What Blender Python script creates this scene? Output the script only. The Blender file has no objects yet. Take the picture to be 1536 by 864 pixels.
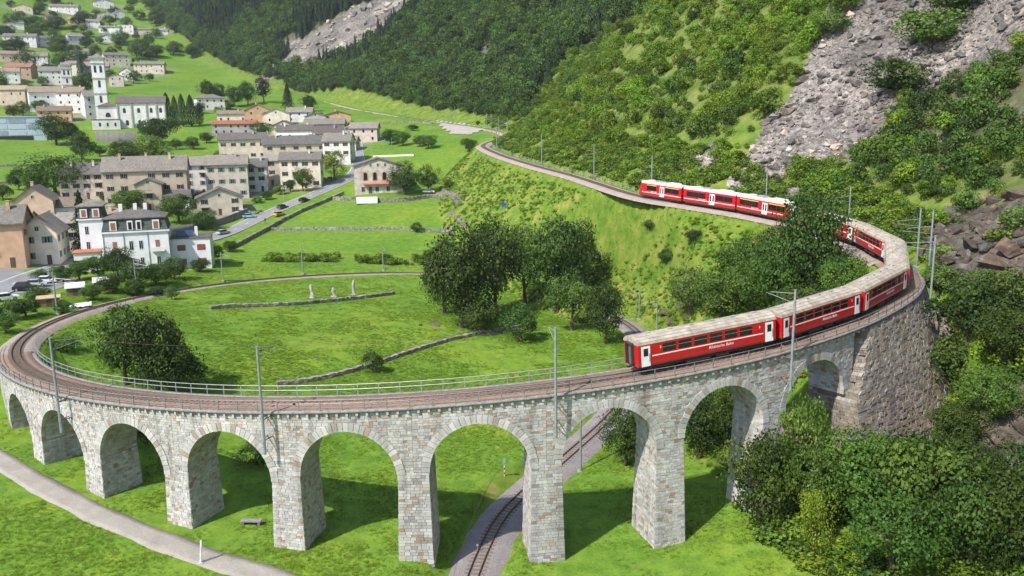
import bpy, math, random
import numpy as np
from mathutils import Matrix, Vector

SC = bpy.context.scene
COL = SC.collection
rnd = random.Random(7)

# ---------------------------------------------------------------- camera, sky, sun, exposure
cam_data = bpy.data.cameras.new('camera')
cam = bpy.data.objects.new('camera', cam_data)
COL.objects.link(cam)
cam_data.sensor_width = 36.0
cam_data.lens = 36.0*1260.0/1536.0
cam_data.clip_start = 0.5
cam_data.clip_end = 6000.0
cam.matrix_world = Matrix.Translation((0, 0, 50.0)) @ Matrix.Rotation(math.pi/2-0.19577, 4, 'X') @ Matrix.Rotation(-0.0145, 4, 'Z')
SC.camera = cam

TO_SUN = Vector((-0.50, -0.52, 0.80)).normalized()
world = bpy.data.worlds.new('World'); SC.world = world
world.use_nodes = True
wn = world.node_tree.nodes; wl = world.node_tree.links
for n in list(wn): wn.remove(n)
sky = wn.new('ShaderNodeTexSky'); sky.sky_type = 'NISHITA'; sky.sun_disc = False
sky.sun_elevation = math.asin(TO_SUN.z); sky.sun_rotation = math.atan2(TO_SUN.x, TO_SUN.y)
sky.altitude = 800.0; sky.air_density = 1.0; sky.dust_density = 1.6; sky.ozone_density = 1.0
bg = wn.new('ShaderNodeBackground'); bg.inputs['Strength'].default_value = 0.15
wo = wn.new('ShaderNodeOutputWorld')
wl.new(sky.outputs[0], bg.inputs['Color']); wl.new(bg.outputs[0], wo.inputs['Surface'])
sun_data = bpy.data.lights.new('sun', 'SUN'); sun_data.energy = 4.1; sun_data.angle = math.radians(1.0)
sun_data.color = (1.0, 0.95, 0.86)
sun = bpy.data.objects.new('sun', sun_data); COL.objects.link(sun)
sun.location = (-200, -200, 400)
sun.rotation_euler = TO_SUN.to_track_quat('Z', 'Y').to_euler()
SC.view_settings.view_transform = 'Standard'; SC.view_settings.look = 'None'
SC.view_settings.exposure = 0.76; SC.view_settings.gamma = 1.0
SC.view_settings.use_curve_mapping = False
SC.cycles.max_bounces = 5; SC.cycles.diffuse_bounces = 2; SC.cycles.glossy_bounces = 2
SC.cycles.transmission_bounces = 2; SC.cycles.transparent_max_bounces = 4
SC.cycles.use_adaptive_sampling = True; SC.cycles.adaptive_threshold = 0.02

# ---------------------------------------------------------------- camera model and terrain
CAM_Z = 50.0
FPX, PITCH, ROLL = 1260.0, 0.19577, -0.0145

def catmull(P, step=1.0):
    P = np.asarray(P, float)
    Q = np.vstack([2*P[0]-P[1], P, 2*P[-1]-P[-2]])
    out = []
    for i in range(1, len(Q)-2):
        n = max(2, int(np.linalg.norm(Q[i+1]-Q[i])/step))
        t = np.linspace(0, 1, n, endpoint=False)[:, None]
        a, b, c, d = Q[i-1], Q[i], Q[i+1], Q[i+2]
        out.append(.5*((2*b)+(c-a)*t+(2*a-5*b+4*c-d)*t*t+(3*b-a-3*c+d)*t**3))
    out.append(P[-1:])
    return np.vstack(out)

def resample(P, step):
    P = np.asarray(P, float)
    L = np.concatenate([[0], np.cumsum(np.linalg.norm(np.diff(P[:, :2], axis=0), axis=1))])
    n = max(2, int(round(L[-1]/step))+1)
    s = np.linspace(0, L[-1], n)
    return np.stack([np.interp(s, L, P[:, k]) for k in range(P.shape[1])], 1)

LOOP_C = (-6.91, 145.30); LOOP_R = 70.0
def loop_pt(th, r=LOOP_R, dz=0.0):
    return (LOOP_C[0]+r*math.cos(th), LOOP_C[1]+r*math.sin(th), 31.76+4.366*th+dz)

UP = [(-190,760,78),(-120,640,62.5),(-78,570,55.5),(-45,516,50.8),(-18.7,458.4,47.6),(-6.1,422.4,45.6),(-1.9,397,44.3),(-2.6,378.6,43.4),(-6.7,359.3,42.4),(-9.9,341.7,41.5),(-10,325,40.7),
      (-2.4,287.5,38.8),(8.2,251.6,36.9),(16.9,226.6,35.6),(28.2,188,33.5),(37.5,173,32.7),(46.5,160.5,31.9),(52,148,31.2),(54.2,134,30.4),(54.1,120,29.8),(51.8,109,29.35)]
LOOPTH = np.linspace(-.69, -4.55, 200)
LOW = [(-7,211.5,11.8),(2,205.5,11.5),(9,196,11.2),(14.5,184,10.9),(19.5,171.5,10.6),(23.2,160,10.4),(23.8,148,10.2),(20.8,131.5,9.7),(14,113.5,9.2),(7.6,101,8.95),(.7,88.5,8.65),(-1.8,83,8.5),(-4.2,71.5,8.2),(-5.6,58,7.6),(-6,40,6.6),(-4,10,4.5),(2,-40,1)]
TRACK = resample(catmull(np.vstack([UP, [loop_pt(t) for t in LOOPTH[::12]], LOW])), 0.5)
# smooth the joints of the hand-measured line
for _ in range(60):
    TRACK[1:-1] = .25*TRACK[:-2]+.5*TRACK[1:-1]+.25*TRACK[2:]
TRACK = resample(TRACK, 0.5)
def track_index(x, y, lo=0, hi=None):
    d = np.hypot(TRACK[lo:hi,0]-x, TRACK[lo:hi,1]-y); return lo+int(d.argmin())
I_ABUT = track_index(*loop_pt(-.86)[:2])
I_LEFT = track_index(*loop_pt(-2.60)[:2])

VALLEY = [(-54.5,91,12.7),(-44.5,84,11.6),(-33.5,78,10.8),(-21.7,75,9.9),(-9.4,73,9.6),(3,74,8.7),(15,76.7,8.8),(26,81,9.5),(36,86,12),
 (-70,82,13.6),(-60,60,11.5),(-40,50,9.5),(-15,45,8),(10,45,7.3),(35,60,8.5),(-90,50,13),(0,0,3),(-80,0,7),(40,20,6),(-150,100,20),(-160,30,15),(0,-100,-3),(-150,-100,3),
 (-45,100,12.5),(-20,95,10.5),(0,95,9),(15,100,8.9),(30,110,10),(-60,120,16.5),(-40,130,14),(-15,130,11.3),(5,125,10),(25,140,10),(-55,160,15.5),(-30,165,13),(-5,165,11.5),(22,165,10.5),(-40,195,13.2),(-15,195,12),(5,190,11.4),
 (-61,97,12.8),(-56,100,12.8),(-66,99,14.0),(-64.5,103.5,13.6),(-72,113,18.4),(-80,110,19),(-85,140,18.3),(-80,170,17),(-65,195,15.6),(-45,212,14),(-100,150,18.6),(-110,190,18.8),(-140,150,21),
 (-20,222,12.5),(10,220,13),(-70,225,14.6),(-45,230,14),(-15,240,14.5),(-40,260,17.5),(-15,260,17),(-90,240,16.6),(-100,270,18.5),(-60,290,22),(-45,300,24.5),(-15,290,21),(-20,320,27),(-60,340,28),(-40,380,35),(-25,400,41),(-40,460,46),
 (-130,240,21),(-150,300,26),(-120,330,27),(-90,330,26),(-100,400,34),(-150,400,35.5),(-210,480,48),(-160,480,46),(-100,480,46),(-220,380,38),(-180,300,28),(-200,330,32),(-250,300,36),(-300,400,46),
 (-70,520,51),(-135,620,60),(-200,600,63),(-330,600,69),(-450,600,90),(-265,800,91),(-400,800,107),(-600,800,140),(-400,1000,150),(-700,1000,215),(-500,1200,207),(-900,1200,330),(-600,1500,330),(-1000,1600,480),(-700,400,150),(-500,200,80),
 (100,100,10),(100,250,20),(150,450,50),(100,700,70),(0,1000,110),(-150,1400,260),(300,100,10),(400,600,60),(300,1200,200),(200,-50,0),(0,1800,400)]
VALLEY = np.array(VALLEY, float)
def _phi(r2): return r2*np.log(r2+1e-9)*.5
def _fit():
    X = VALLEY[:, :2]/100.; n = len(X)
    K = _phi(((X[:,None]-X[None])**2).sum(2)) + np.eye(n)*.02
    Pm = np.hstack([np.ones((n,1)), X]); A = np.zeros((n+3,n+3)); A[:n,:n]=K; A[:n,n:]=Pm; A[n:,:n]=Pm.T
    return X, np.linalg.solve(A, np.concatenate([VALLEY[:,2], np.zeros(3)]))
_TX, _TW = _fit()
def valley(x, y):
    q = np.stack([x,y],-1)/100.
    z = _TW[-3]+_TW[-2]*q[...,0]+_TW[-1]*q[...,1]
    for k in range(len(_TX)):
        z = z + _TW[k]*_phi(((q-_TX[k])**2).sum(-1))
    return z

def polydist(x, y, P):
    """distance, signed side (>0 to the right of travel), interpolated index"""
    best = np.full(x.shape, 1e9); side = np.zeros(x.shape); idx = np.zeros(x.shape)
    for i in range(len(P)-1):
        ax, ay = P[i,0], P[i,1]; dx, dy = P[i+1,0]-ax, P[i+1,1]-ay; L2 = dx*dx+dy*dy
        t = np.clip(((x-ax)*dx+(y-ay)*dy)/L2, 0, 1)
        ex, ey = x-ax-t*dx, y-ay-t*dy; d = np.hypot(ex, ey)
        m = d < best
        best = np.where(m, d, best); side = np.where(m, np.sign(dy*ex-dx*ey), side); idx = np.where(m, i+t, idx)
    return best, side, idx

def vnoise(x, y, seed=0):
    xi, yi = np.floor(x).astype(np.int64), np.floor(y).astype(np.int64)
    fx, fy = x-xi, y-yi; fx = fx*fx*(3-2*fx); fy = fy*fy*(3-2*fy)
    def h(a, b):
        n = (a*374761393+b*668265263+seed*974634777) & 0x7fffffff
        n = ((n ^ (n >> 13))*1274126177) & 0x7fffffff
        return ((n ^ (n >> 16)) & 0xffff)/65535.
    return (h(xi,yi)*(1-fx)+h(xi+1,yi)*fx)*(1-fy)+(h(xi,yi+1)*(1-fx)+h(xi+1,yi+1)*fx)*fy
def fbm(x, y, o=4, seed=0):
    s = 0; a = .5
    for k in range(o):
        s = s+a*(vnoise(x*2**k, y*2**k, seed+k)-.5)*2; a *= .5
    return s

# foot of the mountain (near to far), mountain on its right-hand side
_k = TRACK[:I_ABUT-44:16]; _t = np.gradient(_k[:, :2], axis=0); _t /= np.linalg.norm(_t, axis=1)[:, None]
_k = np.column_stack([_k[:,0]+_t[:,1]*-4.0, _k[:,1]+_t[:,0]*4.0, _k[:,2]+.1])[_k[:,1] < 560]
TOE = [(52,-150,4),(44,20,7),(41,60,9),(41,76,12),(45.5,86,16.5),(53,94,23)]+[tuple(p) for p in _k[::-1]]+[(-120,650,68),(-190,740,80),(-265,830,96),(-370,980,140),(-500,1200,210),(-800,1700,420)]
TOE = resample(catmull(TOE, 4.0), 5.0)
def mountain_d(x, y):
    d, s, i = polydist(x, y, TOE)
    return d*s, np.interp(i, np.arange(len(TOE)), TOE[:,2])
def smax(a, b, k): 
    h = np.clip(.5+.5*(a-b)/k, 0, 1); return b*(1-h)+a*h+k*h*(1-h)
TRK2 = TRACK[::4]
def terrain_raw(x, y):
    v = valley(x, y)
    far = np.clip((np.hypot(x, y-100)-260)/500, 0, 1)
    v = v+fbm(x/60, y/60, 3, 5)*6*far
    d, tz = mountain_d(x, y)
    dd = np.maximum(d, 0)
    prof = dd*(.50+.28*np.clip(dd/60, 0, 1))
    amp = np.clip(dd/40, 0, 1)
    rough = fbm(x/70+3, y/70, 4, 11)*16*np.clip(dd/120,0,1)+fbm(x/18, y/18, 3, 21)*3.2*amp
    m = tz+prof+rough
    z = np.where(d > 0, np.maximum(m, np.where(d<25, -1e9, v-20)), v)
    # blend on the valley side where no railway runs
    z = np.where((d <= 0) & (d > -30), np.maximum(z, z), z)
    # railway formation: fills and cuts, the upper line first, then the lower one
    dn = np.full(x.shape, 1e9)
    for P, sf, scut, up in ((TRACK[:I_ABUT-12:4], .92, 1.1, True), (TRACK[I_LEFT::4], .85, 1.0, False)):
        dist, sd, i = polydist(x, y, P)
        tzz = np.interp(i, np.arange(len(P)), P[:,2])-.62
        off = np.maximum(dist-2.7, 0)
        bmp = fbm(x/9, y/9, 3, 31)*np.clip(off/6, 0, 1)*(1.0 if up else .2)
        lo = tzz-off*sf+bmp
        if up: lo = np.where((i > len(P)-8) & (sd < 0), -1e9, lo)      # the abutment wall holds this side
        z = np.clip(z, lo, np.where(off > 11, 1e9, tzz+off*scut+bmp*.3+np.maximum(off-6, 0)**2*.6))
        dn = np.minimum(dn, dist)
    z = z+fbm(x/7, y/7, 3, 41)*.12*np.clip(dn/4-.6, 0, 1)
    return z
def _axis(lo, hi, a, b, d, g):
    c = list(np.arange(a, b+1e-6, d)); s = d
    while c[-1] < hi: s *= g; c.append(c[-1]+s)
    s = d; lowp = []
    p = a
    while p > lo: s *= g; p -= s; lowp.append(p)
    return np.array(lowp[::-1]+c)
GX = _axis(-1700, 1300, -115, 80, 1.1, 1.045)
GY = _axis(-300, 2600, 45, 300, 1.1, 1.035)
_gx, _gy = np.meshgrid(GX, GY)
GZ = terrain_raw(_gx, _gy)
def ground(x, y):
    x = np.asarray(x, float); y = np.asarray(y, float)
    i = np.clip(np.searchsorted(GX, x)-1, 0, len(GX)-2); j = np.clip(np.searchsorted(GY, y)-1, 0, len(GY)-2)
    tx = (x-GX[i])/(GX[i+1]-GX[i]); ty = (y-GY[j])/(GY[j+1]-GY[j])
    return (GZ[j,i]*(1-tx)+GZ[j,i+1]*tx)*(1-ty)+(GZ[j+1,i]*(1-tx)+GZ[j+1,i+1]*tx)*ty

MASTS = [(-80.2, 144.6, 7.4, 'grey mast beside the garden sheds at the left bend'),
 (-76.6, 168.3, 7.0, 'grey mast in front of the bushes below the white villa'),
 (-66.0, 188.7, 6.5, 'grey mast at the corner of the villa hedge'),
 (-51.4, 203.6, 6.9, 'left mast of the two beyond the round meadow'),
 (-33.2, 214.1, 6.6, 'right mast of the two beyond the round meadow'),
 (7.9, 94.4, 7.3, 'grey mast beside the lower track, seen through an arch'),
 (25.5, 164.6, 7.1, 'thin mast behind the lower track, left of the pair near the boulders'),
 (27.2, 154.0, 6.5, 'mast near the boulders, right of the pair behind the last coach'),
 (9.6, 258.6, 9.5, 'mast on the hill side of the upper track above the grassy embankment'),
 (21.9, 221.5, 9.5, 'mast on the hill side midway between the far bend and the train'),
 (31.6, 188.8, 9.5, 'mast standing behind the leading railcar'),
 (49.3, 162.3, 9.0, 'mast behind the middle of the train, left of the tall tree'),
 (56.9, 140.9, 8.4, 'mast behind the tall tree above the hidden coach'),
 (57.0, 116.5, 8.2, 'mast among bushes above the tightest bend'),
 (55.6, 110.2, 9.5, 'tall mast on the rocks right of the tightest bend'),
 (-4.9, 315.3, 9.3, 'mast at the far end of the embankment, inner side of the bend'),
 (-11.6, 429.0, 9.5, 'mast left of the far bend'),
 (-9.1, 420.5, 9.5, 'mast behind the far bend, left of three'),
 (-5.1, 393.1, 9.5, 'mast behind the far bend, middle of three'),
 (-1.0, 369.2, 9.1, 'mast behind the far bend, right of three'),
 (-31.5, 496.3, 9.5, 'mast beside the pale yard before the far bend'),
 (-45.9, 524.6, 9.5, 'mast at the left end of the pale yard'),
 (-67.9, 547.5, 9.5, 'mast in the terraced field left of the pale yard'),
 (-88.5, 580.7, 9.5, 'leftmost mast in the terraced field')]
HOUSES = [
 (-118.8, 244.5, 19.4, 0.212, 9.9, 9, 4.8, 'gx', 2.2, 'beige', 'tan', 2, 3, 2, 'dark', 1, 'low beige house between the conifer and the long pink house'),
 (-127.0, 233.7, 20.1, 0.635, 5.6, 9, 4.3, 'gy', 2.4, 'tanlight', 'slate', 2, 1, 2, 'brown', 0, 'small tan gabled house above the cream gabled one'),
 (-132.0, 225.4, 20.7, 0.187, 6.4, 9, 5.1, 'gx', 2.2, 'cream', 'tan', 2, 2, 2, 'green', 1, 'cream house behind the peach house'),
 (-96.5, 415.4, 35.9, 0.332, 9.9, 9, 5.9, 'gy', 2.2, 'white', 'slate', 2, 2, 2, 'dark', 1, 'white gabled house behind the long light tan house'),
 (-113.6, 421.9, 36.8, 0.021, 9.7, 9, 5.3, 'gy', 2.4, 'pinkw', 'darkslate', 2, 2, 2, 'dark', 0, 'pinkish gabled house behind the long light tan house'),
 (-77.9, 415.7, 36.7, -0.091, 7.5, 9, 5.5, 'gx', 2.0, 'cream', 'slate', 2, 2, 2, 'green', 0, 'cream house directly behind the tall white roadside house'),
 (-124.3, 429.9, 38.1, 0.454, 9.5, 9, 4.7, 'gx', 2.2, 'white', 'tan', 1, 3, 2, 'dark', 1, 'small white house beside the olive tree'),
 (-84.2, 459.6, 43.0, 0.319, 8.0, 9, 4.9, 'gy', 2.2, 'beige', 'tan', 1, 2, 2, 'dark', 0, 'small beige gabled house behind the lone pink house'),
 (-123.7, 470.8, 44.4, 0.05, 11.5, 10, 5.5, 'gy', 2.2, 'tanlight', 'slate', 2, 2, 2, 'brown', 0, 'light tan gabled house above the wide dark roof'),
 (-117.3, 192.3, 19.3, 0.343, 10.9, 11, 10.5, 'gx', 2.6, 'peach', 'slate', 2, 2, 2, 'dark', 1, 'peach house with dark shutters cut off by the left edge'),
 (-111.9, 200.2, 18.7, 0.374, 8.0, 12, 7.4, 'gy', 2.6, 'cream', 'slate', 2, 2, 3, 'green', 0, 'cream gabled house with green shutters beside the road bend'),
 (-116.3, 221.9, 18.9, 0.312, 5.5, 10, 7.3, 'gx', 2.2, 'beige', 'slate', 3, 2, 2, 'dark', 0, 'beige house behind the dark conifer left of the villa'),
 (-144.4, 256.8, 22.5, 0.238, 10.8, 11, 7.1, 'gy', 3.0, 'pinkish', 'slate', 1, 1, 1, None, 1, 'plain pinkish barn-like house with one small window'),
 (-136.5, 261.0, 21.8, 0.396, 8.6, 9, 4.8, 'gx', 2.0, 'paleblue', 'tan', 1, 2, 1, 'dark', 0, 'pale blue low house behind the cream gabled house'),
 (-149.2, 300.6, 25.4, 0.324, 17.9, 11, 8.9, 'gx', 2.6, 'pinkw', 'slate', 3, 5, 2, 'dark', 3, 'long pale pink house with three chimneys'),
 (-127.8, 298.0, 23.0, 0.337, 26.9, 13, 12.3, 'gx', 3.2, 'tan', 'slate', 3, 6, 2, 'dark', 2, 'wide tan three-storey house, the largest in the row'),
 (-123.6, 288.9, 22.2, 0.335, 8.5, 6, 9.5, 'gy', 1.6, 'tan', 'slate', 3, 1, 1, 'dark', 0, 'narrow tan gabled wing in front of the wide tan house'),
 (-116.5, 291.9, 21.8, 0.311, 10.5, 7, 5.1, 'gx', 1.2, 'white', 'slate', 1, 2, 1, 'grey', 0, 'low white lean-to house beside the narrow tan wing'),
 (-118.2, 318.4, 24.8, 0.253, 9.4, 12, 11.8, 'gx', 2.4, 'white', 'slate', 4, 2, 1, 'grey', 0, 'tall narrow white house with grey shutters'),
 (-104.6, 313.6, 23.6, 0.219, 14.5, 12, 12.5, 'gx', 2.6, 'beige', 'slate', 3, 4, 2, 'green', 1, 'grey-beige house with rows of green shutters'),
 (-97.4, 326.2, 25.1, 0.187, 7.6, 10, 9.3, 'gx', 2.4, 'white', 'slate', 3, 2, 1, 'dark', 1, 'small white house right of the green-shuttered one'),
 (-94.6, 339.8, 26.5, 0.168, 6.3, 10, 10.3, 'gx', 2.2, 'beige', 'slate', 3, 1, 1, 'dark', 0, 'narrow beige house with a recessed balcony'),
 (-81.5, 331.5, 25.7, 0.121, 15.3, 11, 10.5, 'gx', 2.6, 'cream', 'slate', 3, 4, 2, 'dark', 1, 'cream three-storey house at the bend of the road'),
 (-100.1, 289.3, 20.3, 0.333, 14.6, 11, 5.9, 'gy', 2.6, 'cream', 'slate', 2, 3, 2, 'dark', 1, 'cream wide-gabled house with a terrace above the car park'),
 (-125.6, 401.8, 33.9, 0.2, 21.5, 11, 9.2, 'gx', 2.4, 'cream', 'slate', 2, 5, 2, 'dark', 1, 'cream house with small balconies above the green-shuttered one'),
 (-100.3, 399.1, 33.1, 0.143, 29.2, 12, 8.3, 'gx', 3.0, 'tanlight', 'slate', 2, 5, 2, 'dark', 1, 'long light tan house with a broad stone roof'),
 (-77.2, 384.7, 31.9, 0.061, 12.1, 13, 11.4, 'gx', 2.4, 'white', 'slate', 3, 3, 2, 'dark', 0, 'tall white house with roof skylights beside the road'),
 (-93.7, 441.8, 40.0, 0.106, 14.7, 11, 5.1, 'gx', 2.6, 'grey', 'darkslate', 1, 3, 1, 'dark', 0, 'low house with a dark slate roof behind the tall white one'),
 (-112.9, 452.7, 41.3, 0.141, 18.7, 12, 5.6, 'gx', 3.0, 'white', 'darkslate', 1, 4, 1, 'dark', 1, 'white house under a wide dark roof, middle of the village'),
 (-103.7, 481.7, 45.7, 0.108, 22.1, 11, 4.4, 'gx', 2.4, 'beige', 'slate', 1, 4, 1, 'dark', 0, 'long low beige house behind the dark-roofed ones'),
 (-74.5, 439.9, 40.5, 0.03, 13.9, 11, 6.8, 'gx', 2.2, 'pinkw', 'slate', 2, 3, 2, 'brown', 0, 'pale pink house alone at the right edge of the village'),
 (-103.1, 514.6, 49.7, 0.198, 14.6, 10, 5.9, 'gy', 2.4, 'orange', 'slate', 1, 2, 1, 'dark', 0, 'orange-tan gabled house behind the pale pink one'),
 (-154.6, 482.8, 44.8, 0.241, 23.4, 14, 5.7, 'gx', 1.6, 'grey', 'terracotta', 2, 6, 2, 'dark', 0, 'low building with a red tiled roof and open car shelter'),
 (-169.3, 523.9, 51.0, 0.244, 17.0, 12, 5.8, 'gx', 1.8, 'cream', 'tan', 1, 4, 1, 'dark', 1, 'cream house directly above the red tiled roof'),
 (-153.0, 523.5, 50.9, 0.146, 15.7, 11, 8.8, 'gy', 2.6, 'orange', 'tan', 2, 2, 2, 'brown', 1, 'tall orange gabled house below the dark trees'),
 (-139.6, 514.6, 49.8, 0.196, 15.6, 10, 7.3, 'gy', 2.4, 'cream', 'slate', 1, 2, 1, 'dark', 0, 'cream gabled house right of the tall orange one'),
 (-129.5, 531.7, 51.3, 0.135, 15.3, 11, 6.6, 'gx', 2.2, 'white', 'slate', 2, 3, 1, 'dark', 1, 'white flat-fronted house at the top of the village lane'),
 (-113.5, 504.2, 48.7, 0.118, 12.0, 10, 5.4, 'gy', 2.2, 'grey', 'slate', 1, 2, 1, 'dark', 0, 'grey gabled house between two white ones at the upper lane'),
 (-208.0, 597.2, 60.9, 0.266, 18.6, 12, 7.7, 'hip', 2.2, 'white', 'slate', 2, 4, 2, 'dark', 1, 'white hipped villa behind the cypresses'),
 (-293.6, 548.1, 60.2, 0.457, 21.1, 13, 12.1, 'gx', 2.6, 'white', 'tan', 2, 3, 2, None, 0, 'long white parish building left of the church'),
 (-275.2, 543.4, 59.1, 0.434, 15.5, 12, 12.8, 'gx', 2.4, 'white', 'tan', 3, 3, 2, 'dark', 0, 'white parish house with three rows of windows'),
 (-257.9, 532.7, 55.8, 0.382, 11.0, 12, 12.9, 'gx', 2.4, 'white', 'slate', 3, 2, 2, 'dark', 0, 'white house squeezed against the church tower'),
 (-322.7, 558.5, 64.2, 0.524, 20.9, 12, 10.4, 'gx', 2.6, 'tan', 'tan', 2, 4, 2, 'dark', 1, 'tan house at the left edge below the parish building'),
 (-270.4, 511.4, 53.5, 0.417, 17.9, 11, 6.6, 'gx', 2.0, 'orange', 'tan', 2, 4, 2, 'brown', 0, 'small orange house below the white parish house'),
 (-361.6, 689.0, 83.6, 0.414, 20.5, 12, 10.7, 'gx', 2.4, 'white', 'slate', 3, 5, 2, 'dark', 0, 'white house with many small windows behind the short tower'),
 (-389.3, 674.9, 84.5, 0.454, 15.1, 12, 8.9, 'gx', 2.4, 'white', 'tan', 2, 3, 2, 'dark', 0, 'white house at the left edge above the tan one'),
 (-393.2, 698.4, 89.8, 0.443, 21.1, 12, 8.5, 'gx', 2.4, 'brownw', 'brownroof', 2, 4, 2, 'dark', 0, 'brown house above the left-edge white house'),
 (-331.9, 803.3, 97.9, 0.219, 25.9, 14, 8.5, 'gx', 2.2, 'cream', 'slate', 2, 6, 2, 'dark', 0, 'long cream house alone beside the yellow-green field'),
 (-369.0, 816.8, 105.6, 0.355, 22.2, 14, 10.2, 'gx', 2.2, 'cream', 'slate', 3, 4, 2, 'brown', 0, 'cream house with brown balconies above the church tower'),
 (-420.0, 774.8, 104.9, 0.427, 18.5, 12, 7.9, 'gx', 2.4, 'white', 'slate', 2, 4, 2, 'dark', 0, 'white house in the orchard, second row on the left hill'),
 (-446.5, 784.6, 108.8, 0.448, 21.0, 14, 6.6, 'gx', 2.6, 'tan', 'tan', 1, 4, 2, 'dark', 0, 'low tan house at the left edge, second row on the hill'),
 (-415.0, 847.3, 115.5, 0.386, 16.8, 14, 6.9, 'gx', 2.2, 'white', 'slate', 2, 3, 1, 'dark', 0, 'white house on the terrace above the two towers'),
 (-321.1, 708.5, 82.3, 0.321, 10.9, 10, 8.2, 'gx', 2.2, 'pinkw', 'slate', 2, 2, 2, 'dark', 0, 'small pinkish house right of the church belfry'),
 (-329.3, 750.6, 89.1, 0.309, 12.1, 10, 7.3, 'hip', 2.2, 'white', 'slate', 2, 2, 2, 'dark', 0, 'small white hipped house near the yellow-green field'),
 (-356.9, 752.2, 93.1, 0.374, 19.4, 12, 8.8, 'gx', 2.8, 'grey', 'slate', 2, 3, 2, 'dark', 0, 'grey house behind the belfry top'),
 (-370.3, 737.4, 93.1, 0.396, 15.4, 11, 10.1, 'gx', 2.4, 'cream', 'slate', 2, 3, 2, 'dark', 0, 'cream house between the short tower and the belfry'),
 (-399.8, 808.2, 106.0, 0.39, 23.8, 13, 5.9, 'gx', 2.4, 'beige', 'slate', 1, 4, 2, 'dark', 0, 'long beige roofline house above the short tower'),
 (-482.4, 865.1, 129.9, 0.439, 29.2, 16, 8.9, 'gx', 2.4, 'white', 'slate', 2, 6, 2, 'dark', 0, 'long white house on the middle terrace at left'),
 (-467.2, 883.5, 129.8, 0.417, 29.5, 16, 8.1, 'gx', 2.4, 'white', 'slate', 2, 5, 2, 'dark', 0, 'long white house beside the first on the middle terrace'),
 (-455.3, 918.7, 136.9, 0.391, 16.7, 14, 6.7, 'gx', 2.4, 'paleblue', 'slate', 1, 3, 1, 'dark', 0, 'bluish house among trees on the middle terrace'),
 (-433.5, 949.1, 139.9, 0.359, 14.6, 12, 6.0, 'hip', 2.2, 'white', 'slate', 1, 2, 1, 'dark', 0, 'small white house below the row of low houses'),
 (-450.2, 991.4, 153.2, 0.357, 22.0, 14, 7.1, 'gx', 2.0, 'white', 'slate', 1, 4, 1, 'dark', 0, 'leftmost of the row of low white houses on the hill'),
 (-441.2, 1012.2, 155.0, 0.342, 17.2, 14, 9.9, 'flat', 0.5, 'white', 'slate', 2, 3, 1, 'dark', 0, 'taller flat-roofed white house in the hillside row'),
 (-423.0, 1018.1, 153.9, 0.324, 29.2, 14, 6.3, 'gx', 2.0, 'beige', 'slate', 1, 5, 1, 'dark', 0, 'long low beige house in the hillside row'),
 (-406.7, 1029.5, 154.0, 0.307, 12.9, 12, 6.3, 'gx', 2.0, 'white', 'slate', 1, 2, 1, 'dark', 0, 'rightmost small white house of the hillside row'),
 (-529.2, 942.5, 154.6, 0.442, 15.1, 14, 6.2, 'gx', 2.4, 'white', 'slate', 1, 2, 1, 'dark', 0, 'white house among dark trees high on the left'),
 (-550.2, 1092.0, 188.8, 0.397, 33.3, 18, 8.0, 'gx', 2.6, 'white', 'tan', 2, 5, 2, 'dark', 0, 'large white house near the top left of the hill'),
 (-529.4, 1022.1, 170.5, 0.409, 17.0, 16, 5.6, 'gx', 2.6, 'pinkw', 'brownroof', 1, 3, 1, 'dark', 0, 'reddish-roofed house below the large white one'),
 (-507.4, 1032.0, 168.5, 0.388, 17.0, 16, 5.6, 'gx', 2.6, 'orange', 'tan', 1, 3, 1, 'dark', 0, 'orange house on the upper hillside'),
 (-515.7, 1074.6, 177.8, 0.378, 17.6, 16, 5.8, 'gx', 2.6, 'grey', 'slate', 1, 3, 1, 'dark', 0, 'grey house right of the upper orange house'),
 (-482.6, 1019.8, 163.0, 0.373, 14.9, 14, 7.4, 'gx', 2.6, 'white', 'slate', 2, 2, 1, 'dark', 0, 'white house below the upper grey house'),
 (-505.5, 1106.1, 181.9, 0.359, 19.9, 16, 7.0, 'gx', 2.6, 'beige', 'slate', 1, 3, 1, 'dark', 0, 'beige house on the upper hillside, right of the grey one'),
 (-500.2, 1126.5, 186.7, 0.348, 13.5, 14, 7.1, 'gx', 2.4, 'white', 'slate', 1, 2, 1, 'dark', 0, 'rightmost white house on the upper hillside'),
 (-539.7, 1174.7, 204.6, 0.361, 24.2, 18, 8.5, 'gx', 2.6, 'white', 'slate', 1, 3, 1, 'dark', 0, 'highest pale house at the top of the left hill'),
 (-568.4, 1033.5, 182.6, 0.434, 21.1, 18, 5.8, 'gx', 2.6, 'tan', 'tan', 1, 3, 1, 'dark', 0, 'tan house high in the top left corner')]
SPOT = {'villa': (-87.5, 195.8, 16.9, 0.42), 'villa_annex': (-77.5, 202.3, 16.0, 0.366), 'villa_wing': (-96.4, 189.3, 17.7, 0.471), 'church': (-211.5, 495.4, 49.7, 0.404), 'belfry': (-241.4, 510.3, 52.8, 0.442), 'short_tower': (-286.2, 561.1, 62.3, 0.472), 'arched': (-48.0, 306.5, 25.1, 0.155), 'glasshouse': (-250.7, 437.2, 44.3, 0.521)}
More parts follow.
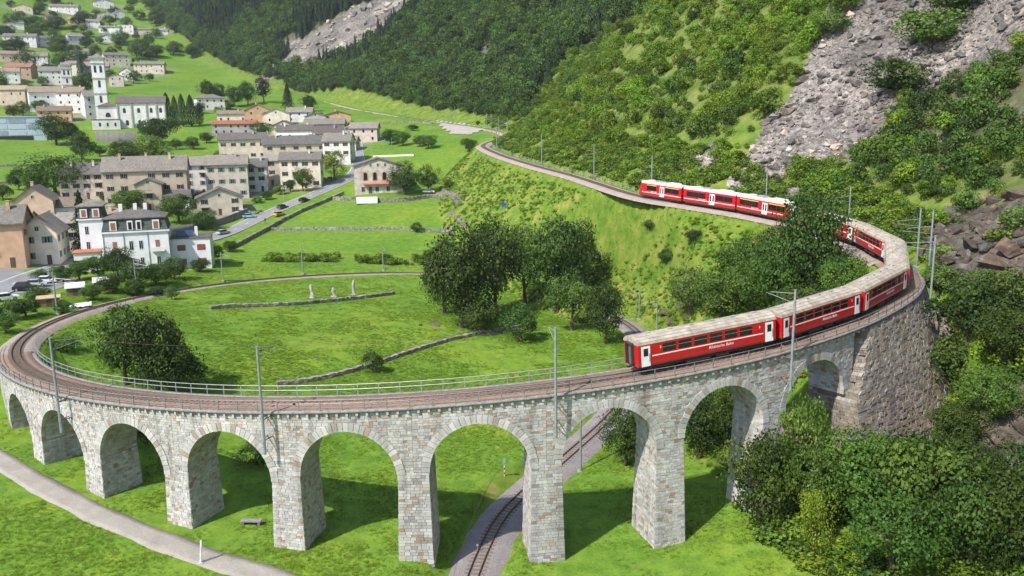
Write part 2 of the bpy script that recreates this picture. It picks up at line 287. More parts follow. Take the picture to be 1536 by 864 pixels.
LINES = {'main_road': [(-100.1, 152.8, 18.66), (-102.1, 164.5, 18.44), (-104.2, 177.7, 18.44), (-104.6, 192.0, 18.25), (-104.1, 210.3, 17.92), (-98.9, 230.0, 17.2), (-91.3, 244.7, 16.8), (-88.1, 258.6, 17.34), (-85.0, 276.3, 19.11), (-79.5, 293.6, 21.72), (-72.4, 314.6, 24.71), (-66.0, 340.7, 27.81), (-65.8, 367.9, 31.19), (-72.4, 401.4, 35.65), (-79.1, 436.5, 40.57), (-89.7, 470.0, 44.88), (-106.6, 518.0, 50.51)], 'gravel_path': [(-66.6, 95.8, 13.87), (-63.0, 93.6, 13.22), (-59.1, 90.9, 12.73), (-51.4, 85.2, 12.09), (-45.1, 81.1, 11.56), (-39.5, 77.9, 11.06), (-34.5, 75.3, 10.65), (-29.7, 72.6, 10.29), (-25.5, 71.1, 10.0), (-20.6, 68.9, 9.67), (-17.1, 66.4, 9.46)], 'yard': [(-45.8, 524.2, 51.02), (-28.4, 489.1, 49.12), (-13.9, 449.9, 46.59), (-14.4, 433.3, 45.05), (-21.5, 424.9, 43.7), (-29.4, 435.2, 44.15), (-36.5, 466.3, 46.74)]}
WALLS = [([(-75.0, 262.2, 17.51), (-61.9, 261.7, 17.57), (-47.1, 260.1, 17.44), (-32.5, 260.1, 17.34), (-17.3, 256.2, 18.12)], 0.9, 'dry stone terrace wall across the upper meadow'), ([(-57.3, 155.8, 15.84), (-53.0, 159.8, 15.26), (-46.3, 163.7, 14.56), (-39.7, 169.7, 13.78), (-32.7, 176.7, 13.06), (-26.5, 183.7, 12.52)], 0.7, 'low curved stone wall below the three standing stones'), ([(-34.5, 117.5, 12.71), (-29.9, 120.5, 12.36), (-25.8, 125.0, 12.14), (-21.5, 131.1, 11.91), (-17.0, 138.2, 11.77), (-10.7, 146.8, 11.56), (-3.0, 153.9, 11.15), (4.0, 158.9, 10.87)], 0.6, 'winding low stone wall through the round meadow'), ([(-63.2, 300.1, 23.43), (-48.0, 293.9, 23.15), (-36.4, 294.4, 23.09), (-25.2, 300.6, 23.83), (-16.2, 275.9, 25.28)], 1.3, 'dark terrace wall below the arched house'), ([(-24.9, 308.7, 25.78), (-20.5, 288.1, 24.88), (-16.6, 271.0, 23.64)], 0.8, 'upper short stone wall running down beside the embankment'), ([(-19.5, 271.6, 21.25), (-16.2, 259.1, 20.09), (-13.0, 248.2, 19.0)], 0.8, 'lower short stone wall running down beside the embankment'), ([(-79.4, 234.8, 15.61), (-77.3, 257.0, 16.99), (-72.7, 280.0, 19.9), (-65.2, 297.9, 23.01), (-61.2, 308.4, 24.65)], 1.2, 'dark stone retaining wall along the lower side of the road'), ([(-103.0, 252.1, 17.97), (-97.6, 262.3, 18.07), (-92.8, 273.1, 18.8), (-89.2, 284.6, 20.29)], 2.6, 'tall dark retaining wall along the upper side of the road'), ([(-214.5, 443.1, 42.93), (-204.1, 443.0, 42.49), (-195.5, 447.1, 42.6)], 6.0, 'grey retaining wall below the church'), ([(-62.9, 391.0, 34.78), (-53.2, 387.5, 35.07), (-43.3, 383.5, 35.41)], 0.9, 'white low wall beside the lane'), ([(-101.6, 493.0, 47.91), (-80.8, 507.6, 49.4), (-57.1, 507.7, 50.25), (-45.1, 497.3, 49.28)], 1.0, 'pale wall along the upper field'), ([(-212.4, 351.2, 34.74), (-202.6, 355.7, 34.34), (-197.2, 362.4, 34.47)], 0.9, 'upper terrace wall in the left field'), ([(-191.1, 314.6, 30.14), (-183.9, 317.1, 29.68), (-180.9, 325.3, 29.99)], 0.9, 'lower terrace wall in the left field')]
CARS = [(-97.3, 164.9, 18.12, 'suv', 0.17, 'black', 'black parked car at the left end of the car park row'), (-97.7, 170.0, 18.05, 'car', 0.17, 'silver', 'silver car in the middle of the car park row'), (-97.6, 173.6, 18.05, 'car', 0.17, 'white', 'white car at the right end of the car park row'), (-94.8, 154.3, 18.34, 'car', 0.7, 'white', 'white car nearest the left edge beside the bushes'), (-88.4, 256.5, 17.21, 'car', 1.05, 'silver', 'silver car driving on the road beside the villa annex'), (-91.1, 285.7, 20.45, 'car', 0.0, 'white', 'white car parked below the wide-gabled house'), (-87.4, 279.9, 19.63, 'car', 0.35, 'skyblue', 'light blue car at the roadside'), (-77.8, 281.5, 19.99, 'car', 1.05, 'yellow', 'yellow car on the road'), (-79.2, 291.5, 21.44, 'car', 1.05, 'slate', 'dark grey-blue car on the road behind the yellow one'), (-73.8, 300.5, 22.93, 'car', 1.05, 'black', 'black car on the road near the bend'), (-79.1, 194.2, 16.36, 'car', 1.4, 'white', 'white car beside the villa, half hidden by bushes'), (-29.8, 306.4, 24.81, 'car', 0.0, 'white', 'white car parked under the trees right of the arched house'), (-74.7, 340.1, 27.44, 'car', 0.17, 'red', 'red car parked by the bend below the cream house'), (-72.3, 341.2, 27.64, 'car', 0.35, 'black', 'black car parked next to the red one')]
MISC = {'bike0': (-85.7, 283.6, 20.14), 'bike1': (-85.3, 286.2, 20.54), 'person': (-79.7, 271.6, 18.61), 'bench': (-26.7, 78.8, 10.36), 'log': (-51.9, 91.9, 12.31), 'box': (-62.5, 100.8, 13.87), 'post': (-29.3, 71.6, 10.22), 'stone0': (-42.4, 174.3, 13.93), 'stone1': (-38.4, 177.3, 13.51), 'stone2': (-34.8, 181.3, 13.09), 'shed0': (-86.2, 162.8, 17.59), 'shed1': (-83.4, 168.4, 17.32), 'shed2': (-85.1, 151.1, 17.88), 'tarp': (-79.5, 151.5, 17.43), 'bluesign': (-1.9, 237.7, 25.33), 'signal': (-1.2, 92.8, 8.9), 'tarp2': (-49.9, 292.3, 22.83), 'pole0': (-59.7, 407.3, 37.64), 'pole1': (-57.3, 402.1, 37.04), 'pole2': (-56.5, 407.4, 37.97), 'marker': (-3.8, 76.7, 7.73)}
SCREE = [[(93.5, 230.7), (107.9, 177.2), (102.6, 167.0), (93.9, 165.8), (87.5, 172.6), (79.5, 174.7), (70.3, 167.4), (63.1, 165.0), (56.6, 168.6), (45.7, 178.1), (55.4, 191.3), (64.2, 196.5), (73.9, 209.0), (84.3, 212.4)], [(-223.1, 802.4), (-187.0, 823.9), (-138.7, 825.3), (-99.4, 815.6), (-54.2, 744.0), (-98.5, 728.7), (-138.1, 740.7), (-182.6, 768.7)], [(-10.4, 609.9), (-4.7, 576.5), (-16.6, 565.2), (-23.3, 569.1), (-18.6, 595.0)], [(34.6, 199.8), (44.1, 200.9), (46.5, 190.9), (41.4, 184.3)], [(-224.6, 858.3), (-192.9, 820.6), (-197.7, 812.8), (-219.8, 837.7)]]
TREES = [
 (-13.7, 167.3, 15.9, 10.9, 'oak', 'leftmost dark tree of the central grove in the meadow'),
 (-9.8, 155.5, 19.9, 14.6, 'oak', 'large dark front tree on the left of the central grove'),
 (-3.6, 168.7, 21.4, 13.1, 'oak', 'tall dark tree in the middle of the central grove'),
 (2.8, 178.4, 17.3, 13.0, 'oakl', 'thin-crowned tree in the middle back of the grove'),
 (9.1, 168.2, 21.4, 15.1, 'oak', 'broad dark tree right of the middle of the grove'),
 (15.6, 185.3, 18.5, 12.8, 'oak', 'tall dark tree at the right back of the grove'),
 (1.7, 148.2, 7.3, 7.5, 'bush', 'small rounded tree at the front of the grove'),
 (11.3, 156.3, 11.7, 10.8, 'oakl', 'tree with a bare visible trunk at the right front of the grove'),
 (16.8, 147.6, 12.1, 8.5, 'oak', 'dark tree beside the lower track behind the last coach'),
 (-5.9, 152.4, 7.8, 8.7, 'bush', 'low dark shrub at the foot of the central grove'),
 (-49.2, 111.1, 13.1, 10.1, 'oak', 'large dark tree behind the inner railing at left'),
 (-54.3, 113.2, 12.1, 8.9, 'oak', 'left half of the twin dark trees behind the inner railing'),
 (-46.6, 110.5, 8.3, 8.0, 'oak', 'lower right tree of the clump behind the inner railing'),
 (-66.1, 120.4, 3.0, 4.9, 'bushl', 'light green shrub between the left bend and the dark trees'),
 (-21.9, 126.5, 4.2, 3.8, 'bush', 'single round shrub beside the winding stone wall'),
 (-67.2, 162.6, 3.0, 2.8, 'bushl', 'small light shrub beside the track at the far left bend'),
 (-29.3, 257.5, 3.7, 4.1, 'bush', 'small round shrub on the upper terrace wall'),
 (-29.9, 92.2, 3.4, 4.6, 'bush', 'shrub seen through the fourth arch from the left'),
 (-44.6, 96.5, 4.7, 3.9, 'bush', 'dark shrub seen through the third arch from the left'),
 (13.4, 95.3, 8.2, 7.0, 'oak', 'dark tree seen through the arch right of the lower track'),
 (15.7, 94.8, 6.0, 4.6, 'oak', 'smaller dark tree close behind the tall right pier'),
 (22.1, 95.0, 10.0, 7.5, 'oak', 'dark tree filling the left of the second arch from the right'),
 (25.4, 91.8, 9.3, 6.5, 'oak', 'dark tree filling the right of the second arch from the right'),
 (28.8, 79.7, 14.3, 5.4, 'oakl', 'light green thin tree in front of the rightmost arch'),
 (24.4, 77.6, 11.2, 7.9, 'leafy', 'leftmost tree of the thicket at the lower right'),
 (29.1, 77.1, 9.8, 7.3, 'leafy', 'tree in the thicket below the rightmost arch'),
 (28.3, 73.0, 7.6, 3.9, 'yleaf', 'yellowish young tree in the thicket'),
 (34.3, 75.7, 11.4, 9.5, 'leafy', 'broad tree in the middle of the lower right thicket'),
 (33.2, 78.3, 9.7, 7.4, 'leafy', 'tree of the thicket standing against the abutment base'),
 (38.1, 72.1, 13.1, 10.8, 'leafy', 'largest leafy tree of the lower right thicket'),
 (33.1, 67.8, 9.9, 8.8, 'leafy', 'foreground tree of the thicket at the bottom edge'),
 (40.2, 67.9, 11.0, 8.4, 'leafy', 'leafy tree near the bottom right corner'),
 (42.9, 66.1, 10.2, 7.7, 'leafy', 'tree in the bottom right corner'),
 (41.1, 84.6, 5.9, 6.1, 'bush', 'rounded bush at the foot of the brown abutment'),
 (43.2, 77.8, 6.4, 6.9, 'leafy', 'bush tree between the thicket and the dark boulders'),
 (53.8, 97.9, 7.7, 8.3, 'bush', 'bush on the slope just right of the abutment wall'),
 (48.7, 81.9, 6.6, 6.7, 'leafy', 'leafy bush above the boulders on the right slope'),
 (54.3, 97.1, 8.5, 8.6, 'bush', 'broad bush on the right slope beside the mast'),
 (53.1, 87.3, 7.9, 7.6, 'leafy', 'leafy bush at the right edge, middle of the slope'),
 (58.3, 95.7, 6.6, 7.3, 'bush', 'bush at the right edge below the dark rock face'),
 (46.2, 82.0, 4.9, 5.6, 'leafy', 'low leafy shrub on the slope below the abutment bushes'),
 (56.3, 108.6, 4.7, 4.9, 'bushl', 'yellow-green shrub beside the track at the abutment'),
 (45.3, 70.1, 9.0, 6.5, 'leafy', 'tall shrub at the right edge above the corner tree'),
 (57.9, 101.5, 4.9, 5.7, 'bush', 'shrub among the dark rocks right of the bend'),
 (44.6, 123.1, 18.2, 11.5, 'oak', 'tall dark tree hiding part of the train'),
 (43.9, 110.0, 9.6, 7.1, 'leafy', 'leafy tree just right of the tall one inside the curve'),
 (42.0, 125.2, 13.4, 10.2, 'leafy', 'leafy tree left of the tall one inside the curve'),
 (39.0, 132.3, 11.1, 10.8, 'leafy', 'middle tree of the leafy row above the last coaches'),
 (35.3, 139.0, 9.7, 10.5, 'leafy', 'leafy tree above the roof of the last coach'),
 (32.4, 148.6, 9.0, 9.4, 'leafyl', 'paler leafy tree at the left end of the row above the coach'),
 (39.9, 144.1, 8.8, 9.7, 'leafyl', 'pale shrub tree on the slope below the railcars'),
 (45.3, 141.3, 7.7, 9.1, 'leafyl', 'shrub on the slope directly below the third railcar'),
 (41.8, 114.6, 6.2, 9.9, 'leafy', 'low leafy shrub behind the second coach from the rear'),
 (35.4, 162.0, 3.0, 4.0, 'bush', 'small dark shrub on the grassy embankment, right one'),
 (29.7, 178.9, 2.4, 3.5, 'bush', 'small dark shrub on the grassy embankment, upper one'),
 (31.7, 169.6, 3.8, 4.2, 'bush', 'small dark shrub on the embankment near the leafy row'),
 (80.0, 177.5, 10.0, 13.0, 'bushg', 'round bush standing in the middle of the scree'),
 (89.0, 183.5, 11.1, 14.6, 'bushg', 'bush on the scree above the round one'),
 (95.6, 186.5, 9.7, 13.4, 'bushg', 'highest bush on the scree at the top edge'),
 (76.2, 206.5, 7.3, 8.8, 'bushg', 'bush at the upper left edge of the scree'),
 (-107.6, 209.8, 16.5, 7.2, 'spruce', 'tall dark conifer left of the white villa'),
 (-126.7, 278.4, 9.1, 13.6, 'leafy', 'rounded green tree in front of the narrow tan wing'),
 (-107.2, 270.2, 10.6, 13.0, 'leafy', 'green tree above the villa roof beside the lean-to'),
 (-96.6, 262.3, 7.0, 8.9, 'leafy', 'small green tree left of the wide-gabled house'),
 (-104.8, 315.6, 7.2, 6.4, 'leafy', 'small tree in front of the green-shuttered house'),
 (-160.2, 297.6, 16.2, 21.0, 'leafy', 'large tree clump left of the long pale pink house'),
 (-166.9, 298.2, 10.2, 11.4, 'leafy', 'tree on the left meadow edge beside the large clump'),
 (-177.1, 304.0, 9.3, 7.8, 'bush', 'small tree in the left field'),
 (-189.6, 376.8, 13.9, 12.1, 'oak', 'dark tree below the church square, left of two'),
 (-163.9, 359.8, 13.7, 15.7, 'leafy', 'dense tree below the church wall'),
 (-155.1, 370.1, 15.9, 15.9, 'leafyl', 'pale green tree below the church'),
 (-226.9, 426.5, 16.8, 18.4, 'oak', 'dark tree beside the blue warehouse'),
 (-222.1, 432.7, 12.0, 10.0, 'oak', 'smaller dark tree right of the warehouse tree'),
 (-181.3, 438.5, 15.7, 23.4, 'leafy', 'wide tree in front of the church nave'),
 (-203.3, 510.0, 18.6, 5.7, 'cypress', 'leftmost cypress of the row beside the church'),
 (-197.0, 505.8, 17.5, 4.7, 'cypress', 'second cypress from the left beside the church'),
 (-191.1, 501.4, 19.5, 5.1, 'cypress', 'middle cypress of the row beside the church'),
 (-186.8, 503.5, 19.1, 5.5, 'cypress', 'fourth cypress from the left beside the church'),
 (-184.3, 509.8, 13.4, 5.2, 'cypress', 'rightmost and shortest cypress beside the church'),
 (-376.5, 734.6, 15.0, 5.9, 'cypress', 'slim cypress left of the short bell tower'),
 (-357.3, 723.6, 18.7, 5.8, 'cypress', 'slim cypress right of the short bell tower'),
 (-315.4, 645.0, 17.8, 21.7, 'oak', 'dark tree between the two bell towers'),
 (-130.9, 453.1, 10.1, 16.5, 'oakl', 'olive tree below the red tiled roof'),
 (-71.8, 345.3, 12.8, 12.3, 'yleaf', 'yellowish tree at the road bend'),
 (-78.6, 319.8, 9.8, 7.9, 'leafy', 'green tree in front of the cream three-storey house'),
 (-83.4, 319.7, 5.5, 4.7, 'leafy', 'small shrub left of the green tree at the cream house'),
 (-38.2, 303.9, 12.2, 13.7, 'oak', 'dark round tree hiding the right of the arched house'),
 (-30.2, 308.5, 10.3, 8.9, 'oak', 'dark tree right of the round one by the arched house'),
 (-58.8, 419.9, 8.4, 10.1, 'leafy', 'left tree of the pair in the field beside the lane'),
 (-51.8, 411.7, 8.2, 9.2, 'leafy', 'right tree of the pair in the field beside the lane'),
 (-37.7, 394.7, 7.2, 8.8, 'leafy', 'round tree left of the far bend'),
 (-42.6, 403.0, 6.0, 7.1, 'leafy', 'smaller tree beside the round one left of the far bend'),
 (-18.1, 378.2, 6.9, 7.8, 'leafy', 'shrub at the upper end of the embankment'),
 (-21.9, 301.7, 3.8, 4.1, 'bush', 'single shrub beside the short stone wall'),
 (-181.6, 637.3, 19.7, 14.2, 'purple', 'dark purple-leaved tree above the village'),
 (-159.2, 618.0, 17.9, 11.1, 'spruce', 'dark conifer above the orange gabled house'),
 (-138.6, 595.1, 12.1, 11.6, 'oak', 'round dark tree in the field above the village'),
 (-221.6, 633.5, 16.6, 12.8, 'oak', 'dark tree above the hipped villa, left one'),
 (-213.5, 635.5, 14.4, 11.7, 'leafy', 'tree above the hipped villa, right one'),
 (-196.2, 614.3, 16.0, 13.3, 'leafy', 'tree above the cream house near the red roof'),
 (-189.8, 624.7, 18.3, 13.5, 'oak', 'dark tree left of the purple one'),
 (-53.0, 470.2, 3.9, 8.3, 'bush', 'low shrub on the terrace above the lane'),
 (-100.8, 176.7, 2.7, 3.9, 'bush', 'small bush beside the car park'),
 (-94.8, 174.6, 4.3, 5.4, 'leafy', 'GARDEN'),
 (-93.6, 179.1, 5.1, 5.8, 'leafy', 'GARDEN'),
 (-90.5, 181.6, 5.8, 6.5, 'leafy', 'GARDEN'),
 (-88.0, 185.2, 7.5, 7.2, 'leafy', 'GARDEN'),
 (-79.5, 174.9, 6.4, 7.7, 'bush', 'GARDEN'),
 (-76.3, 177.4, 5.5, 7.2, 'leafy', 'GARDEN'),
 (-75.3, 184.5, 6.0, 6.4, 'bush', 'GARDEN'),
 (-80.5, 166.3, 4.6, 6.0, 'leafy', 'GARDEN'),
 (-80.8, 158.7, 3.3, 4.3, 'leafy', 'GARDEN'),
 (-76.2, 167.1, 4.0, 5.3, 'leafy', 'GARDEN'),
 (-88.3, 153.7, 3.6, 5.1, 'leafy', 'GARDEN'),
 (-83.6, 141.0, 3.6, 5.3, 'leafy', 'GARDEN'),
 (-79.9, 146.0, 2.8, 4.0, 'bush', 'GARDEN'),
 (-83.8, 137.5, 4.1, 5.2, 'bush', 'GARDEN'),
 (-78.6, 126.9, 3.8, 4.8, 'leafy', 'GARDEN'),
 (-77.6, 215.9, 5.0, 6.6, 'leafy', 'GARDEN'),
 (-74.2, 197.1, 3.5, 5.8, 'leafy', 'GARDEN'),
 (-78.6, 232.2, 3.7, 5.1, 'leafy', 'GARDEN'),
 (-72.1, 167.1, 2.8, 3.8, 'bush', 'GARDEN'),
 (-390.7, 684.4, 7.5, 8.8, 'bushl', 'VILLAGE'),
 (-393.3, 712.0, 9.3, 10.3, 'bushl', 'VILLAGE'),
 (-393.9, 739.3, 8.0, 9.3, 'bush', 'VILLAGE'),
 (-408.0, 792.0, 10.2, 11.3, 'bush', 'VILLAGE'),
 (-392.6, 821.3, 8.7, 8.7, 'bush', 'VILLAGE'),
 (-353.5, 824.9, 8.5, 10.0, 'bushl', 'VILLAGE'),
 (-376.9, 892.9, 18.4, 20.1, 'leafy', 'VILLAGE'),
 (-394.8, 925.7, 9.6, 9.6, 'leafy', 'VILLAGE'),
 (-466.4, 831.8, 12.7, 16.7, 'bush', 'VILLAGE'),
 (-508.7, 888.2, 15.6, 17.9, 'leafy', 'VILLAGE'),
 (-479.9, 828.1, 10.9, 12.2, 'bushg', 'VILLAGE'),
 (-448.5, 871.4, 16.8, 21.8, 'leafy', 'VILLAGE'),
 (-435.2, 896.7, 9.5, 12.7, 'bushg', 'VILLAGE'),
 (-434.7, 928.7, 8.8, 9.8, 'bushl', 'VILLAGE'),
 (-419.9, 951.7, 13.9, 14.9, 'bushl', 'VILLAGE'),
 (-414.2, 973.0, 8.1, 10.1, 'bushl', 'VILLAGE'),
 (-501.0, 922.1, 12.0, 16.7, 'bushl', 'VILLAGE'),
 (-502.2, 952.4, 14.4, 22.3, 'bushl', 'VILLAGE'),
 (-502.0, 973.8, 14.6, 21.0, 'bush', 'VILLAGE'),
 (-550.8, 990.3, 10.8, 14.5, 'bushg', 'VILLAGE'),
 (-552.7, 1037.4, 15.7, 16.9, 'leafy', 'VILLAGE'),
 (-519.8, 965.8, 12.6, 17.5, 'leafy', 'VILLAGE'),
 (-522.8, 1071.9, 9.1, 9.5, 'bush', 'VILLAGE'),
 (-455.2, 951.0, 8.0, 10.1, 'bushl', 'VILLAGE'),
 (-479.7, 1055.6, 13.3, 18.5, 'bush', 'VILLAGE'),
 (-462.3, 1061.5, 13.3, 14.8, 'bushg', 'VILLAGE'),
 (-469.7, 1119.4, 13.9, 19.4, 'bushl', 'VILLAGE'),
 (-435.2, 1084.3, 15.6, 16.8, 'bushg', 'VILLAGE'),
 (-533.7, 938.8, 14.4, 17.2, 'bushl', 'VILLAGE'),
 (-520.1, 1109.9, 9.4, 11.7, 'bushl', 'VILLAGE'),
 (-477.4, 960.4, 8.2, 12.0, 'bushg', 'VILLAGE'),
 (-363.7, 675.1, 8.7, 11.0, 'bushl', 'VILLAGE'),
 (-336.5, 609.9, 9.3, 10.0, 'bush', 'VILLAGE'),
 (-292.8, 517.2, 10.2, 10.4, 'bushg', 'VILLAGE'),
 (-291.7, 534.0, 9.2, 9.7, 'leafy', 'VILLAGE'),
 (-283.3, 529.7, 6.8, 6.7, 'bushg', 'VILLAGE'),
 (-293.0, 506.8, 8.9, 9.3, 'bush', 'VILLAGE'),
 (-315.7, 726.9, 12.0, 12.6, 'bushg', 'VILLAGE'),
 (-339.1, 735.7, 9.2, 10.3, 'leafy', 'VILLAGE'),
 (-313.7, 756.0, 7.8, 9.1, 'bush', 'VILLAGE'),
 (-184.0, 545.5, 7.7, 7.3, 'bushg', 'VILLAGE'),
 (-194.9, 599.5, 8.4, 9.0, 'bushg', 'VILLAGE'),
 (-204.1, 566.4, 8.0, 8.6, 'leafy', 'VILLAGE'),
 (-119.1, 538.8, 5.2, 6.1, 'leafy', 'VILLAGE'),
 (-140.6, 541.1, 6.4, 6.2, 'bushl', 'VILLAGE'),
 (-89.4, 484.6, 5.6, 5.5, 'bushl', 'VILLAGE'),
 (-72.5, 453.3, 5.2, 5.8, 'leafy', 'VILLAGE'),
 (-86.3, 315.5, 4.4, 5.2, 'bushg', 'VILLAGE'),
 (-88.8, 306.1, 3.6, 4.6, 'leafy', 'VILLAGE'),
 (-91.0, 301.4, 3.0, 4.5, 'bushl', 'VILLAGE'),
 (-111.0, 300.5, 4.9, 5.1, 'bush', 'VILLAGE'),
 (-139.7, 291.0, 4.3, 5.7, 'leafy', 'VILLAGE'),
 (-137.2, 238.5, 2.6, 3.5, 'bushg', 'VILLAGE'),
 (-130.1, 243.0, 3.2, 4.0, 'bushl', 'VILLAGE'),
 (-141.7, 425.8, 4.3, 5.7, 'bushl', 'VILLAGE'),
 (-158.8, 446.8, 6.3, 8.3, 'leafy', 'VILLAGE'),
 (-158.3, 425.8, 6.9, 8.7, 'leafy', 'VILLAGE'),
 (-135.4, 396.5, 4.8, 6.0, 'leafy', 'VILLAGE'),
 (-165.9, 423.8, 6.1, 6.5, 'bushl', 'VILLAGE'),
 (-189.2, 392.4, 6.6, 7.6, 'bushg', 'VILLAGE'),
 (-170.3, 387.5, 7.2, 8.7, 'bushg', 'VILLAGE'),
 (-171.2, 284.3, 6.3, 6.9, 'bush', 'VILLAGE'),
 (-150.7, 250.6, 5.0, 5.6, 'leafy', 'VILLAGE'),
 (-552.1, 1111.6, 10.7, 13.6, 'bush', 'HILL'),
 (-394.9, 764.4, 16.4, 18.1, 'bushl', 'HILL'),
 (-435.6, 901.0, 13.4, 13.2, 'bush', 'HILL'),
 (-422.6, 941.0, 13.6, 15.7, 'bushl', 'HILL'),
 (-475.5, 1021.7, 9.5, 10.6, 'bushg', 'HILL'),
 (-405.0, 834.3, 8.7, 8.6, 'bushl', 'HILL'),
 (-380.9, 772.3, 12.2, 15.5, 'bush', 'HILL'),
 (-398.6, 817.1, 10.5, 10.6, 'bush', 'HILL'),
 (-466.0, 960.1, 11.1, 11.1, 'bushl', 'HILL'),
 (-455.1, 1139.3, 13.1, 12.8, 'bushl', 'HILL'),
 (-528.7, 1023.4, 12.2, 11.8, 'bush', 'HILL'),
 (-442.0, 1097.3, 19.1, 16.9, 'bush', 'HILL'),
 (-398.4, 802.2, 16.4, 17.4, 'bush', 'HILL'),
 (-332.1, 912.9, 16.1, 17.8, 'bush', 'HILL'),
 (-369.8, 1000.8, 7.6, 8.5, 'bushl', 'HILL'),
 (-425.0, 836.8, 6.9, 7.5, 'bush', 'HILL'),
 (-356.9, 606.2, 17.9, 15.7, 'bushg', 'HILL'),
 (-568.8, 1108.5, 14.9, 15.4, 'bush', 'HILL'),
 (-520.7, 1221.9, 13.1, 15.5, 'bushl', 'HILL'),
 (-572.5, 1113.0, 9.9, 12.4, 'bush', 'HILL'),
 (-492.1, 1003.1, 16.1, 16.9, 'bush', 'HILL'),
 (-510.6, 1048.1, 14.2, 13.2, 'bush', 'HILL'),
 (-499.5, 965.2, 14.0, 17.0, 'bush', 'HILL'),
 (-388.9, 853.2, 12.4, 11.7, 'bush', 'HILL'),
 (-438.3, 854.2, 11.4, 12.0, 'bush', 'HILL'),
 (-583.7, 1032.9, 9.1, 11.5, 'bush', 'HILL'),
 (-404.8, 904.5, 7.2, 9.0, 'bushg', 'HILL'),
 (-365.9, 883.9, 9.9, 11.6, 'bushl', 'HILL'),
 (-522.5, 1120.8, 7.4, 7.1, 'bush', 'HILL'),
 (-518.7, 1208.6, 12.6, 12.4, 'bushg', 'HILL'),
 (-489.7, 1191.7, 13.6, 17.0, 'bushg', 'HILL'),
 (-393.0, 1030.6, 17.2, 18.4, 'bush', 'HILL'),
 (-439.3, 845.7, 12.2, 15.2, 'bushg', 'HILL'),
 (-545.5, 1049.8, 6.3, 7.1, 'bushl', 'HILL'),
 (-405.3, 731.4, 18.0, 17.2, 'bushg', 'HILL'),
 (-503.5, 1169.3, 11.0, 14.1, 'bush', 'HILL'),
 (-479.0, 921.2, 13.0, 13.2, 'bushg', 'HILL'),
 (-578.9, 1092.0, 12.8, 15.6, 'bush', 'HILL'),
 (-356.6, 935.0, 13.1, 15.9, 'bush', 'HILL'),
 (-421.6, 845.2, 14.6, 16.8, 'bush', 'HILL'),
 (-387.3, 938.3, 17.4, 15.5, 'bushl', 'HILL'),
 (-449.1, 925.1, 10.3, 11.1, 'bush', 'HILL'),
 (-494.1, 1026.4, 19.3, 17.8, 'bush', 'HILL'),
 (-404.3, 851.2, 15.5, 13.9, 'bushg', 'HILL'),
 (-489.3, 904.4, 14.6, 17.4, 'bushg', 'HILL'),
 (-418.2, 936.5, 13.4, 15.8, 'bushl', 'HILL'),
 (-332.1, 924.0, 17.1, 16.7, 'bushg', 'HILL'),
 (-374.4, 875.7, 21.0, 19.0, 'bushl', 'HILL'),
 (-480.4, 832.4, 9.5, 11.2, 'bushl', 'HILL'),
 (-453.6, 871.6, 16.0, 17.1, 'bushg', 'HILL'),
 (-435.9, 1101.9, 15.5, 14.0, 'bush', 'HILL'),
 (-346.2, 970.4, 17.6, 15.6, 'bushg', 'HILL'),
 (-537.9, 958.1, 10.5, 9.5, 'bushl', 'HILL'),
 (-428.2, 780.1, 11.6, 14.6, 'bushl', 'HILL'),
 (-573.8, 1076.9, 6.9, 8.5, 'bush', 'HILL'),
 (-522.3, 950.9, 13.6, 17.1, 'bushg', 'HILL'),
 (-521.2, 899.5, 11.2, 11.7, 'bush', 'HILL'),
 (-512.0, 1137.5, 11.9, 10.8, 'bush', 'HILL'),
 (-467.3, 1156.5, 19.3, 17.4, 'bush', 'HILL'),
 (-403.5, 1000.3, 12.9, 12.6, 'bushl', 'HILL'),
 (-349.5, 622.6, 10.0, 10.1, 'bush', 'HILL'),
 (-375.5, 920.6, 7.0, 7.9, 'bush', 'HILL'),
 (-496.5, 915.4, 16.7, 17.6, 'bush', 'HILL'),
 (-378.0, 757.6, 13.5, 13.7, 'bush', 'HILL'),
 (-453.8, 985.1, 7.3, 9.0, 'bush', 'HILL'),
 (-354.2, 919.8, 14.8, 16.3, 'bushl', 'HILL'),
 (-561.2, 1108.0, 7.8, 8.2, 'bushl', 'HILL'),
 (-372.4, 713.6, 9.6, 10.7, 'bushg', 'HILL'),
 (-470.3, 832.0, 15.3, 18.3, 'bush', 'HILL'),
 (-364.4, 900.8, 15.0, 18.3, 'bush', 'HILL'),
 (-304.4, 626.0, 7.8, 7.8, 'bushg', 'HILL')]
BOULDERS = [(59.6, 113.3, 3.3), (62.3, 113.6, 4.2), (62.2, 106.8, 4.8), (64.8, 107.1, 4.8), (59.2, 104.8, 3.1), (60.3, 100.2, 3.4), (57.5, 107.3, 2.4), (62.4, 100.6, 3.8), (68.0, 115.4, 3.4), (71.4, 118.5, 4.1), (66.0, 114.1, 3.4), (47.2, 78.9, 2.9), (47.4, 75.7, 2.7), (45.6, 77.7, 2.2), (46.8, 84.8, 1.9), (54.6, 103.1, 2.0), (51.5, 98.4, 1.9), (48.9, 79.8, 2.5), (50.6, 79.4, 2.5), (45.4, 79.7, 1.9), (51.8, 82.9, 2.2), (29.8, 157.9, 2.7), (31.6, 155.6, 2.3), (29.7, 152.2, 2.2), (31.4, 147.4, 1.8), (55.4, 108.2, 1.9), (55.7, 106.6, 1.8), (-15.3, 157.6, 1.7), (-14.5, 156.0, 1.4), (-17.6, 155.6, 1.0), (58.9, 99.0, 3.4), (64.4, 119.5, 1.9), (67.2, 110.1, 3.3)]
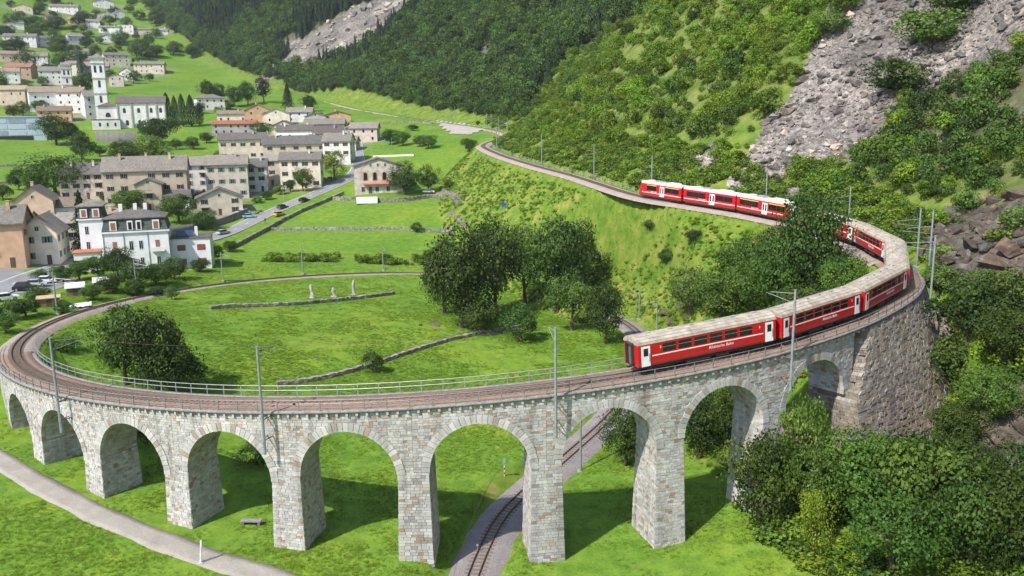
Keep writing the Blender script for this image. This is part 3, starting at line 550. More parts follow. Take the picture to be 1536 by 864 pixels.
BRIGHT = [(1.3, 318.8), (12.8, 456.9), (32.0, 479.5), (63.5, 444.1), (69.3, 307.1), (85.9, 232.8), (74.4, 208.0), (64.6, 195.5), (55.7, 189.7), (48.9, 180.1), (34.0, 200.8), (21.0, 232.3), (7.5, 273.5)]
ROCKY = [[(63.3, 128.1), (69.5, 127.9), (72.5, 118.1), (60.4, 92.5), (57.0, 98.2), (56.8, 106.6), (55.9, 109.2)], [(55.1, 107.9), (48.1, 87.6), (51.2, 84.5), (53.9, 82.4), (48.7, 72.7), (44.4, 76.9), (50.9, 96.3)]]

# ---------------------------------------------------------------- materials
MATS = {}
def srgb(r, g, b):
    f = lambda c: (c/255/12.92) if c/255 <= .04045 else ((c/255+.055)/1.055)**2.4
    return (f(r), f(g), f(b), 1.0)
def nt(name):
    m = bpy.data.materials.new(name); m.use_nodes = True
    t = m.node_tree
    for n in list(t.nodes): t.nodes.remove(n)
    out = t.nodes.new('ShaderNodeOutputMaterial'); b = t.nodes.new('ShaderNodeBsdfPrincipled')
    t.links.new(b.outputs[0], out.inputs['Surface'])
    MATS[name] = m
    return m, t, b, out
def noise(t, scale, detail=4.0, rough=.55, coord='Object', dist=0.0):
    tc = t.nodes.new('ShaderNodeTexCoord'); n = t.nodes.new('ShaderNodeTexNoise')
    n.inputs['Scale'].default_value = scale; n.inputs['Detail'].default_value = detail; n.inputs['Roughness'].default_value = rough
    n.inputs['Distortion'].default_value = dist
    t.links.new(tc.outputs[coord], n.inputs['Vector']); return n
def ramp(t, src, stops):
    r = t.nodes.new('ShaderNodeValToRGB'); e = r.color_ramp.elements
    while len(e) < len(stops): e.new(.5)
    for k, (p, c) in enumerate(stops):
        e[k].position = p; e[k].color = c if len(c) == 4 else (*c, 1)
    t.links.new(src, r.inputs[0]); return r
def mix(t, fac, a, b, mode='MIX'):
    m = t.nodes.new('ShaderNodeMix'); m.data_type = 'RGBA'; m.blend_type = mode
    for sock, v in ((m.inputs[0], fac), (m.inputs[6], a), (m.inputs[7], b)):
        if hasattr(v, 'is_linked') or hasattr(v, 'links'): t.links.new(v, sock)
        else: sock.default_value = v if not isinstance(v, tuple) or len(v) == 4 else (*v, 1)
    return m.outputs[2]
def bump(t, b, src, strength, dist):
    n = t.nodes.new('ShaderNodeBump'); n.inputs['Strength'].default_value = strength; n.inputs['Distance'].default_value = dist
    t.links.new(src, n.inputs['Height']); t.links.new(n.outputs[0], b.inputs['Normal'])
def plain(name, col, rough=.8, var=.12, scale=1.5, metal=0.0, bmp=0.0, tint=0.0):
    """paint / plaster / metal: a base colour with soft weathering"""
    if name in MATS: return MATS[name]
    m, t, b, o = nt(name)
    n = noise(t, scale, 6, .65)
    lo = tuple(c*(1-var*1.6) for c in col[:3])+(1,); hi = tuple(min(1, c*(1+var)) for c in col[:3])+(1,)
    r = ramp(t, n.outputs[0], [(.32, lo), (.62, hi)])
    c = r.outputs[0]
    if tint:
        oi = t.nodes.new('ShaderNodeObjectInfo'); c = mix(t, 1.0, c, ramp(t, oi.outputs['Random'], [(0, (1-tint,)*3), (.5, (1,1-tint*.15,1-tint*.3)), (1, (1+tint*.5,)*3)]).outputs[0], 'MULTIPLY')
    t.links.new(c, b.inputs['Base Color'])
    b.inputs['Roughness'].default_value = rough; b.inputs['Metallic'].default_value = metal
    if bmp: bump(t, b, n.outputs[0], bmp, .05)
    return m
def stone_mat(name, cols, rough=.9, tint=None):
    """masonry: each stone takes its own colour (attribute on joined stones, object random on single ones)"""
    m, t, b, o = nt(name)
    a = t.nodes.new('ShaderNodeAttribute'); a.attribute_name = 'pick'
    oi = t.nodes.new('ShaderNodeObjectInfo')
    ad = t.nodes.new('ShaderNodeMath'); ad.operation = 'ADD'
    t.links.new(a.outputs['Fac'], ad.inputs[0]); t.links.new(oi.outputs['Random'], ad.inputs[1])
    fr = t.nodes.new('ShaderNodeMath'); fr.operation = 'FRACT'; t.links.new(ad.outputs[0], fr.inputs[0])
    r = ramp(t, fr.outputs[0], cols); r.color_ramp.interpolation = 'CONSTANT'
    n = noise(t, 5.0, 6, .7)
    c = mix(t, .75, r.outputs[0], ramp(t, n.outputs[0], [(.25, (.45,.44,.42)), (.5, (.9,.9,.9)), (.75, (1.25,1.22,1.2))]).outputs[0], 'MULTIPLY')
    n2 = noise(t, .22, 5, .6)
    c = mix(t, .6, c, ramp(t, n2.outputs[0], [(.3, (.72,.70,.68)), (.6, (1.05,1.03,1.0))]).outputs[0], 'MULTIPLY')
    tc = t.nodes.new('ShaderNodeNewGeometry'); mp = t.nodes.new('ShaderNodeMapping'); mp.inputs['Scale'].default_value = (.9, .9, .07)
    t.links.new(tc.outputs['Position'], mp.inputs['Vector']); n3 = t.nodes.new('ShaderNodeTexNoise'); n3.inputs['Scale'].default_value = 1.0; n3.inputs['Detail'].default_value = 5; t.links.new(mp.outputs[0], n3.inputs['Vector'])
    c = mix(t, .8, c, ramp(t, n3.outputs[0], [(.3, (.58,.55,.52)), (.46, (.95,.94,.93)), (.6, (1,1,1)), (.72, (1.16,1.15,1.13))]).outputs[0], 'MULTIPLY')
    t.links.new(c, b.inputs['Base Color']); b.inputs['Roughness'].default_value = rough
    bump(t, b, n.outputs[0], .5, .04)
    return m
def leaf_mat(name, dark, mid, light, trans=.3, vr=(.66,1.3)):
    m, t, b, o = nt(name)
    oi = t.nodes.new('ShaderNodeObjectInfo')
    a = t.nodes.new('ShaderNodeAttribute'); a.attribute_name = 'pick'
    n = noise(t, .8, 3, .6)
    s = t.nodes.new('ShaderNodeMath'); s.operation = 'MULTIPLY_ADD'; s.inputs[1].default_value = .45
    t.links.new(a.outputs['Fac'], s.inputs[0]); t.links.new(n.outputs[0], s.inputs[2])
    r = ramp(t, s.outputs[0], [(.38, dark), (.66, mid), (.95, light)])
    hs = t.nodes.new('ShaderNodeHueSaturation')
    mr = t.nodes.new('ShaderNodeMapRange'); mr.inputs[3].default_value = .480; mr.inputs[4].default_value = .511
    t.links.new(oi.outputs['Random'], mr.inputs[0]); t.links.new(mr.outputs[0], hs.inputs['Hue'])
    mv = t.nodes.new('ShaderNodeMath'); mv.operation = 'MULTIPLY'; mv.inputs[1].default_value = 7.31
    t.links.new(oi.outputs['Random'], mv.inputs[0])
    fv = t.nodes.new('ShaderNodeMath'); fv.operation = 'FRACT'; t.links.new(mv.outputs[0], fv.inputs[0])
    mr2 = t.nodes.new('ShaderNodeMapRange'); mr2.inputs[3].default_value = vr[0]; mr2.inputs[4].default_value = vr[1]
    t.links.new(fv.outputs[0], mr2.inputs[0]); t.links.new(mr2.outputs[0], hs.inputs['Value'])
    t.links.new(r.outputs[0], hs.inputs['Color'])
    t.links.new(hs.outputs[0], b.inputs['Base Color']); b.inputs['Roughness'].default_value = .6
    b.inputs['Specular IOR Level'].default_value = .25
    tr = t.nodes.new('ShaderNodeBsdfTranslucent'); t.links.new(hs.outputs[0], tr.inputs[0])
    ms = t.nodes.new('ShaderNodeMixShader'); ms.inputs[0].default_value = trans
    t.links.new(b.outputs[0], ms.inputs[1]); t.links.new(tr.outputs[0], ms.inputs[2]); t.links.new(ms.outputs[0], o.inputs['Surface'])
    return m

# ---------------------------------------------------------------- mesh building
class MB:
    def __init__(s): s.v = []; s.f = []; s.p = []; s.mi = []; s.cur = 0
    def face(s, idx, pick=0.0): s.f.append(tuple(idx)); s.p.append(pick); s.mi.append(s.cur)
    def hexa(s, c, pick=0.0, skip=()):
        """8 corners: bottom ring 0-3 (ccw from above), top ring 4-7"""
        n = len(s.v); s.v.extend(tuple(p) for p in c)
        for k, q in enumerate(((3,2,1,0),(4,5,6,7),(0,1,5,4),(1,2,6,5),(2,3,7,6),(3,0,4,7))):
            if k not in skip: s.face([n+i for i in q], pick)
        return s
    def box(s, x0, x1, y0, y1, z0, z1, pick=0.0, skip=()):
        return s.hexa([(x0,y0,z0),(x1,y0,z0),(x1,y1,z0),(x0,y1,z0),(x0,y0,z1),(x1,y0,z1),(x1,y1,z1),(x0,y1,z1)], pick, skip)
    def tube(s, a, b, ra, rb=None, n=8, pick=0.0, cap=True):
        rb = ra if rb is None else rb
        a, b = Vector(a), Vector(b); d = (b-a).normalized()
        u = d.orthogonal().normalized(); w = d.cross(u); k = len(s.v)
        for P, r in ((a, ra), (b, rb)):
            for i in range(n):
                t = 2*math.pi*i/n; s.v.append(tuple(P+(u*math.cos(t)+w*math.sin(t))*r))
        for i in range(n):
            j = (i+1) % n; s.face((k+i, k+j, k+n+j, k+n+i), pick)
        if cap:
            s.face([k+i for i in range(n)][::-1], pick); s.face([k+n+i for i in range(n)], pick)
        return s
    def poly(s, pts, pick=0.0):
        k = len(s.v); s.v.extend(tuple(p) for p in pts); s.face(range(k, k+len(pts)), pick); return s
    def prism(s, pts, y0, y1, pick=0.0):
        """outline pts (x,z), ccw seen from -y, extruded from y0 to y1"""
        n = len(pts); k = len(s.v)
        s.v.extend((x, y0, z) for x, z in pts); s.v.extend((x, y1, z) for x, z in pts)
        s.face(range(k, k+n), pick); s.face([k+n+i for i in range(n)][::-1], pick)
        for i in range(n):
            j = (i+1) % n; s.face((k+i, k+n+i, k+n+j, k+j), pick)
        return s
    def mesh(s, name, mats, smooth=False):
        me = bpy.data.meshes.new(name); me.from_pydata(s.v, [], s.f)
        for m in (mats if isinstance(mats, (list, tuple)) else [mats]): me.materials.append(m)
        if any(s.p):
            at = me.attributes.new('pick', 'FLOAT', 'FACE'); at.data.foreach_set('value', s.p)
        if any(s.mi): me.polygons.foreach_set('material_index', s.mi)
        if smooth: me.polygons.foreach_set('use_smooth', [True]*len(s.f))
        me.update(); return me
    def build(s, name, mats, parent=None, smooth=False, **kw):
        return put(name, s.mesh(name, mats, smooth), parent, **kw)
def put(name, me, parent=None, loc=None, rz=None, scale=None, **kw):
    o = bpy.data.objects.new(name, me); COL.objects.link(o)
    if parent is not None: o.parent = parent
    if loc is not None: o.location = loc
    if rz is not None: o.rotation_euler = (0, 0, rz)
    if scale is not None: o.scale = scale if hasattr(scale, '__len__') else (scale,)*3
    for k, v in kw.items():
        if v is not None: o[k] = v
    return o
def empty(name, loc, rz=0.0, **kw): return put(name, None, None, loc, rz, **kw)
def np_mesh(name, V, F, mat, pick=None, smooth=False):
    """V (n,3), F (m,4) quads or (m,3)"""
    me = bpy.data.meshes.new(name); V = np.asarray(V, np.float32); F = np.asarray(F, np.int32); k = F.shape[1]
    me.vertices.add(len(V)); me.vertices.foreach_set('co', V.ravel())
    me.loops.add(F.size); me.loops.foreach_set('vertex_index', F.ravel())
    me.polygons.add(len(F)); me.polygons.foreach_set('loop_start', np.arange(0, F.size, k, dtype=np.int32))
    if smooth: me.polygons.foreach_set('use_smooth', np.ones(len(F), bool))
    me.materials.append(mat)
    if pick is not None:
        at = me.attributes.new('pick', 'FLOAT', 'FACE'); at.data.foreach_set('value', np.asarray(pick, np.float32))
    me.update(calc_edges=True); me.validate(); return me
def copy_tree(o, parent=None, **kw):
    c = o.copy(); COL.objects.link(c); c.parent = parent
    for k, v in kw.items(): c[k] = v
    for ch in o.children: copy_tree(ch, c)
    return c
def text_mesh(s, size, mat, shear=0.0):
    cu = bpy.data.curves.new('lettering', 'FONT'); cu.body = s; cu.size = size; cu.shear = shear
    cu.align_x = 'CENTER'; cu.align_y = 'CENTER'; cu.extrude = .004; cu.resolution_u = 2
    o = bpy.data.objects.new('lettering', cu); COL.objects.link(o)
    dg = bpy.context.evaluated_depsgraph_get(); me = bpy.data.meshes.new_from_object(o.evaluated_get(dg))
    bpy.data.objects.remove(o); me.materials.clear(); me.materials.append(mat); return me

# ---------------------------------------------------------------- ground
def ground_material():
    m, t, b, o = nt('meadow_and_slopes')
    za = t.nodes.new('ShaderNodeAttribute'); za.attribute_name = 'zone'
    sp = t.nodes.new('ShaderNodeSeparateColor'); t.links.new(za.outputs['Color'], sp.inputs[0])
    n1 = noise(t, .045, 6, .6); n2 = noise(t, .6, 6, .65); n3 = noise(t, 4.0, 5, .7)
    g1 = ramp(t, n2.outputs[0], [(.28, (.070,.142,.018)), (.5, (.112,.206,.024)), (.72, (.165,.262,.036))])
    g2 = ramp(t, n1.outputs[0], [(.3, (.70,.82,.75)), (.48, (1,1,1)), (.62, (1.35,1.12,1.0)), (.75, (1.75,1.25,1.5))])
    g = mix(t, .8, g1.outputs[0], g2.outputs[0], 'MULTIPLY')
    g = mix(t, .7, g, ramp(t, n3.outputs[0], [(.3, (.6,.66,.55)), (.5, (1,1,1)), (.68, (1.35,1.25,1.2))]).outputs[0], 'MULTIPLY')
    # rough hillside grass: yellower, with bare earth
    n4 = noise(t, .25, 7, .7)
    h = ramp(t, n4.outputs[0], [(.30, (.05,.10,.012)), (.45, (.10,.17,.02)), (.58, (.17,.21,.035)), (.70, (.28,.23,.10))])
    c = mix(t, sp.outputs[0], g, h.outputs[0])
    # forest floor / rock
    n5 = noise(t, .35, 8, .72)
    rk = ramp(t, n5.outputs[0], [(.3, (.03,.027,.02)), (.5, (.075,.066,.052)), (.62, (.14,.12,.10)), (.75, (.22,.19,.165))])
    c = mix(t, sp.outputs[1], c, rk.outputs[0])
    sc = ramp(t, noise(t, 1.1, 7, .75).outputs[0], [(.3, (.05,.047,.045)), (.5, (.16,.15,.143)), (.7, (.33,.315,.30))])
    scc = mix(t, .85, sc.outputs[0], ramp(t, noise(t, .06, 4, .6).outputs[0], [(.36, (.5,.46,.43)), (.5, (.95,.9,.85)), (.62, (1.5,1.38,1.28))]).outputs[0], 'MULTIPLY')
    c = mix(t, sp.outputs[2], c, scc)
    # trodden, sunburnt spots
    n6 = noise(t, .12, 5, .7, dist=.5)
    f = ramp(t, n6.outputs[0], [(.66, (0,0,0)), (.78, (.55,.55,.55))])
    c = mix(t, f.outputs[0], c, (.21,.21,.06,1))
    yd = ramp(t, noise(t, .5, 6, .7).outputs[0], [(.3, (.10,.13,.04)), (.45, (.20,.18,.13)), (.6, (.30,.275,.24)), (.75, (.36,.34,.31))])
    c = mix(t, za.outputs['Alpha'], c, yd.outputs[0])
    t.links.new(c, b.inputs['Base Color']); b.inputs['Roughness'].default_value = .95; b.inputs['Specular IOR Level'].default_value = .1
    ad = t.nodes.new('ShaderNodeMath'); ad.operation = 'ADD'; t.links.new(n3.outputs[0], ad.inputs[0]); t.links.new(n2.outputs[0], ad.inputs[1])
    bump(t, b, ad.outputs[0], .5, .12)
    return m
def inside(px, py, poly):
    r = np.zeros(np.shape(px), bool); n = len(poly)
    for i in range(n):
        x0, y0 = poly[i]; x1, y1 = poly[(i+1) % n]
        c = ((y0 > py) != (y1 > py)) & (px < (x1-x0)*(py-y0)/((y1-y0) or 1e-9)+x0)
        r ^= c
    return r
MD, _ = mountain_d(_gx, _gy)
UD, US, UI = polydist(_gx, _gy, TRACK[:I_ABUT:4])
def make_ground():
    ny, nx = GZ.shape
    V = np.stack([_gx, _gy, GZ], -1).reshape(-1, 3)
    i = np.arange(nx*ny).reshape(ny, nx)
    F = np.stack([i[:-1,:-1], i[:-1,1:], i[1:,1:], i[1:,:-1]], -1).reshape(-1, 4)
    me = np_mesh('ground', V, F, ground_material(), smooth=True)
    gy_, gx_ = np.gradient(GZ, GY, GX); slope = np.hypot(gx_, gy_)
    w = fbm(_gx/14, _gy/14, 3, 77)*.35
    emb = np.clip((slope-.33)/.2+w, 0, 1)*(UD < 45)*(MD < 4)
    near_h = np.clip((MD+2)/6, 0, 1)
    R = np.maximum(emb, near_h)
    G = np.clip((MD-8)/20+w*1.2, 0, 1)*np.clip((MD-1)/5, 0, 1)*np.where(inside(_gx, _gy, BRIGHT), .25, .8)
    for poly in ROCKY: G = np.maximum(G, inside(_gx+w*8, _gy+w*8, poly)*1.0)
    A = np.zeros_like(GZ)
    for hh in HOUSES: A = np.maximum(A, np.clip(1.25-(np.hypot(_gx-hh[0], _gy-hh[1])-.45*max(hh[4], hh[5]))/6+w, 0, 1))
    B = np.zeros_like(GZ)
    for poly in SCREE: B = np.maximum(B, inside(_gx+w*26, _gy+w*26, poly)*1.0)
    ca = me.color_attributes.new('zone', 'FLOAT_COLOR', 'POINT')
    ca.data.foreach_set('color', np.stack([R, G, B, A*.85], -1).astype(np.float32).ravel())
    o = put('ground', me, kind='structure')
    return o
make_ground()

# ---------------------------------------------------------------- ribbons laid along a line
def frame(P):
    T = np.gradient(P[:, :2], axis=0); T /= np.linalg.norm(T, axis=1)[:, None]
    return T, np.stack([T[:,1], -T[:,0]], 1)          # tangent, right-hand normal
def ribbon(name, P, section, mat, parent=None, closed=False, smooth=False, **kw):
    """section: list of (offset to the right, dz)"""
    T, N = frame(P); n = len(P); k = len(section)
    V = np.zeros((n, k, 3))
    for j, (o, dz) in enumerate(section):
        V[:, j, :2] = P[:, :2]+N*o; V[:, j, 2] = P[:, 2]+dz
    i = np.arange(n*k).reshape(n, k); a = i if not closed else np.concatenate([i, i[:, :1]], 1)
    F = np.stack([a[:-1,:-1], a[:-1,1:], a[1:,1:], a[1:,:-1]], -1).reshape(-1, 4)[:, ::-1]
    return put(name, np_mesh(name, V.reshape(-1, 3), F, mat, smooth=smooth), parent, **kw)
def ballast_mat(name, c0, c1, c2):
    m, t, b, o = nt(name)
    n = noise(t, 9.0, 6, .8); n2 = noise(t, .5, 4, .6)
    r = ramp(t, n.outputs[0], [(.3, c0), (.5, c1), (.68, c2)])
    c = mix(t, .6, r.outputs[0], ramp(t, n2.outputs[0], [(.3, (.7,.68,.66)), (.65, (1.15,1.1,1.1))]).outputs[0], 'MULTIPLY')
    t.links.new(c, b.inputs['Base Color']); b.inputs['Roughness'].default_value = .95
    bump(t, b, n.outputs[0], 1.0, .12); return m
BAL_GREY = ballast_mat('grey_ballast', (.10,.09,.09), (.25,.225,.225), (.42,.385,.38))
BAL_BROWN = ballast_mat('rusty_ballast', (.14,.085,.058), (.275,.180,.130), (.37,.265,.205))
BAL_PALE = ballast_mat('pale_ballast', (.16,.12,.10), (.33,.27,.235), (.46,.40,.36))
RAIL = plain('rail_steel', (.10,.07,.055), .5, .25, 3, .5)
SLEEP = plain('steel_sleeper', (.115,.085,.07), .8, .25, 4)
SLEEPW = plain('timber_sleeper', (.16,.12,.09), .9, .25, 4)

n_tr = len(TRACK)
rail_line = empty('railway_track', tuple(TRACK[I_LEFT]), kind='structure')
rail_line.location = (0, 0, 0)
def ballast(name, a, b, mat, w_top, w_bot, dz_bot, dzt=-.2):
    P = TRACK[a:b+1:2]
    return ribbon(name, P, [(-w_bot, dz_bot), (-w_top, dzt-.03), (-1.0, dzt), (0, dzt-.02), (1.0, dzt), (w_top, dzt-.03), (w_bot, dz_bot)], mat, rail_line)
i_low0 = track_index(-18, 214.3, I_LEFT)
ballast('ballast_bed', 0, I_ABUT-60, BAL_PALE, 2.0, 2.9, -.75)
ballast('ballast_bed', I_ABUT-62, I_LEFT+2, BAL_BROWN, 2.02, 2.05, -.45)
i_mix = track_index(-70, 120, I_LEFT)
ballast('ballast_bed', I_LEFT, i_low0, BAL_PALE, 1.9, 2.7, -.7)
ballast('ballast_bed', i_low0-2, n_tr-1, BAL_GREY, 1.9, 3.0, -.72)
for s in (-.5, .5):
    ribbon('rail', TRACK[::2], [(s-.06,-.16),(s-.035,-.15),(s-.03,0),(s+.03,0),(s+.035,-.15),(s+.06,-.16)], RAIL, rail_line)
# sleepers: the nearest ones one by one, the rest joined
sl = MB(); sl.box(-.11,.11,-.95,.95,-.1,0); sl_me = sl.mesh('sleeper', SLEEPW)
T_, N_ = frame(TRACK); S_ = np.arange(n_tr)*.5
cand = np.arange(0, n_tr*.5-1, .66); rest = MB()
def tr_at(s):
    k = min(max(s/.5, 0), n_tr-1.001); i = int(k); f = k-i
    p = TRACK[i]*(1-f)+TRACK[i+1]*f; t = T_[i]; return p, t
order = sorted(cand, key=lambda s: np.hypot(*(tr_at(s)[0][:2])) + (0 if tr_at(s)[0][1] > 60 else 1e4))
near = set(order[:240])
for s in cand:
    p, t = tr_at(s)
    if p[1] > 340: continue
    if s in near:
        put('sleeper', sl_me, rail_line, (p[0], p[1], p[2]-.15), math.atan2(t[1], t[0]))
    else:
        n = np.array([t[1], -t[0]]); c = []
        for dz in (-.1, 0):
            for a, b_ in ((-.11,.95),(-.11,-.95),(.11,-.95),(.11,.95)):
                q = p[:2]+t*a+n*b_; c.append((q[0], q[1], p[2]-.15+dz))
        rest.hexa(c, skip=(0,))
rest.build('sleeper_row', SLEEPW, rail_line, kind='stuff')

# ---------------------------------------------------------------- viaduct
GREYSTONE = stone_mat('grey_granite_masonry', [(0,(.36,.355,.35)),(.12,(.42,.415,.405)),(.28,(.47,.465,.455)),(.44,(.53,.525,.51)),(.60,(.45,.445,.44)),(.74,(.39,.38,.365)),(.84,(.27,.26,.25)),(.89,(.42,.35,.29)),(.94,(.34,.235,.165)),(.975,(.50,.44,.37))])
RINGSTONE = stone_mat('grey_ring_stone', [(0,(.42,.415,.41)),(.3,(.48,.475,.465)),(.6,(.54,.53,.515)),(.85,(.37,.36,.35)),(.95,(.36,.29,.24))])
BROWNSTONE = stone_mat('brown_rubble_masonry', [(0,(.25,.21,.17)),(.16,(.29,.25,.21)),(.34,(.22,.19,.16)),(.48,(.32,.285,.25)),(.62,(.17,.15,.13)),(.72,(.27,.22,.17)),(.85,(.25,.24,.23)),(.94,(.34,.31,.28))])
MORTAR = plain('lime_mortar', (.29,.28,.27), .95, .25, 2.0, 0, .3)
MORTARB = plain('dark_mortar', (.13,.10,.08), .95, .3, 2.0, 0, .3)
KSTONE = plain('dark_cornice_stone', (.20,.19,.18), .9, .25, 2.5, 0, .3)
TH0, DTH = -1.0035, .17188
CROWN = [TH0-k*DTH for k in range(9)]                       # arch centres, right to left
PIER = [TH0-(k+.5)*DTH for k in range(8)]
RO, RI, RM = 72.15, 67.85, 72.15
AR = 4.72                                                     # arch radius
def zdeck(th): return 31.76+4.366*th-.42                       # top of the masonry
def zcrown(th): return 31.76+4.366*th-2.25
def zspring(th): return zcrown(th)-AR
def FP(th, r, z): return (LOOP_C[0]+r*math.cos(th), LOOP_C[1]+r*math.sin(th), z)
via = empty('stone_viaduct', FP(PIER[4], 70, 9.3), label='long curved grey stone railway viaduct with nine round arches', category='viaduct')
VL = via.location.copy()
def vput(mb, name, mat, parent=None, **kw):
    mb.v = [(x-VL.x, y-VL.y, z-VL.z) for x, y, z in mb.v]
    return mb.build(name, mat, parent or via, **kw)
# core: spandrel walls, barrels
th_end = CROWN[-1]-.5*DTH-.10; th_beg = CROWN[0]+.5*DTH+.02
core = MB(); barrel = MB()
NSEG = 28
for k, tc in enumerate(CROWN):
    zs = zspring(tc)
    pts = []                                   # (angle offset, z) of the intrados, right to left
    for i in range(NSEG+1):
        a = math.pi*i/NSEG; pts.append((AR*math.cos(a)/RM, zs+AR*math.sin(a)))
    xs = [DTH/2]+[p[0] for p in pts]+[-DTH/2]; zz = [zs]+[p[1] for p in pts]+[zs]
    for r, flip in ((RO, False), (RI, True)):
        for i in range(len(xs)-1):
            t0, t1 = tc+xs[i], tc+xs[i+1]
            q = [FP(t0,r,zz[i]), FP(t1,r,zz[i+1]), FP(t1,r,zdeck(t1)), FP(t0,r,zdeck(t0))]
            core.poly(q if flip else q[::-1])
    for i in range(NSEG):
        (x0,z0),(x1,z1) = pts[i], pts[i+1]
        core.poly([FP(tc+x0,RO,z0), FP(tc+x1,RO,z1), FP(tc+x1,RI,z1), FP(tc+x0,RI,z0)])
# end block at the left
for r in (RO, RI):
    t0, t1 = CROWN[-1]-.5*DTH, th_end
    for i in range(4):
        a, b_ = t0+(t1-t0)*i/4, t0+(t1-t0)*(i+1)/4
        core.poly([FP(a,r,9), FP(b_,r,9), FP(b_,r,zdeck(b_)), FP(a,r,zdeck(a))])
    t0, t1 = CROWN[0]+.5*DTH, CROWN[0]+AR/RM
tops = np.linspace(th_beg, th_end, 90)
for a, b_ in zip(tops[:-1], tops[1:]):
    core.poly([FP(a,RI,zdeck(a)-.01), FP(a,RO,zdeck(a)-.01), FP(b_,RO,zdeck(b_)-.01), FP(b_,RI,zdeck(b_)-.01)])
t1 = CROWN[-1]-AR/RM
core.poly([FP(t1,RO,8), FP(t1,RI,8), FP(t1,RI,zspring(CROWN[-1])), FP(t1,RO,zspring(CROWN[-1]))])
for r in (RO, RI):
    core.poly([FP(t1,r,8), FP(CROWN[-1]-.5*DTH,r,8), FP(CROWN[-1]-.5*DTH,r,zspring(CROWN[-1])), FP(t1,r,zspring(CROWN[-1]))])
vput(core, 'arch_core', MORTAR)

def stonewall(mb, F, a_int, z0, z1, ch=.27, lmin=.3, lmax=.75, seed=0, out=(.015,.06), gap=.016, brown=None):
    """courses of separate stones; a_int(z) gives the free intervals of one course; F(a, z, o) maps to space"""
    r = random.Random(seed); z = z0; flip = None
    while z < z1-.08:
        h = min(ch*r.uniform(.75, 1.25), z1-z)
        if z1-z-h < .1: h = z1-z
        for a0, a1 in a_int(z+h/2):
            a = a0
            while a < a1-.05:
                l = r.uniform(lmin, lmax)
                if a1-a-l < lmin*.7: l = a1-a
                e = r.uniform(*out); g = gap
                j = lambda: r.uniform(-.015, .015)
                pk = r.random()
                if brown and r.random() < brown(a+l/2, z+h/2): pk = r.uniform(.88, .999)
                c = [F(a+g+j(), z+g, -.05), F(a+l-g+j(), z+g, -.05), F(a+l-g+j(), z+g+j(), e), F(a+g+j(), z+g+j(), e+r.uniform(-.01,.01)),
                     F(a+g+j(), z+h-g, -.05), F(a+l-g+j(), z+h-g, -.05), F(a+l-g+j(), z+h-g+j(), e), F(a+g+j(), z+h-g+j(), e)]
                mb.hexa(c, max(pk, .001), skip=(4,) if False else ())
                a += l
        z += h
def brownp(a, z): return max(0, .03+.30*(vnoise(np.array(a/4.0), np.array(z/2.5), 3)-.62)*2)
# outer and inner faces, per bay, from springing to deck
for side, RF, sg in (('out', RO, 1), ('in', RI, -1)):
    mb = MB()
    for k, tc in enumerate(CROWN):
        zs, zt = zspring(tc), zdeck(tc)
        half = DTH*RM/2
        def iv(z):
            d = z-zs; ring = AR+.78
            w = math.sqrt(max(0, ring*ring-d*d)) if d < ring else 0
            w = min(w, half)
            return [(-half, -w), (w, half)] if w > .01 else [(-half, half)]
        shear = 4.366
        def F(a, z, o):
            th = tc+a/RM; f = max(0, (z-zs))/(zt-zs)
            return FP(th, RF+sg*o, z+shear*(a/RM)*f*.999)
        stonewall(mb, F, iv, zs, zt-.02, seed=100+k, brown=brownp, lmin=.3 if side=='out' else .8, lmax=.75 if side=='out' else 1.6, ch=.27 if side=='out' else .5)
    t0, t1 = CROWN[-1]-.5*DTH, th_end
    stonewall(mb, lambda a, z, o: FP(t1+a/RM, RF+sg*o, z), lambda z: [(0, (t0-t1)*RM)], 10, zdeck(t1), seed=5)
    vput(mb, 'spandrel_stonework', GREYSTONE, kind='stuff')
# barrel lining
mb = MB()
for k, tc in enumerate(CROWN):
    zs = zspring(tc)
    def F(a, z, o):
        ph = z/AR; rr = AR-o; return FP(tc+rr*math.cos(ph)/RM, RO-a, zs+rr*math.sin(ph))
    stonewall(mb, F, lambda z: [(.42, RO-RI-.05)], 0, math.pi*AR, ch=.32, seed=300+k, out=(.01,.045))
vput(mb, 'barrel_stonework', GREYSTONE, kind='stuff')
# voussoirs, each one a stone of its own
vm = []
for q in range(5):
    w = MB(); r = random.Random(q); h = math.pi*AR/31
    d0, d1 = -.04+r.uniform(-.01,.01), .74+r.uniform(-.06,.08); e = .09+r.uniform(-.02,.03); g = .018
    s0, s1 = (h/2-g), (h/2-g)*(1+.74/AR)
    # local axes: x along the ring, y outward (towards the viewer), z radial
    w.hexa([(-s0,-.35,d0),(s0,-.35,d0),(s0,e,d0),(-s0,e,d0),(-s1,-.35,d1),(s1,-.35,d1),(s1,e+r.uniform(-.02,.02),d1),(-s1,e,d1)], 0.0)
    vm.append(w.mesh('voussoir', RINGSTONE))
for k, tc in enumerate(CROWN):
    zs = zspring(tc)
    for i in range(31):
        ph = math.pi*(i+.5)/31
        th = tc+AR*math.cos(ph)/RM
        p = Vector(FP(th, RO, zs+AR*math.sin(ph)))
        er = Vector((math.cos(th), math.sin(th), 0)); et = Vector((-math.sin(th), math.cos(th), 0)); ez = Vector((0,0,1))
        rad = et*math.cos(ph)+ez*math.sin(ph); tan = rad.cross(er)*-1
        M = Matrix((tan, er, rad)).transposed().to_4x4()
        o = put('voussoir', vm[rnd.randrange(5)], via); o.matrix_local = Matrix.Translation(p-VL) @ M
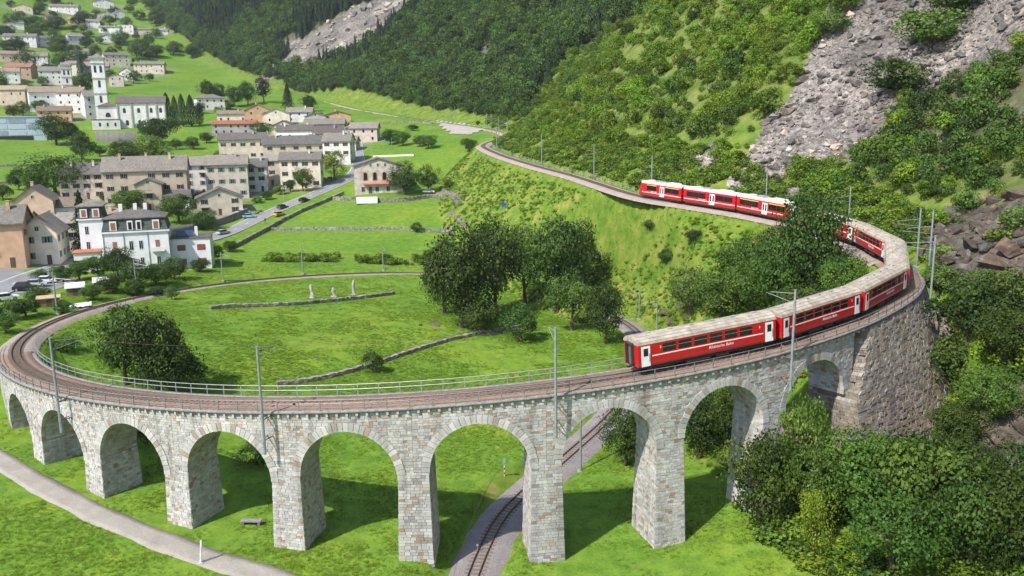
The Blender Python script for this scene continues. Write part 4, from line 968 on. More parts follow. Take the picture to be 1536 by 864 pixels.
# piers
def pier_dims(th, z):
    f = max(0, (zspring(th)-z))
    return 1.44+f*.024, 2.15+f*.035                           # half width along the arc, half depth
single = {3: 1, 2: 1}
st_me = []
for q in range(8):
    r = random.Random(50+q); w = MB(); j = lambda: r.uniform(-.03, .03)
    w.hexa([(-.5+j(),-.5,-.5+j()),(.5+j(),-.5,-.5+j()),(.5+j(),.5,-.5+j()),(-.5+j(),.5,-.5+j()),(-.5+j(),-.5,.5+j()),(.5+j(),-.5,.5+j()),(.5+j(),.5,.5+j()),(-.5+j(),.5,.5+j())])
    st_me.append(w.mesh('stone', GREYSTONE))
n_single = 0
for k, tp in enumerate(PIER):
    zt = zspring(tp)+.35
    base = float(ground(*FP(tp, 72, 0)[:2]))
    zb = min(base, float(ground(*FP(tp, 68, 0)[:2])), float(ground(*FP(tp-.02, 72, 0)[:2])))-.6
    er = Vector((math.cos(tp), math.sin(tp), 0)); et = Vector((-math.sin(tp), math.cos(tp), 0))
    cen = Vector(FP(tp, 70, 0))
    pr = MB(); hw0, hd0 = pier_dims(tp, zb); hw1, hd1 = pier_dims(tp, zt)
    pt = lambda a, d, z: tuple(cen+et*a+er*d+Vector((0,0,z)))
    pr.hexa([pt(-hw0,-hd0,zb), pt(-hw0,hd0,zb), pt(hw0,hd0,zb), pt(hw0,-hd0,zb), pt(-hw1,-hd1,zt), pt(-hw1,hd1,zt), pt(hw1,hd1,zt), pt(hw1,-hd1,zt)])
    po = vput(pr, 'pier', MORTAR)
    smb = MB()
    for f in range(4):
        def F(a, z, o, f=f):
            hw, hd = pier_dims(tp, z)
            if f == 0: s_ = a/hw0; return pt(s_*hw, hd+o, z)
            if f == 1: s_ = a/hw0; return pt(-s_*hw, -hd-o, z)
            if f == 2: s_ = a/hd0; return pt(hw+o, -s_*hd, z)
            s_ = a/hd0; return pt(-hw-o, s_*hd, z)
        L = hw0 if f < 2 else hd0
        if f == 0 and k in (2, 3):
            # the nearest pier fronts: every stone an object of its own
            r = random.Random(900+k); z = zb+.3
            while z < zt-.1:
                h = min(.30*r.uniform(.8,1.2), zt-z); hw, hd = pier_dims(tp, z); a = -hw
                while a < hw-.05:
                    l = r.uniform(.36, .8)
                    if hw-a-l < .33: l = hw-a
                    o = put('stone', st_me[r.randrange(8)], po)
                    e = r.uniform(.02, .07)
                    M = Matrix((et, er, Vector((0,0,1)))).transposed().to_4x4()
                    o.matrix_local = Matrix.Translation(Vector(pt(a+l/2, hd-.06+e, z+h/2))-VL) @ M @ Matrix.Diagonal((l-.04, .14, h-.04, 1))
                    n_single += 1; a += l
                z += h
            continue
        stonewall(smb, F, lambda z: [(-L, L)], zb, zt, ch=.28, seed=700+10*k+f, brown=brownp)
    vput(smb, 'pier_stonework', GREYSTONE, po, kind='stuff')
print('single pier stones', n_single)
# cornice with corbels, deck edge
CTH = np.linspace(CROWN[0]+.5*DTH+.02, th_end-.02, 140)
CP = np.array([loop_pt(t) for t in CTH]); CPl = CP-np.array(VL)
for s, name in ((-1, 'cornice'), (1, 'cornice')):
    # travelling right to left the outer side is on the left (negative offset)
    sec = [(s*1.9,-.46),(s*2.46,-.44),(s*2.46,-.18),(s*2.02,-.17),(s*1.9,-.3)]
    ribbon(name, CPl, sec if s > 0 else sec, KSTONE, via, closed=True)
cb = MB(); cb.box(-.11,.11,-.3,.24,-.28,0); cb_me = cb.mesh('corbel', plain('corbel_stone', (.42,.41,.40), .9, .2, 3))
tt = CTH[0]
n_c = 0
while tt > th_end and n_c < 160:
    p = Vector(FP(tt, RO+.02, zdeck(tt)-.04))-VL
    put('corbel', cb_me, via, p, tt-math.pi/2); tt -= .95/RM; n_c += 1

# railings on both edges of the deck
STEEL = plain('galvanised_steel', (.42,.44,.45), .5, .15, 4, .6)
STEELD = plain('dull_grey_steel', (.23,.24,.25), .6, .2, 4, .5)
pm = MB(); pm.box(-.035,.035,-.035,.035,-.35,1.05); post_me = pm.mesh('post', STEELD); pm2 = MB(); pm2.box(-.035,.035,-.035,.035,-.35,1.05); post_me2 = pm2.mesh('post', STEEL)
def railing(off, i0, i1, lab, mat, pme, sp=2.1):
    P = TRACK[i0:i1].copy(); T, N = frame(P); Q = P.copy(); Q[:, :2] += N*off; Q[:,2] -= .2
    Q = resample(Q, 1.0); root = empty('railing', tuple(Q[len(Q)//2]), label=lab, category='railing')
    c = np.array(root.location)
    for z in (1.02, .55):
        ribbon('rail', Q-c, [(-.03,z-.03),(-.03,z+.03),(.03,z+.03),(.03,z-.03)], mat, root, closed=True)
    R_ = resample(Q, sp); T2, _ = frame(R_)
    for p, t in zip(R_, T2): put('post', pme, root, p-c, math.atan2(t[1], t[0]))
    return root
i9 = track_index(*loop_pt(-.62)[:2]); i_end = track_index(*loop_pt(-2.72)[:2])
railing(-2.36, i9, i_end, 'grey steel railing on the outer, camera-facing edge of the viaduct deck', STEELD, post_me)
railing(2.36, track_index(*loop_pt(-.95)[:2]), track_index(*loop_pt(-2.78)[:2]), 'pale steel railing on the inner, meadow side of the viaduct deck', STEEL, post_me2)
i_a, i_b = track_index(-8, 320), track_index(26, 194)
railing(-2.9, i_a, i_b, 'thin steel fence along the hill side of the upper track', STEEL, post_me2, 2.5)

# abutment: battered rubble wall swinging from the last arch into the hillside
ab = empty('abutment_wall', FP(-.80, 74, 14), label='tall battered brown rubble abutment wall at the right end of the viaduct', category='wall')
AL = ab.location.copy()
A0, A1 = CROWN[0]+AR/RM+.0015, -.40
IA0 = track_index(*loop_pt(A0)[:2])
def AF(th, z, o):
    sk = max(0, 1-(th-A0)/.12)*min(1, max(0, (z-zspring(CROWN[0])+1.0)/(zdeck(A0)-zspring(CROWN[0]))))
    th = th+.055*sk
    zt = 31.76+4.366*th-.45
    ii = int(round(IA0-(th-A0)*140)); p = TRACK[ii]; t = T_[ii]; n = np.array([t[1], -t[0]])  # right of travel = inside
    u = (th-A0)/(A1-A0)
    r = 2.25+o+(zt-z)*(.20+.16*max(0,min(1,u*1.8)))
    return (p[0]-n[0]*r-AL.x, p[1]-n[1]*r-AL.y, z+(p[2]-(31.76+4.366*th))*min(1,max(0,(z-12)/(zt-12)))-AL.z)
acore = MB(); ths = np.linspace(A0, A1, 16)
for a, b_ in zip(ths[:-1], ths[1:]):
    za, zb_ = 31.76+4.366*a-.45, 31.76+4.366*b_-.45
    acore.poly([AF(a,8,0), AF(b_,8,0), AF(b_,zb_,0), AF(a,za,0)][::1])
    acore.poly([AF(a,za,0), AF(b_,zb_,0), AF(b_,zb_,-4.4), AF(a,za,-4.4)])
acore.poly([AF(A0,8,0), AF(A0,zdeck(A0),0), tuple(Vector(FP(A0,RI,zdeck(A0)))-AL), tuple(Vector(FP(A0,RI,8))-AL)])
acore.build('wall_core', MORTARB, ab)
amb = MB()
def aint(z): 
    return [(0, (A1-A0)*72)]
r_ = random.Random(4)
th_span = (A1-A0)*72
z = 8.5
stonewall(amb, lambda a, z, o: AF(A0+a/72, z+(4.366*(a/72))*min(1,max(0,(z-12)/14)), o*1.6), aint, 8.5, zdeck(A0)-.02, ch=.38, lmin=.32, lmax=.8, seed=77, out=(.02,.10), gap=.02)
# side facing the arch
def SF(a, z, o):
    p0 = Vector(AF(A0, z, 0)); p1 = Vector(FP(A0, RI, z))-AL; d = (p1-p0); d.z = 0; L = d.length; d.normalize(); n = Vector((d.y, -d.x, 0))
    return tuple(p0+d*(a*L/6.0)+n*(-o))
stonewall(amb, SF, lambda z: [(0.02, 6.0)], 8.5, zdeck(A0)-.1, ch=.34, seed=78, out=(.02,.08))
amb.build('rubble_stonework', BROWNSTONE, ab, kind='stuff')
# buttress
bt = MB(); TB = -.60
btc = MB()
def BF(a, z, o, f):
    zt = 31.76+4.366*TB-3.2
    w = .85+(zt-z)*.05; dpt = 1.0+(zt-z)*.22
    base_p = Vector(AF(TB, z, 0)); q = Vector(AF(TB, z, 1.0)); nn = (q-base_p); nn.z = 0; nn.normalize(); tt_ = Vector((-nn.y, nn.x, 0))
    if f == 0: return tuple(base_p+nn*(dpt+o)+tt_*(a*w))
    if f == 1: return tuple(base_p+nn*(a*dpt)+tt_*(w+o))
    return tuple(base_p+nn*((1-a)*dpt)+tt_*(-w-o))
zt = 31.76+4.366*TB-3.2
for f in range(3):
    lo, hi = (-1, 1) if f == 0 else (0, 1)
    btc.poly([BF(lo,9,0,f), BF(hi,9,0,f), BF(hi,zt,0,f), BF(lo,zt,0,f)])
    L = 2.6 if f == 0 else 3.0
    stonewall(bt, lambda a, z, o, f=f: BF((a/L)*(2 if f==0 else 1)-(1 if f==0 else 0), z, o*1.5, f), lambda z: [(0, L)], 9, zt, ch=.38, lmin=.32, lmax=.8, seed=91+f, out=(.02,.1), gap=.02)
btc.poly([BF(-1,zt,0,0), BF(1,zt,0,0), BF(0,zt,0,1), BF(0,zt,-.01,2)][::1])
bo = btc.build('buttress', MORTARB, ab)
bt.build('buttress_stonework', BROWNSTONE, bo, kind='stuff')
ribbon('coping', np.array([TRACK[i] for i in range(int(IA0-(A1-A0)*140), IA0+8, 2)])-np.array(AL), [(-2.0,-.5),(-2.5,-.48),(-2.5,-.2),(-2.02,-.2)], KSTONE, ab)

# ---------------------------------------------------------------- train
def red_mat():
    m, t, b, o = nt('railway_red_paint'); tc = t.nodes.new('ShaderNodeTexCoord'); sx = t.nodes.new('ShaderNodeSeparateXYZ'); t.links.new(tc.outputs['Object'], sx.inputs[0])
    mr = t.nodes.new('ShaderNodeMapRange'); mr.inputs[1].default_value = 1.5; mr.inputs[2].default_value = .75; t.links.new(sx.outputs['Z'], mr.inputs[0])
    n = noise(t, 2.2, 6, .7); mu = t.nodes.new('ShaderNodeMath'); mu.operation = 'MULTIPLY'; t.links.new(mr.outputs[0], mu.inputs[0]); t.links.new(n.outputs[0], mu.inputs[1])
    base = ramp(t, noise(t, .7, 5, .6).outputs[0], [(.3, (.42,.006,.010)), (.65, (.54,.010,.014))])
    t.links.new(mix(t, mu.outputs[0], base.outputs[0], (.13,.06,.045,1)), b.inputs['Base Color'])
    b.inputs['Roughness'].default_value = .3; bump(t, b, noise(t, 1.2, 2, .5).outputs[0], .08, .05); return m
RED = red_mat()
ROOFB = plain('dusty_beige_roof', (.36,.31,.25), .8, .24, 1.3)
ROOFW = plain('white_train_roof', (.72,.72,.72), .5, .06, 1)
WHITEP = plain('white_train_paint', (.75,.76,.77), .4, .05, 1)
DARKU = plain('black_underframe', (.03,.028,.027), .8, .3, 2)
GREYV = plain('roof_vent_grey', (.30,.29,.27), .7, .2, 2)
YELL = plain('yellow_class_stripe', (.75,.50,.04), .5, .05, 1)
def glass_mat():
    m, t, b, o = nt('dark_window_glass'); b.inputs['Base Color'].default_value = (.012,.015,.018,1); b.inputs['Roughness'].default_value = .08; return m
GLASS = glass_mat()
ALU = plain('window_aluminium', (.45,.45,.45), .4, .1, 2, .7)
def section_body():
    return [(-1.32,.85),(-1.34,1.2),(-1.34,2.75),(-1.25,3.05),(-1.24,3.05)]
LETTER = text_mesh('Rhätische Bahn', .42, WHITEP, .25)
LETTER2 = text_mesh('2', .34, WHITEP)
def loft_x(mb, sec, x0, x1, caps=True):
    n = len(sec); k = len(mb.v)
    mb.v.extend((x0, y, z) for y, z in sec); mb.v.extend((x1, y, z) for y, z in sec)
    for i in range(n-1): mb.face((k+i, k+i+1, k+n+i+1, k+n+i))
    mb.face((k+n-1, k, k+n, k+2*n-1))
    if caps: mb.face([k+i for i in range(n)][::-1]); mb.face([k+n+i for i in range(n)])
def bogie_wheels(root, xs):
    for xc in xs:
        b = MB(); b.box(xc-1.15, xc+1.15, -.85, .85, .35, .75); b.box(xc-1.3, xc+1.3, -1.02, -.86, .38, .6); b.box(xc-1.3, xc+1.3, .86, 1.02, .38, .6)
        bo = b.build('bogie', DARKU, root)
        for dx in (-.8, .8):
            for sy in (-1, 1):
                w = MB(); w.tube((xc+dx, sy*.46, .38), (xc+dx, sy*.58, .38), .38, n=14); w.build('wheel', DARKU, bo)
def make_coach(L=14.0):
    r = empty('passenger_coach', (0,0,0))
    h = L/2; y = 1.33
    b = MB(); loft_x(b, [(-1.28,.80),(-y,1.0),(-y,2.95),(-1.22,3.10),(1.22,3.10),(y,2.95),(y,1.0),(1.28,.80)][::-1], -h, h); b.build('body', RED, r)
    rf = MB(); arc = [(math.cos(a)*1.36, 2.98+math.sin(a)*.68) for a in np.linspace(0, math.pi, 13)]
    loft_x(rf, arc, -h-.05, h+.05); ro = rf.build('roof', ROOFB, r)
    for a in (.35, .75, 1.15, math.pi-1.15, math.pi-.75, math.pi-.35):
        v = MB(); yy, zz = math.cos(a)*1.37, 2.98+math.sin(a)*.69; v.box(-h, h, yy-.02, yy+.02, zz-.02, zz+.012); v.build('roof_seam', GREYV, ro)
    for i in range(6):
        v = MB(); xc = -h+1.6+(L-3.2)*i/5; v.box(xc-.22, xc+.22, -.16, .16, 3.55, 3.78); v.build('roof_vent', GREYV, ro)
    u = MB(); u.box(-h+.2, h-.2, -1.1, 1.1, .55, .82); u.box(-2.2, .2, -1.15, 1.15, .3, .6); u.box(.8, 2.1, -1.15, 1.15, .33, .6); u.build('underframe', DARKU, r)
    bogie_wheels(r, (-h+2.4, h-2.4))
    for sy in (-1, 1):
        s = MB(); a, c = sorted((sy*y, sy*(y+.012))); s.box(-h+1.35, h-1.35, a, c, 1.72, 1.83); s.build('waist_stripe', WHITEP, r)
        for k in range(6):
            xc = -h+3.0+(L-6.2)*k/5
            w = MB(); a, c = sorted((sy*(y-.02), sy*(y+.015))); w.box(xc-.64, xc+.64, a, c, 1.98, 2.78); wo = w.build('window', GLASS, r)
            f = MB(); a, c = sorted((sy*(y+.015), sy*(y+.03)))
            f.box(xc-.66, xc+.66, a, c, 2.42, 2.46); f.build('sash_bar', ALU, wo)
        for sx in (-1, 1):
            xd = sx*(h-.72)
            d = MB(); a, c = sorted((sy*(y-.02), sy*(y+.025))); d.box(xd-.42, xd+.42, a, c, .84, 2.82); do = d.build('door', WHITEP, r)
            g = MB(); a, c = sorted((sy*(y+.025), sy*(y+.035))); g.box(xd-.22, xd+.22, a, c, 1.85, 2.6); g.build('pane', GLASS, do)
            hd = MB(); a, c = sorted((sy*(y+.03), sy*(y+.08))); hd.box(xd+.30, xd+.34, a, c, 1.3, 2.1); hd.build('handle', STEELD, do)
        o = put('lettering', LETTER, r, (sy*-1.2, sy*(y+.012), 1.42)); o.rotation_euler = (math.pi/2, 0, 0 if sy < 0 else math.pi)
        o = put('lettering', LETTER2, r, (h-1.75, sy*(y+.012), 2.5)); o.rotation_euler = (math.pi/2, 0, 0 if sy < 0 else math.pi)
        o = put('lettering', LETTER2, r, (-h+2.15, sy*(y+.012), 2.5)); o.rotation_euler = (math.pi/2, 0, 0 if sy < 0 else math.pi)
    for sx in (-1, 1):
        e = MB(); a, c = sorted((sx*h, sx*(h+.28)))
        e.box(a, c, -.62, -.48, .9, 2.95); e.box(a, c, .48, .62, .9, 2.95); e.box(a, c, -.62, .62, 2.95, 3.1); e.build('gangway', DARKU, r)
        d = MB(); a, c = sorted((sx*h, sx*(h+.02))); d.box(a, c, -.46, .46, .95, 2.9); dd = d.build('end_door', plain('grimy_end_door', (.12,.10,.09), .7, .3, 2), r)
        k = MB(); k.box(*sorted((sx*h, sx*(h+.45))), -.12, .12, .62, .8); k.build('coupler', DARKU, r)
    return r
def make_railcar(L, nose, first):
    r = empty('railcar', (0,0,0)); h = L/2; y = 1.33
    b = MB()
    sec = [(1.28,.55),(y,.9),(y,2.95),(1.16,3.3),(-1.16,3.3),(-y,2.95),(-y,.9),(-1.28,.55)]
    x1 = h-(.9 if nose else 0)
    loft_x(b, sec, -h, x1)
    if nose:                                           # raked cab
        k = len(b.v); n = len(sec)
        b.v.extend((x1, yy, z) for yy, z in sec); b.v.extend((h-(max(0, z-1.6)*.42), yy*.88, z*.97+.02) for yy, z in sec)
        for i in range(n): j = (i+1) % n; b.face((k+i, k+j, k+n+j, k+n+i))
        b.face([k+n+i for i in range(n)])
    b.build('body', RED, r)
    rf = MB(); arc = [(1.24,3.16),(1.2,3.42),(.9,3.58),(0,3.62),(-.9,3.58),(-1.2,3.42),(-1.24,3.16)]
    loft_x(rf, arc, -h+.05, x1+.1); ro = rf.build('roof', ROOFW, r)
    for i, (xa, xb) in enumerate(((-.34,-.12), (.02,.2), (.26,.34))):
        v = MB(); v.box(xa*L, xb*L, -.8, .8, 3.55, 3.82); v.build('roof_unit', ROOFW if i != 1 else GREYV, ro)
    u = MB(); u.box(-h+.1, h-.5, -1.15, 1.15, .3, .58); u.build('underframe', DARKU, r); bogie_wheels(r, (-h+2.0, h-2.6))
    wins = [(-h+.7, -h+4.6), (-.1*L+2.1, h-(2.6 if nose else .8))]
    for sy in (-1, 1):
        a0, c0 = sorted((sy*y, sy*(y+.012)))
        s = MB(); s.box(-h+.1, x1-.2, a0, c0, 1.22, 1.34); s.build('waist_stripe', WHITEP, r)
        for xa, xb in wins:
            w = MB(); w.box(xa, xb, *sorted((sy*(y-.02), sy*(y+.015))), 1.75, 2.75); wo = w.build('window', GLASS, r)
            nb = max(1, int((xb-xa)/1.5))
            for q in range(1, nb):
                f = MB(); xx = xa+(xb-xa)*q/nb; f.box(xx-.04, xx+.04, *sorted((sy*(y+.015), sy*(y+.025))), 1.75, 2.75); f.build('mullion', DARKU, wo)
            if first:
                f = MB(); f.box(xa, xb, *sorted((sy*y, sy*(y+.013))), 2.8, 2.93); f.build('class_stripe', YELL, r)
        xd = -h+5.5
        d = MB(); d.box(xd-.62, xd+.62, *sorted((sy*(y-.02), sy*(y+.025))), .75, 2.85); do = d.build('door', WHITEP, r)
        for q in (-.3, .3):
            g = MB(); g.box(xd+q-.17, xd+q+.17, *sorted((sy*(y+.025), sy*(y+.035))), 1.4, 2.6); g.build('pane', GLASS, do)
        o = put('lettering', LETTER, r, (1.6, sy*(y+.014), 1.55), scale=.7); o.rotation_euler = (math.pi/2, 0, 0 if sy < 0 else math.pi)
    if nose:
        w = MB(); w.poly([(h+.02-(1.75-1.6)*.42, -1.02, 1.75), (h+.02-(1.75-1.6)*.42, 1.02, 1.75), (h+.02-(2.8-1.6)*.42, .98, 2.8), (h+.02-(2.8-1.6)*.42, -.98, 2.8)]); w.build('windscreen', GLASS, r)
        for sy in (-1, 1):
            l = MB(); l.tube((h-.05, sy*.8, 1.2), (h+.04, sy*.8, 1.2), .11, n=10); l.build('headlight', WHITEP, r)
        c = MB(); c.box(h-.2, h+.4, -.15, .15, .5, .72); c.build('coupler', DARKU, r)
    else:
        g = MB(); g.box(h, h+.4, -.8, .8, .8, 3.0); g.build('gangway', DARKU, r)
    return r
# distances along the line (metres from the start of TRACK), rear of each vehicle
def s_at(x, y, lo=0): return track_index(x, y, lo)*.5
def place(o, s0, s1, L, label):
    p0, _ = tr_at(s0); p1, _ = tr_at(s1); c = (p0+p1)/2; d = p0-p1
    o.location = (c[0], c[1], c[2]); k = (s1-s0-.55)/L
    o.rotation_euler = (0, -math.asin(d[2]/np.linalg.norm(d)), math.atan2(d[1], d[0])); o.scale = (k, 1, 1)
    o['label'] = label; o['group'] = 'vehicles of the red train'
coach = make_coach(); coach['category'] = 'train coach'
sth = lambda th: s_at(*loop_pt(th)[:2])
s_c5b, s_c5a, s_c4a, s_c3a = sth(-1.312), sth(-1.072), sth(-.872), sth(-.69)
nose_s = s_at(28.8, 186.0)
s_c2a = s_c3a-16.2; s_c1a = s_c2a-13.6; ral = 13.9; s_end = nose_s+3*ral; s_c0a = s_end+.3
bounds = [(s_c5a, s_c5b, 'last red coach with a beige roof, its dark end door over the arches'), (s_c4a, s_c5a, 'red coach second from the rear of the train, on the right of the viaduct'),
          (s_c3a, s_c4a, 'red coach third from the rear, above the brown abutment'), (s_c2a, s_c3a, 'red coach at the tightest bend, seen mostly by its beige roof'),
          (s_c1a, s_c2a, 'red coach with its left side showing, just right of the tall tree'), (s_c0a, s_c1a, 'red coach mostly hidden behind the tall tree')]
tpl = coach
for i, (a, b_, lab) in enumerate(bounds):
    o = tpl if i == 0 else copy_tree(tpl)
    place(o, a, b_, 14.0, lab)
for i, lab in enumerate(('leading white-roofed railcar with the driver cab at the far end', 'middle white-roofed railcar with a double white door', 'third white-roofed railcar with a yellow stripe, beside the tall tree')):
    o = make_railcar(12.6, i == 0, i != 1); o['category'] = 'railcar'
    place(o, nose_s+i*ral, nose_s+(i+1)*ral, 12.6, lab)

# ---------------------------------------------------------------- catenary masts
MAST = plain('mast_blue_grey_steel', (.26,.30,.32), .55, .15, 2, .4)
BRK = plain('rusty_bracket_steel', (.17,.10,.07), .8, .2, 3)
INSUL = plain('insulator_brown', (.12,.06,.04), .4, .1, 3)
def mast(x, y, zb, h, to=None, lab='', on_wall=None):
    r = empty('catenary_mast', (x, y, zb), label=lab, category='mast', group='catenary masts along the railway')
    p = MB(); p.tube((0,0,-.4), (0,0,h), .155, .115, 8); p.build('pole', MAST, r)
    c = MB(); c.tube((0,0,h), (0,0,h+.08), .16, n=8); c.build('cap', MAST, r)
    i = track_index(x, y) if to is None else to
    d = TRACK[i, :2]-np.array([x, y]); L = np.hypot(*d); d /= L; zr = TRACK[i, 2]-zb
    top = min(h-.3, zr+6.2); m = MB()
    tip = (d[0]*(L+.25), d[1]*(L+.25), zr+5.5)
    m.tube((0,0,top), (d[0]*L*.9, d[1]*L*.9, top-.35), .032, n=5); m.tube((0,0,top-1.0), tip, .026, n=5); m.build('cantilever_arm', STEEL, r)
    q = MB(); q.tube((d[0]*.35, d[1]*.35, top-.12), (d[0]*.75, d[1]*.75, top-.22), .07, n=6); q.build('insulator', INSUL, r)
    if on_wall:
        for z in on_wall:
            s = MB(); w = d*1.15; t = np.array([d[1], -d[0]])
            for sg in (-.3, .3):
                s.tube((t[0]*.1*np.sign(sg), t[1]*.1*np.sign(sg), z), (w[0]+t[0]*sg, w[1]+t[1]*sg, z), .055, n=5)
            s.tube((-.2*t[0], -.2*t[1], z), (.2*t[0], .2*t[1], z), .06, n=5)
            s.build('wall_bracket', BRK, r)
    else:
        f = MB(); f.box(-.4, .4, -.4, .4, -.5, .12); f.build('footing', MORTAR, r)
    return r
for th, lab in ((-2.165, 'grey mast bracketed to the viaduct wall above the second arch from the left'), (-1.795, 'grey mast bracketed to the viaduct wall right of the fourth arch from the left'), (-1.424, 'grey mast on the viaduct wall above the pier beside the lower track'), (-1.078, 'grey mast bracketed to the viaduct wall in front of the two rear coaches')):
    x, y, z = FP(th, 73.35, 31.76+4.366*th)
    mast(x, y, z-3.6, 9.9, None, lab, on_wall=(1.0, 3.0))
x, y, _ = FP(-.66, 74.3, 0); i = track_index(x, y)
x, y = TRACK[i,0]-N_[i,0]*3.6, TRACK[i,1]-N_[i,1]*3.6
mast(x, y, TRACK[i,2]-2.5, 9.4, i, 'grey mast on the abutment at the tight bend beside the coaches', on_wall=(.5,))
for x, y, h, lab in MASTS:
    mast(x, y, float(ground(x, y)), h, None, lab)
# contact wire
cw = TRACK.copy(); cw[:,2] += 5.5
ribbon('contact_wire', cw[::4], [(-.012,-.012),(-.012,.012),(.012,.012),(.012,-.012)], plain('copper_wire', (.12,.09,.07), .5, .1, 1, .5), None, closed=True, label='thin overhead contact wire strung above the railway', category='wire')

# ---------------------------------------------------------------- village
WALLM = {k: plain('plaster_'+k, c, .92, .12, .35, 0, .1, .22) for k, c in dict(peach=(.62,.40,.26), cream=(.62,.56,.45), beige=(.50,.45,.38), pinkish=(.55,.40,.31), paleblue=(.52,.57,.62), pinkw=(.60,.50,.45), tan=(.55,.46,.36), tanlight=(.58,.51,.40), white=(.70,.69,.67), grey=(.42,.40,.38), orange=(.58,.38,.22), brownw=(.36,.25,.18)).items()}
def roof_mat(name, c0, c1, c2):
    m, t, b, o = nt(name)
    n = noise(t, 1.6, 7, .75); n2 = noise(t, .3, 4, .6)
    r = ramp(t, n.outputs[0], [(.3, c0), (.5, c1), (.7, c2)])
    tc = t.nodes.new('ShaderNodeTexCoord'); w = t.nodes.new('ShaderNodeTexBrick')
    w.inputs['Scale'].default_value = 1.6; w.inputs['Mortar Size'].default_value = .03; w.inputs['Color1'].default_value = (1,1,1,1); w.inputs['Color2'].default_value = (.72,.72,.72,1); w.inputs['Mortar'].default_value = (.35,.35,.35,1)
    t.links.new(tc.outputs['Object'], w.inputs['Vector'])
    c = mix(t, .65, r.outputs[0], w.outputs[0], 'MULTIPLY')
    c = mix(t, .6, c, ramp(t, n2.outputs[0], [(.3, (.75,.74,.72)), (.65, (1.15,1.12,1.06))]).outputs[0], 'MULTIPLY')
    oi = t.nodes.new('ShaderNodeObjectInfo'); c = mix(t, 1.0, c, ramp(t, oi.outputs['Random'], [(0, (.62,.62,.64)), (.4, (.95,.92,.88)), (.75, (1.2,1.14,1.05)), (1, (1.45,1.38,1.28))]).outputs[0], 'MULTIPLY')
    t.links.new(c, b.inputs['Base Color']); b.inputs['Roughness'].default_value = .9; bump(t, b, w.outputs['Fac'], .6, .06); return m
ROOFM = dict(slate=roof_mat('stone_slab_roof', (.12,.112,.105), (.215,.203,.19), (.315,.30,.28)), tan=roof_mat('tan_tile_roof', (.17,.13,.10), (.30,.235,.18), (.40,.32,.25)), darkslate=roof_mat('dark_slate_roof', (.06,.055,.055), (.11,.10,.10), (.17,.155,.15)), terracotta=roof_mat('terracotta_roof', (.26,.08,.04), (.42,.15,.08), (.52,.22,.12)), brownroof=roof_mat('brown_tile_roof', (.14,.07,.05), (.24,.13,.09), (.33,.2,.15)))
SHUT = dict(dark=plain('dark_brown_shutter', (.06,.04,.03), .7, .15, 3), green=plain('grey_green_shutter', (.12,.17,.15), .7, .12, 3), grey=plain('blue_grey_shutter', (.24,.28,.31), .7, .12, 3), brown=plain('reddish_brown_shutter', (.24,.07,.035), .7, .12, 3))
FRAMEM = plain('white_window_frame', (.65,.64,.62), .6, .05, 2)
STEPS = plain('concrete', (.36,.35,.33), .9, .15, 1.2, 0, .2)
WOOD = plain('weathered_timber', (.20,.13,.08), .85, .25, 2.5)
DOORM = plain('dark_wood_door', (.09,.055,.035), .7, .2, 3)
_wc = {}
def win_meshes(w, h, sh):
    k = (round(w,1), round(h,1), sh)
    if k not in _wc:
        f = MB(); e = .08
        f.box(-w/2-e, w/2+e, -.06, .05, -e, 0); f.box(-w/2-e, w/2+e, -.06, .05, h, h+e); f.box(-w/2-e, -w/2, -.06, .05, 0, h); f.box(w/2, w/2+e, -.06, .05, 0, h); f.box(-.03, .03, -.045, .05, 0, h)
        g = MB(); g.box(-w/2, w/2, -.025, .04, 0, h)
        sm = None
        if sh:
            s_ = MB(); s_.box(-w*.27, w*.27, -.055, .0, -.05, h+.05); sm = s_.mesh('shutter', SHUT[sh])
        _wc[k] = (f.mesh('window', FRAMEM), g.mesh('pane', GLASS), sm)
    return _wc[k]
def add_window(root, pos, rz, w, h, sh, detail):
    fm, gm, sm = win_meshes(w, h, sh)
    if not detail:
        put('window', gm, root, pos, rz); return
    o = put('window', fm, root, pos, rz); put('pane', gm, o)
    if sm:
        for s in (-1, 1): put('shutter', sm, o, (s*(w*.5+w*.27+.02), -.02, 0))
def roof_shape(kind, w, d, h, rise, ov=.65, th=.22):
    m = MB()
    if kind in ('gx', 'gy'):
        L, S = (w, d) if kind == 'gx' else (d, w)
        hs = S/2+ov; k = rise/(S/2); drop = ov*k
        out = [(-hs, h-drop), (0, h+rise), (hs, h-drop), (hs, h-drop+th), (0, h+rise+th*1.1), (-hs, h-drop+th)]
        m.prism(out, -L/2-ov*.8, L/2+ov*.8)
        if kind == 'gx': m.v = [(y, -x, z) for x, y, z in m.v]
        return m
    if kind == 'flat':
        m.box(-w/2-.25, w/2+.25, -d/2-.25, d/2+.25, h, h+.25); return m
    a, b = w/2+ov, d/2+ov; r = max(.3, (w-d)/2); z = h-.1
    v = [(-a,-b,z),(a,-b,z),(a,b,z),(-a,b,z),(-a,-b,z+th),(a,-b,z+th),(a,b,z+th),(-a,b,z+th),(-r,0,h+rise),(r,0,h+rise)]
    m.v = v
    for f in ((3,2,1,0),(0,1,5,4),(1,2,6,5),(2,3,7,6),(3,0,4,7),(4,5,9,8),(5,6,9),(6,7,8,9),(7,4,8)): m.face(f)
    return m
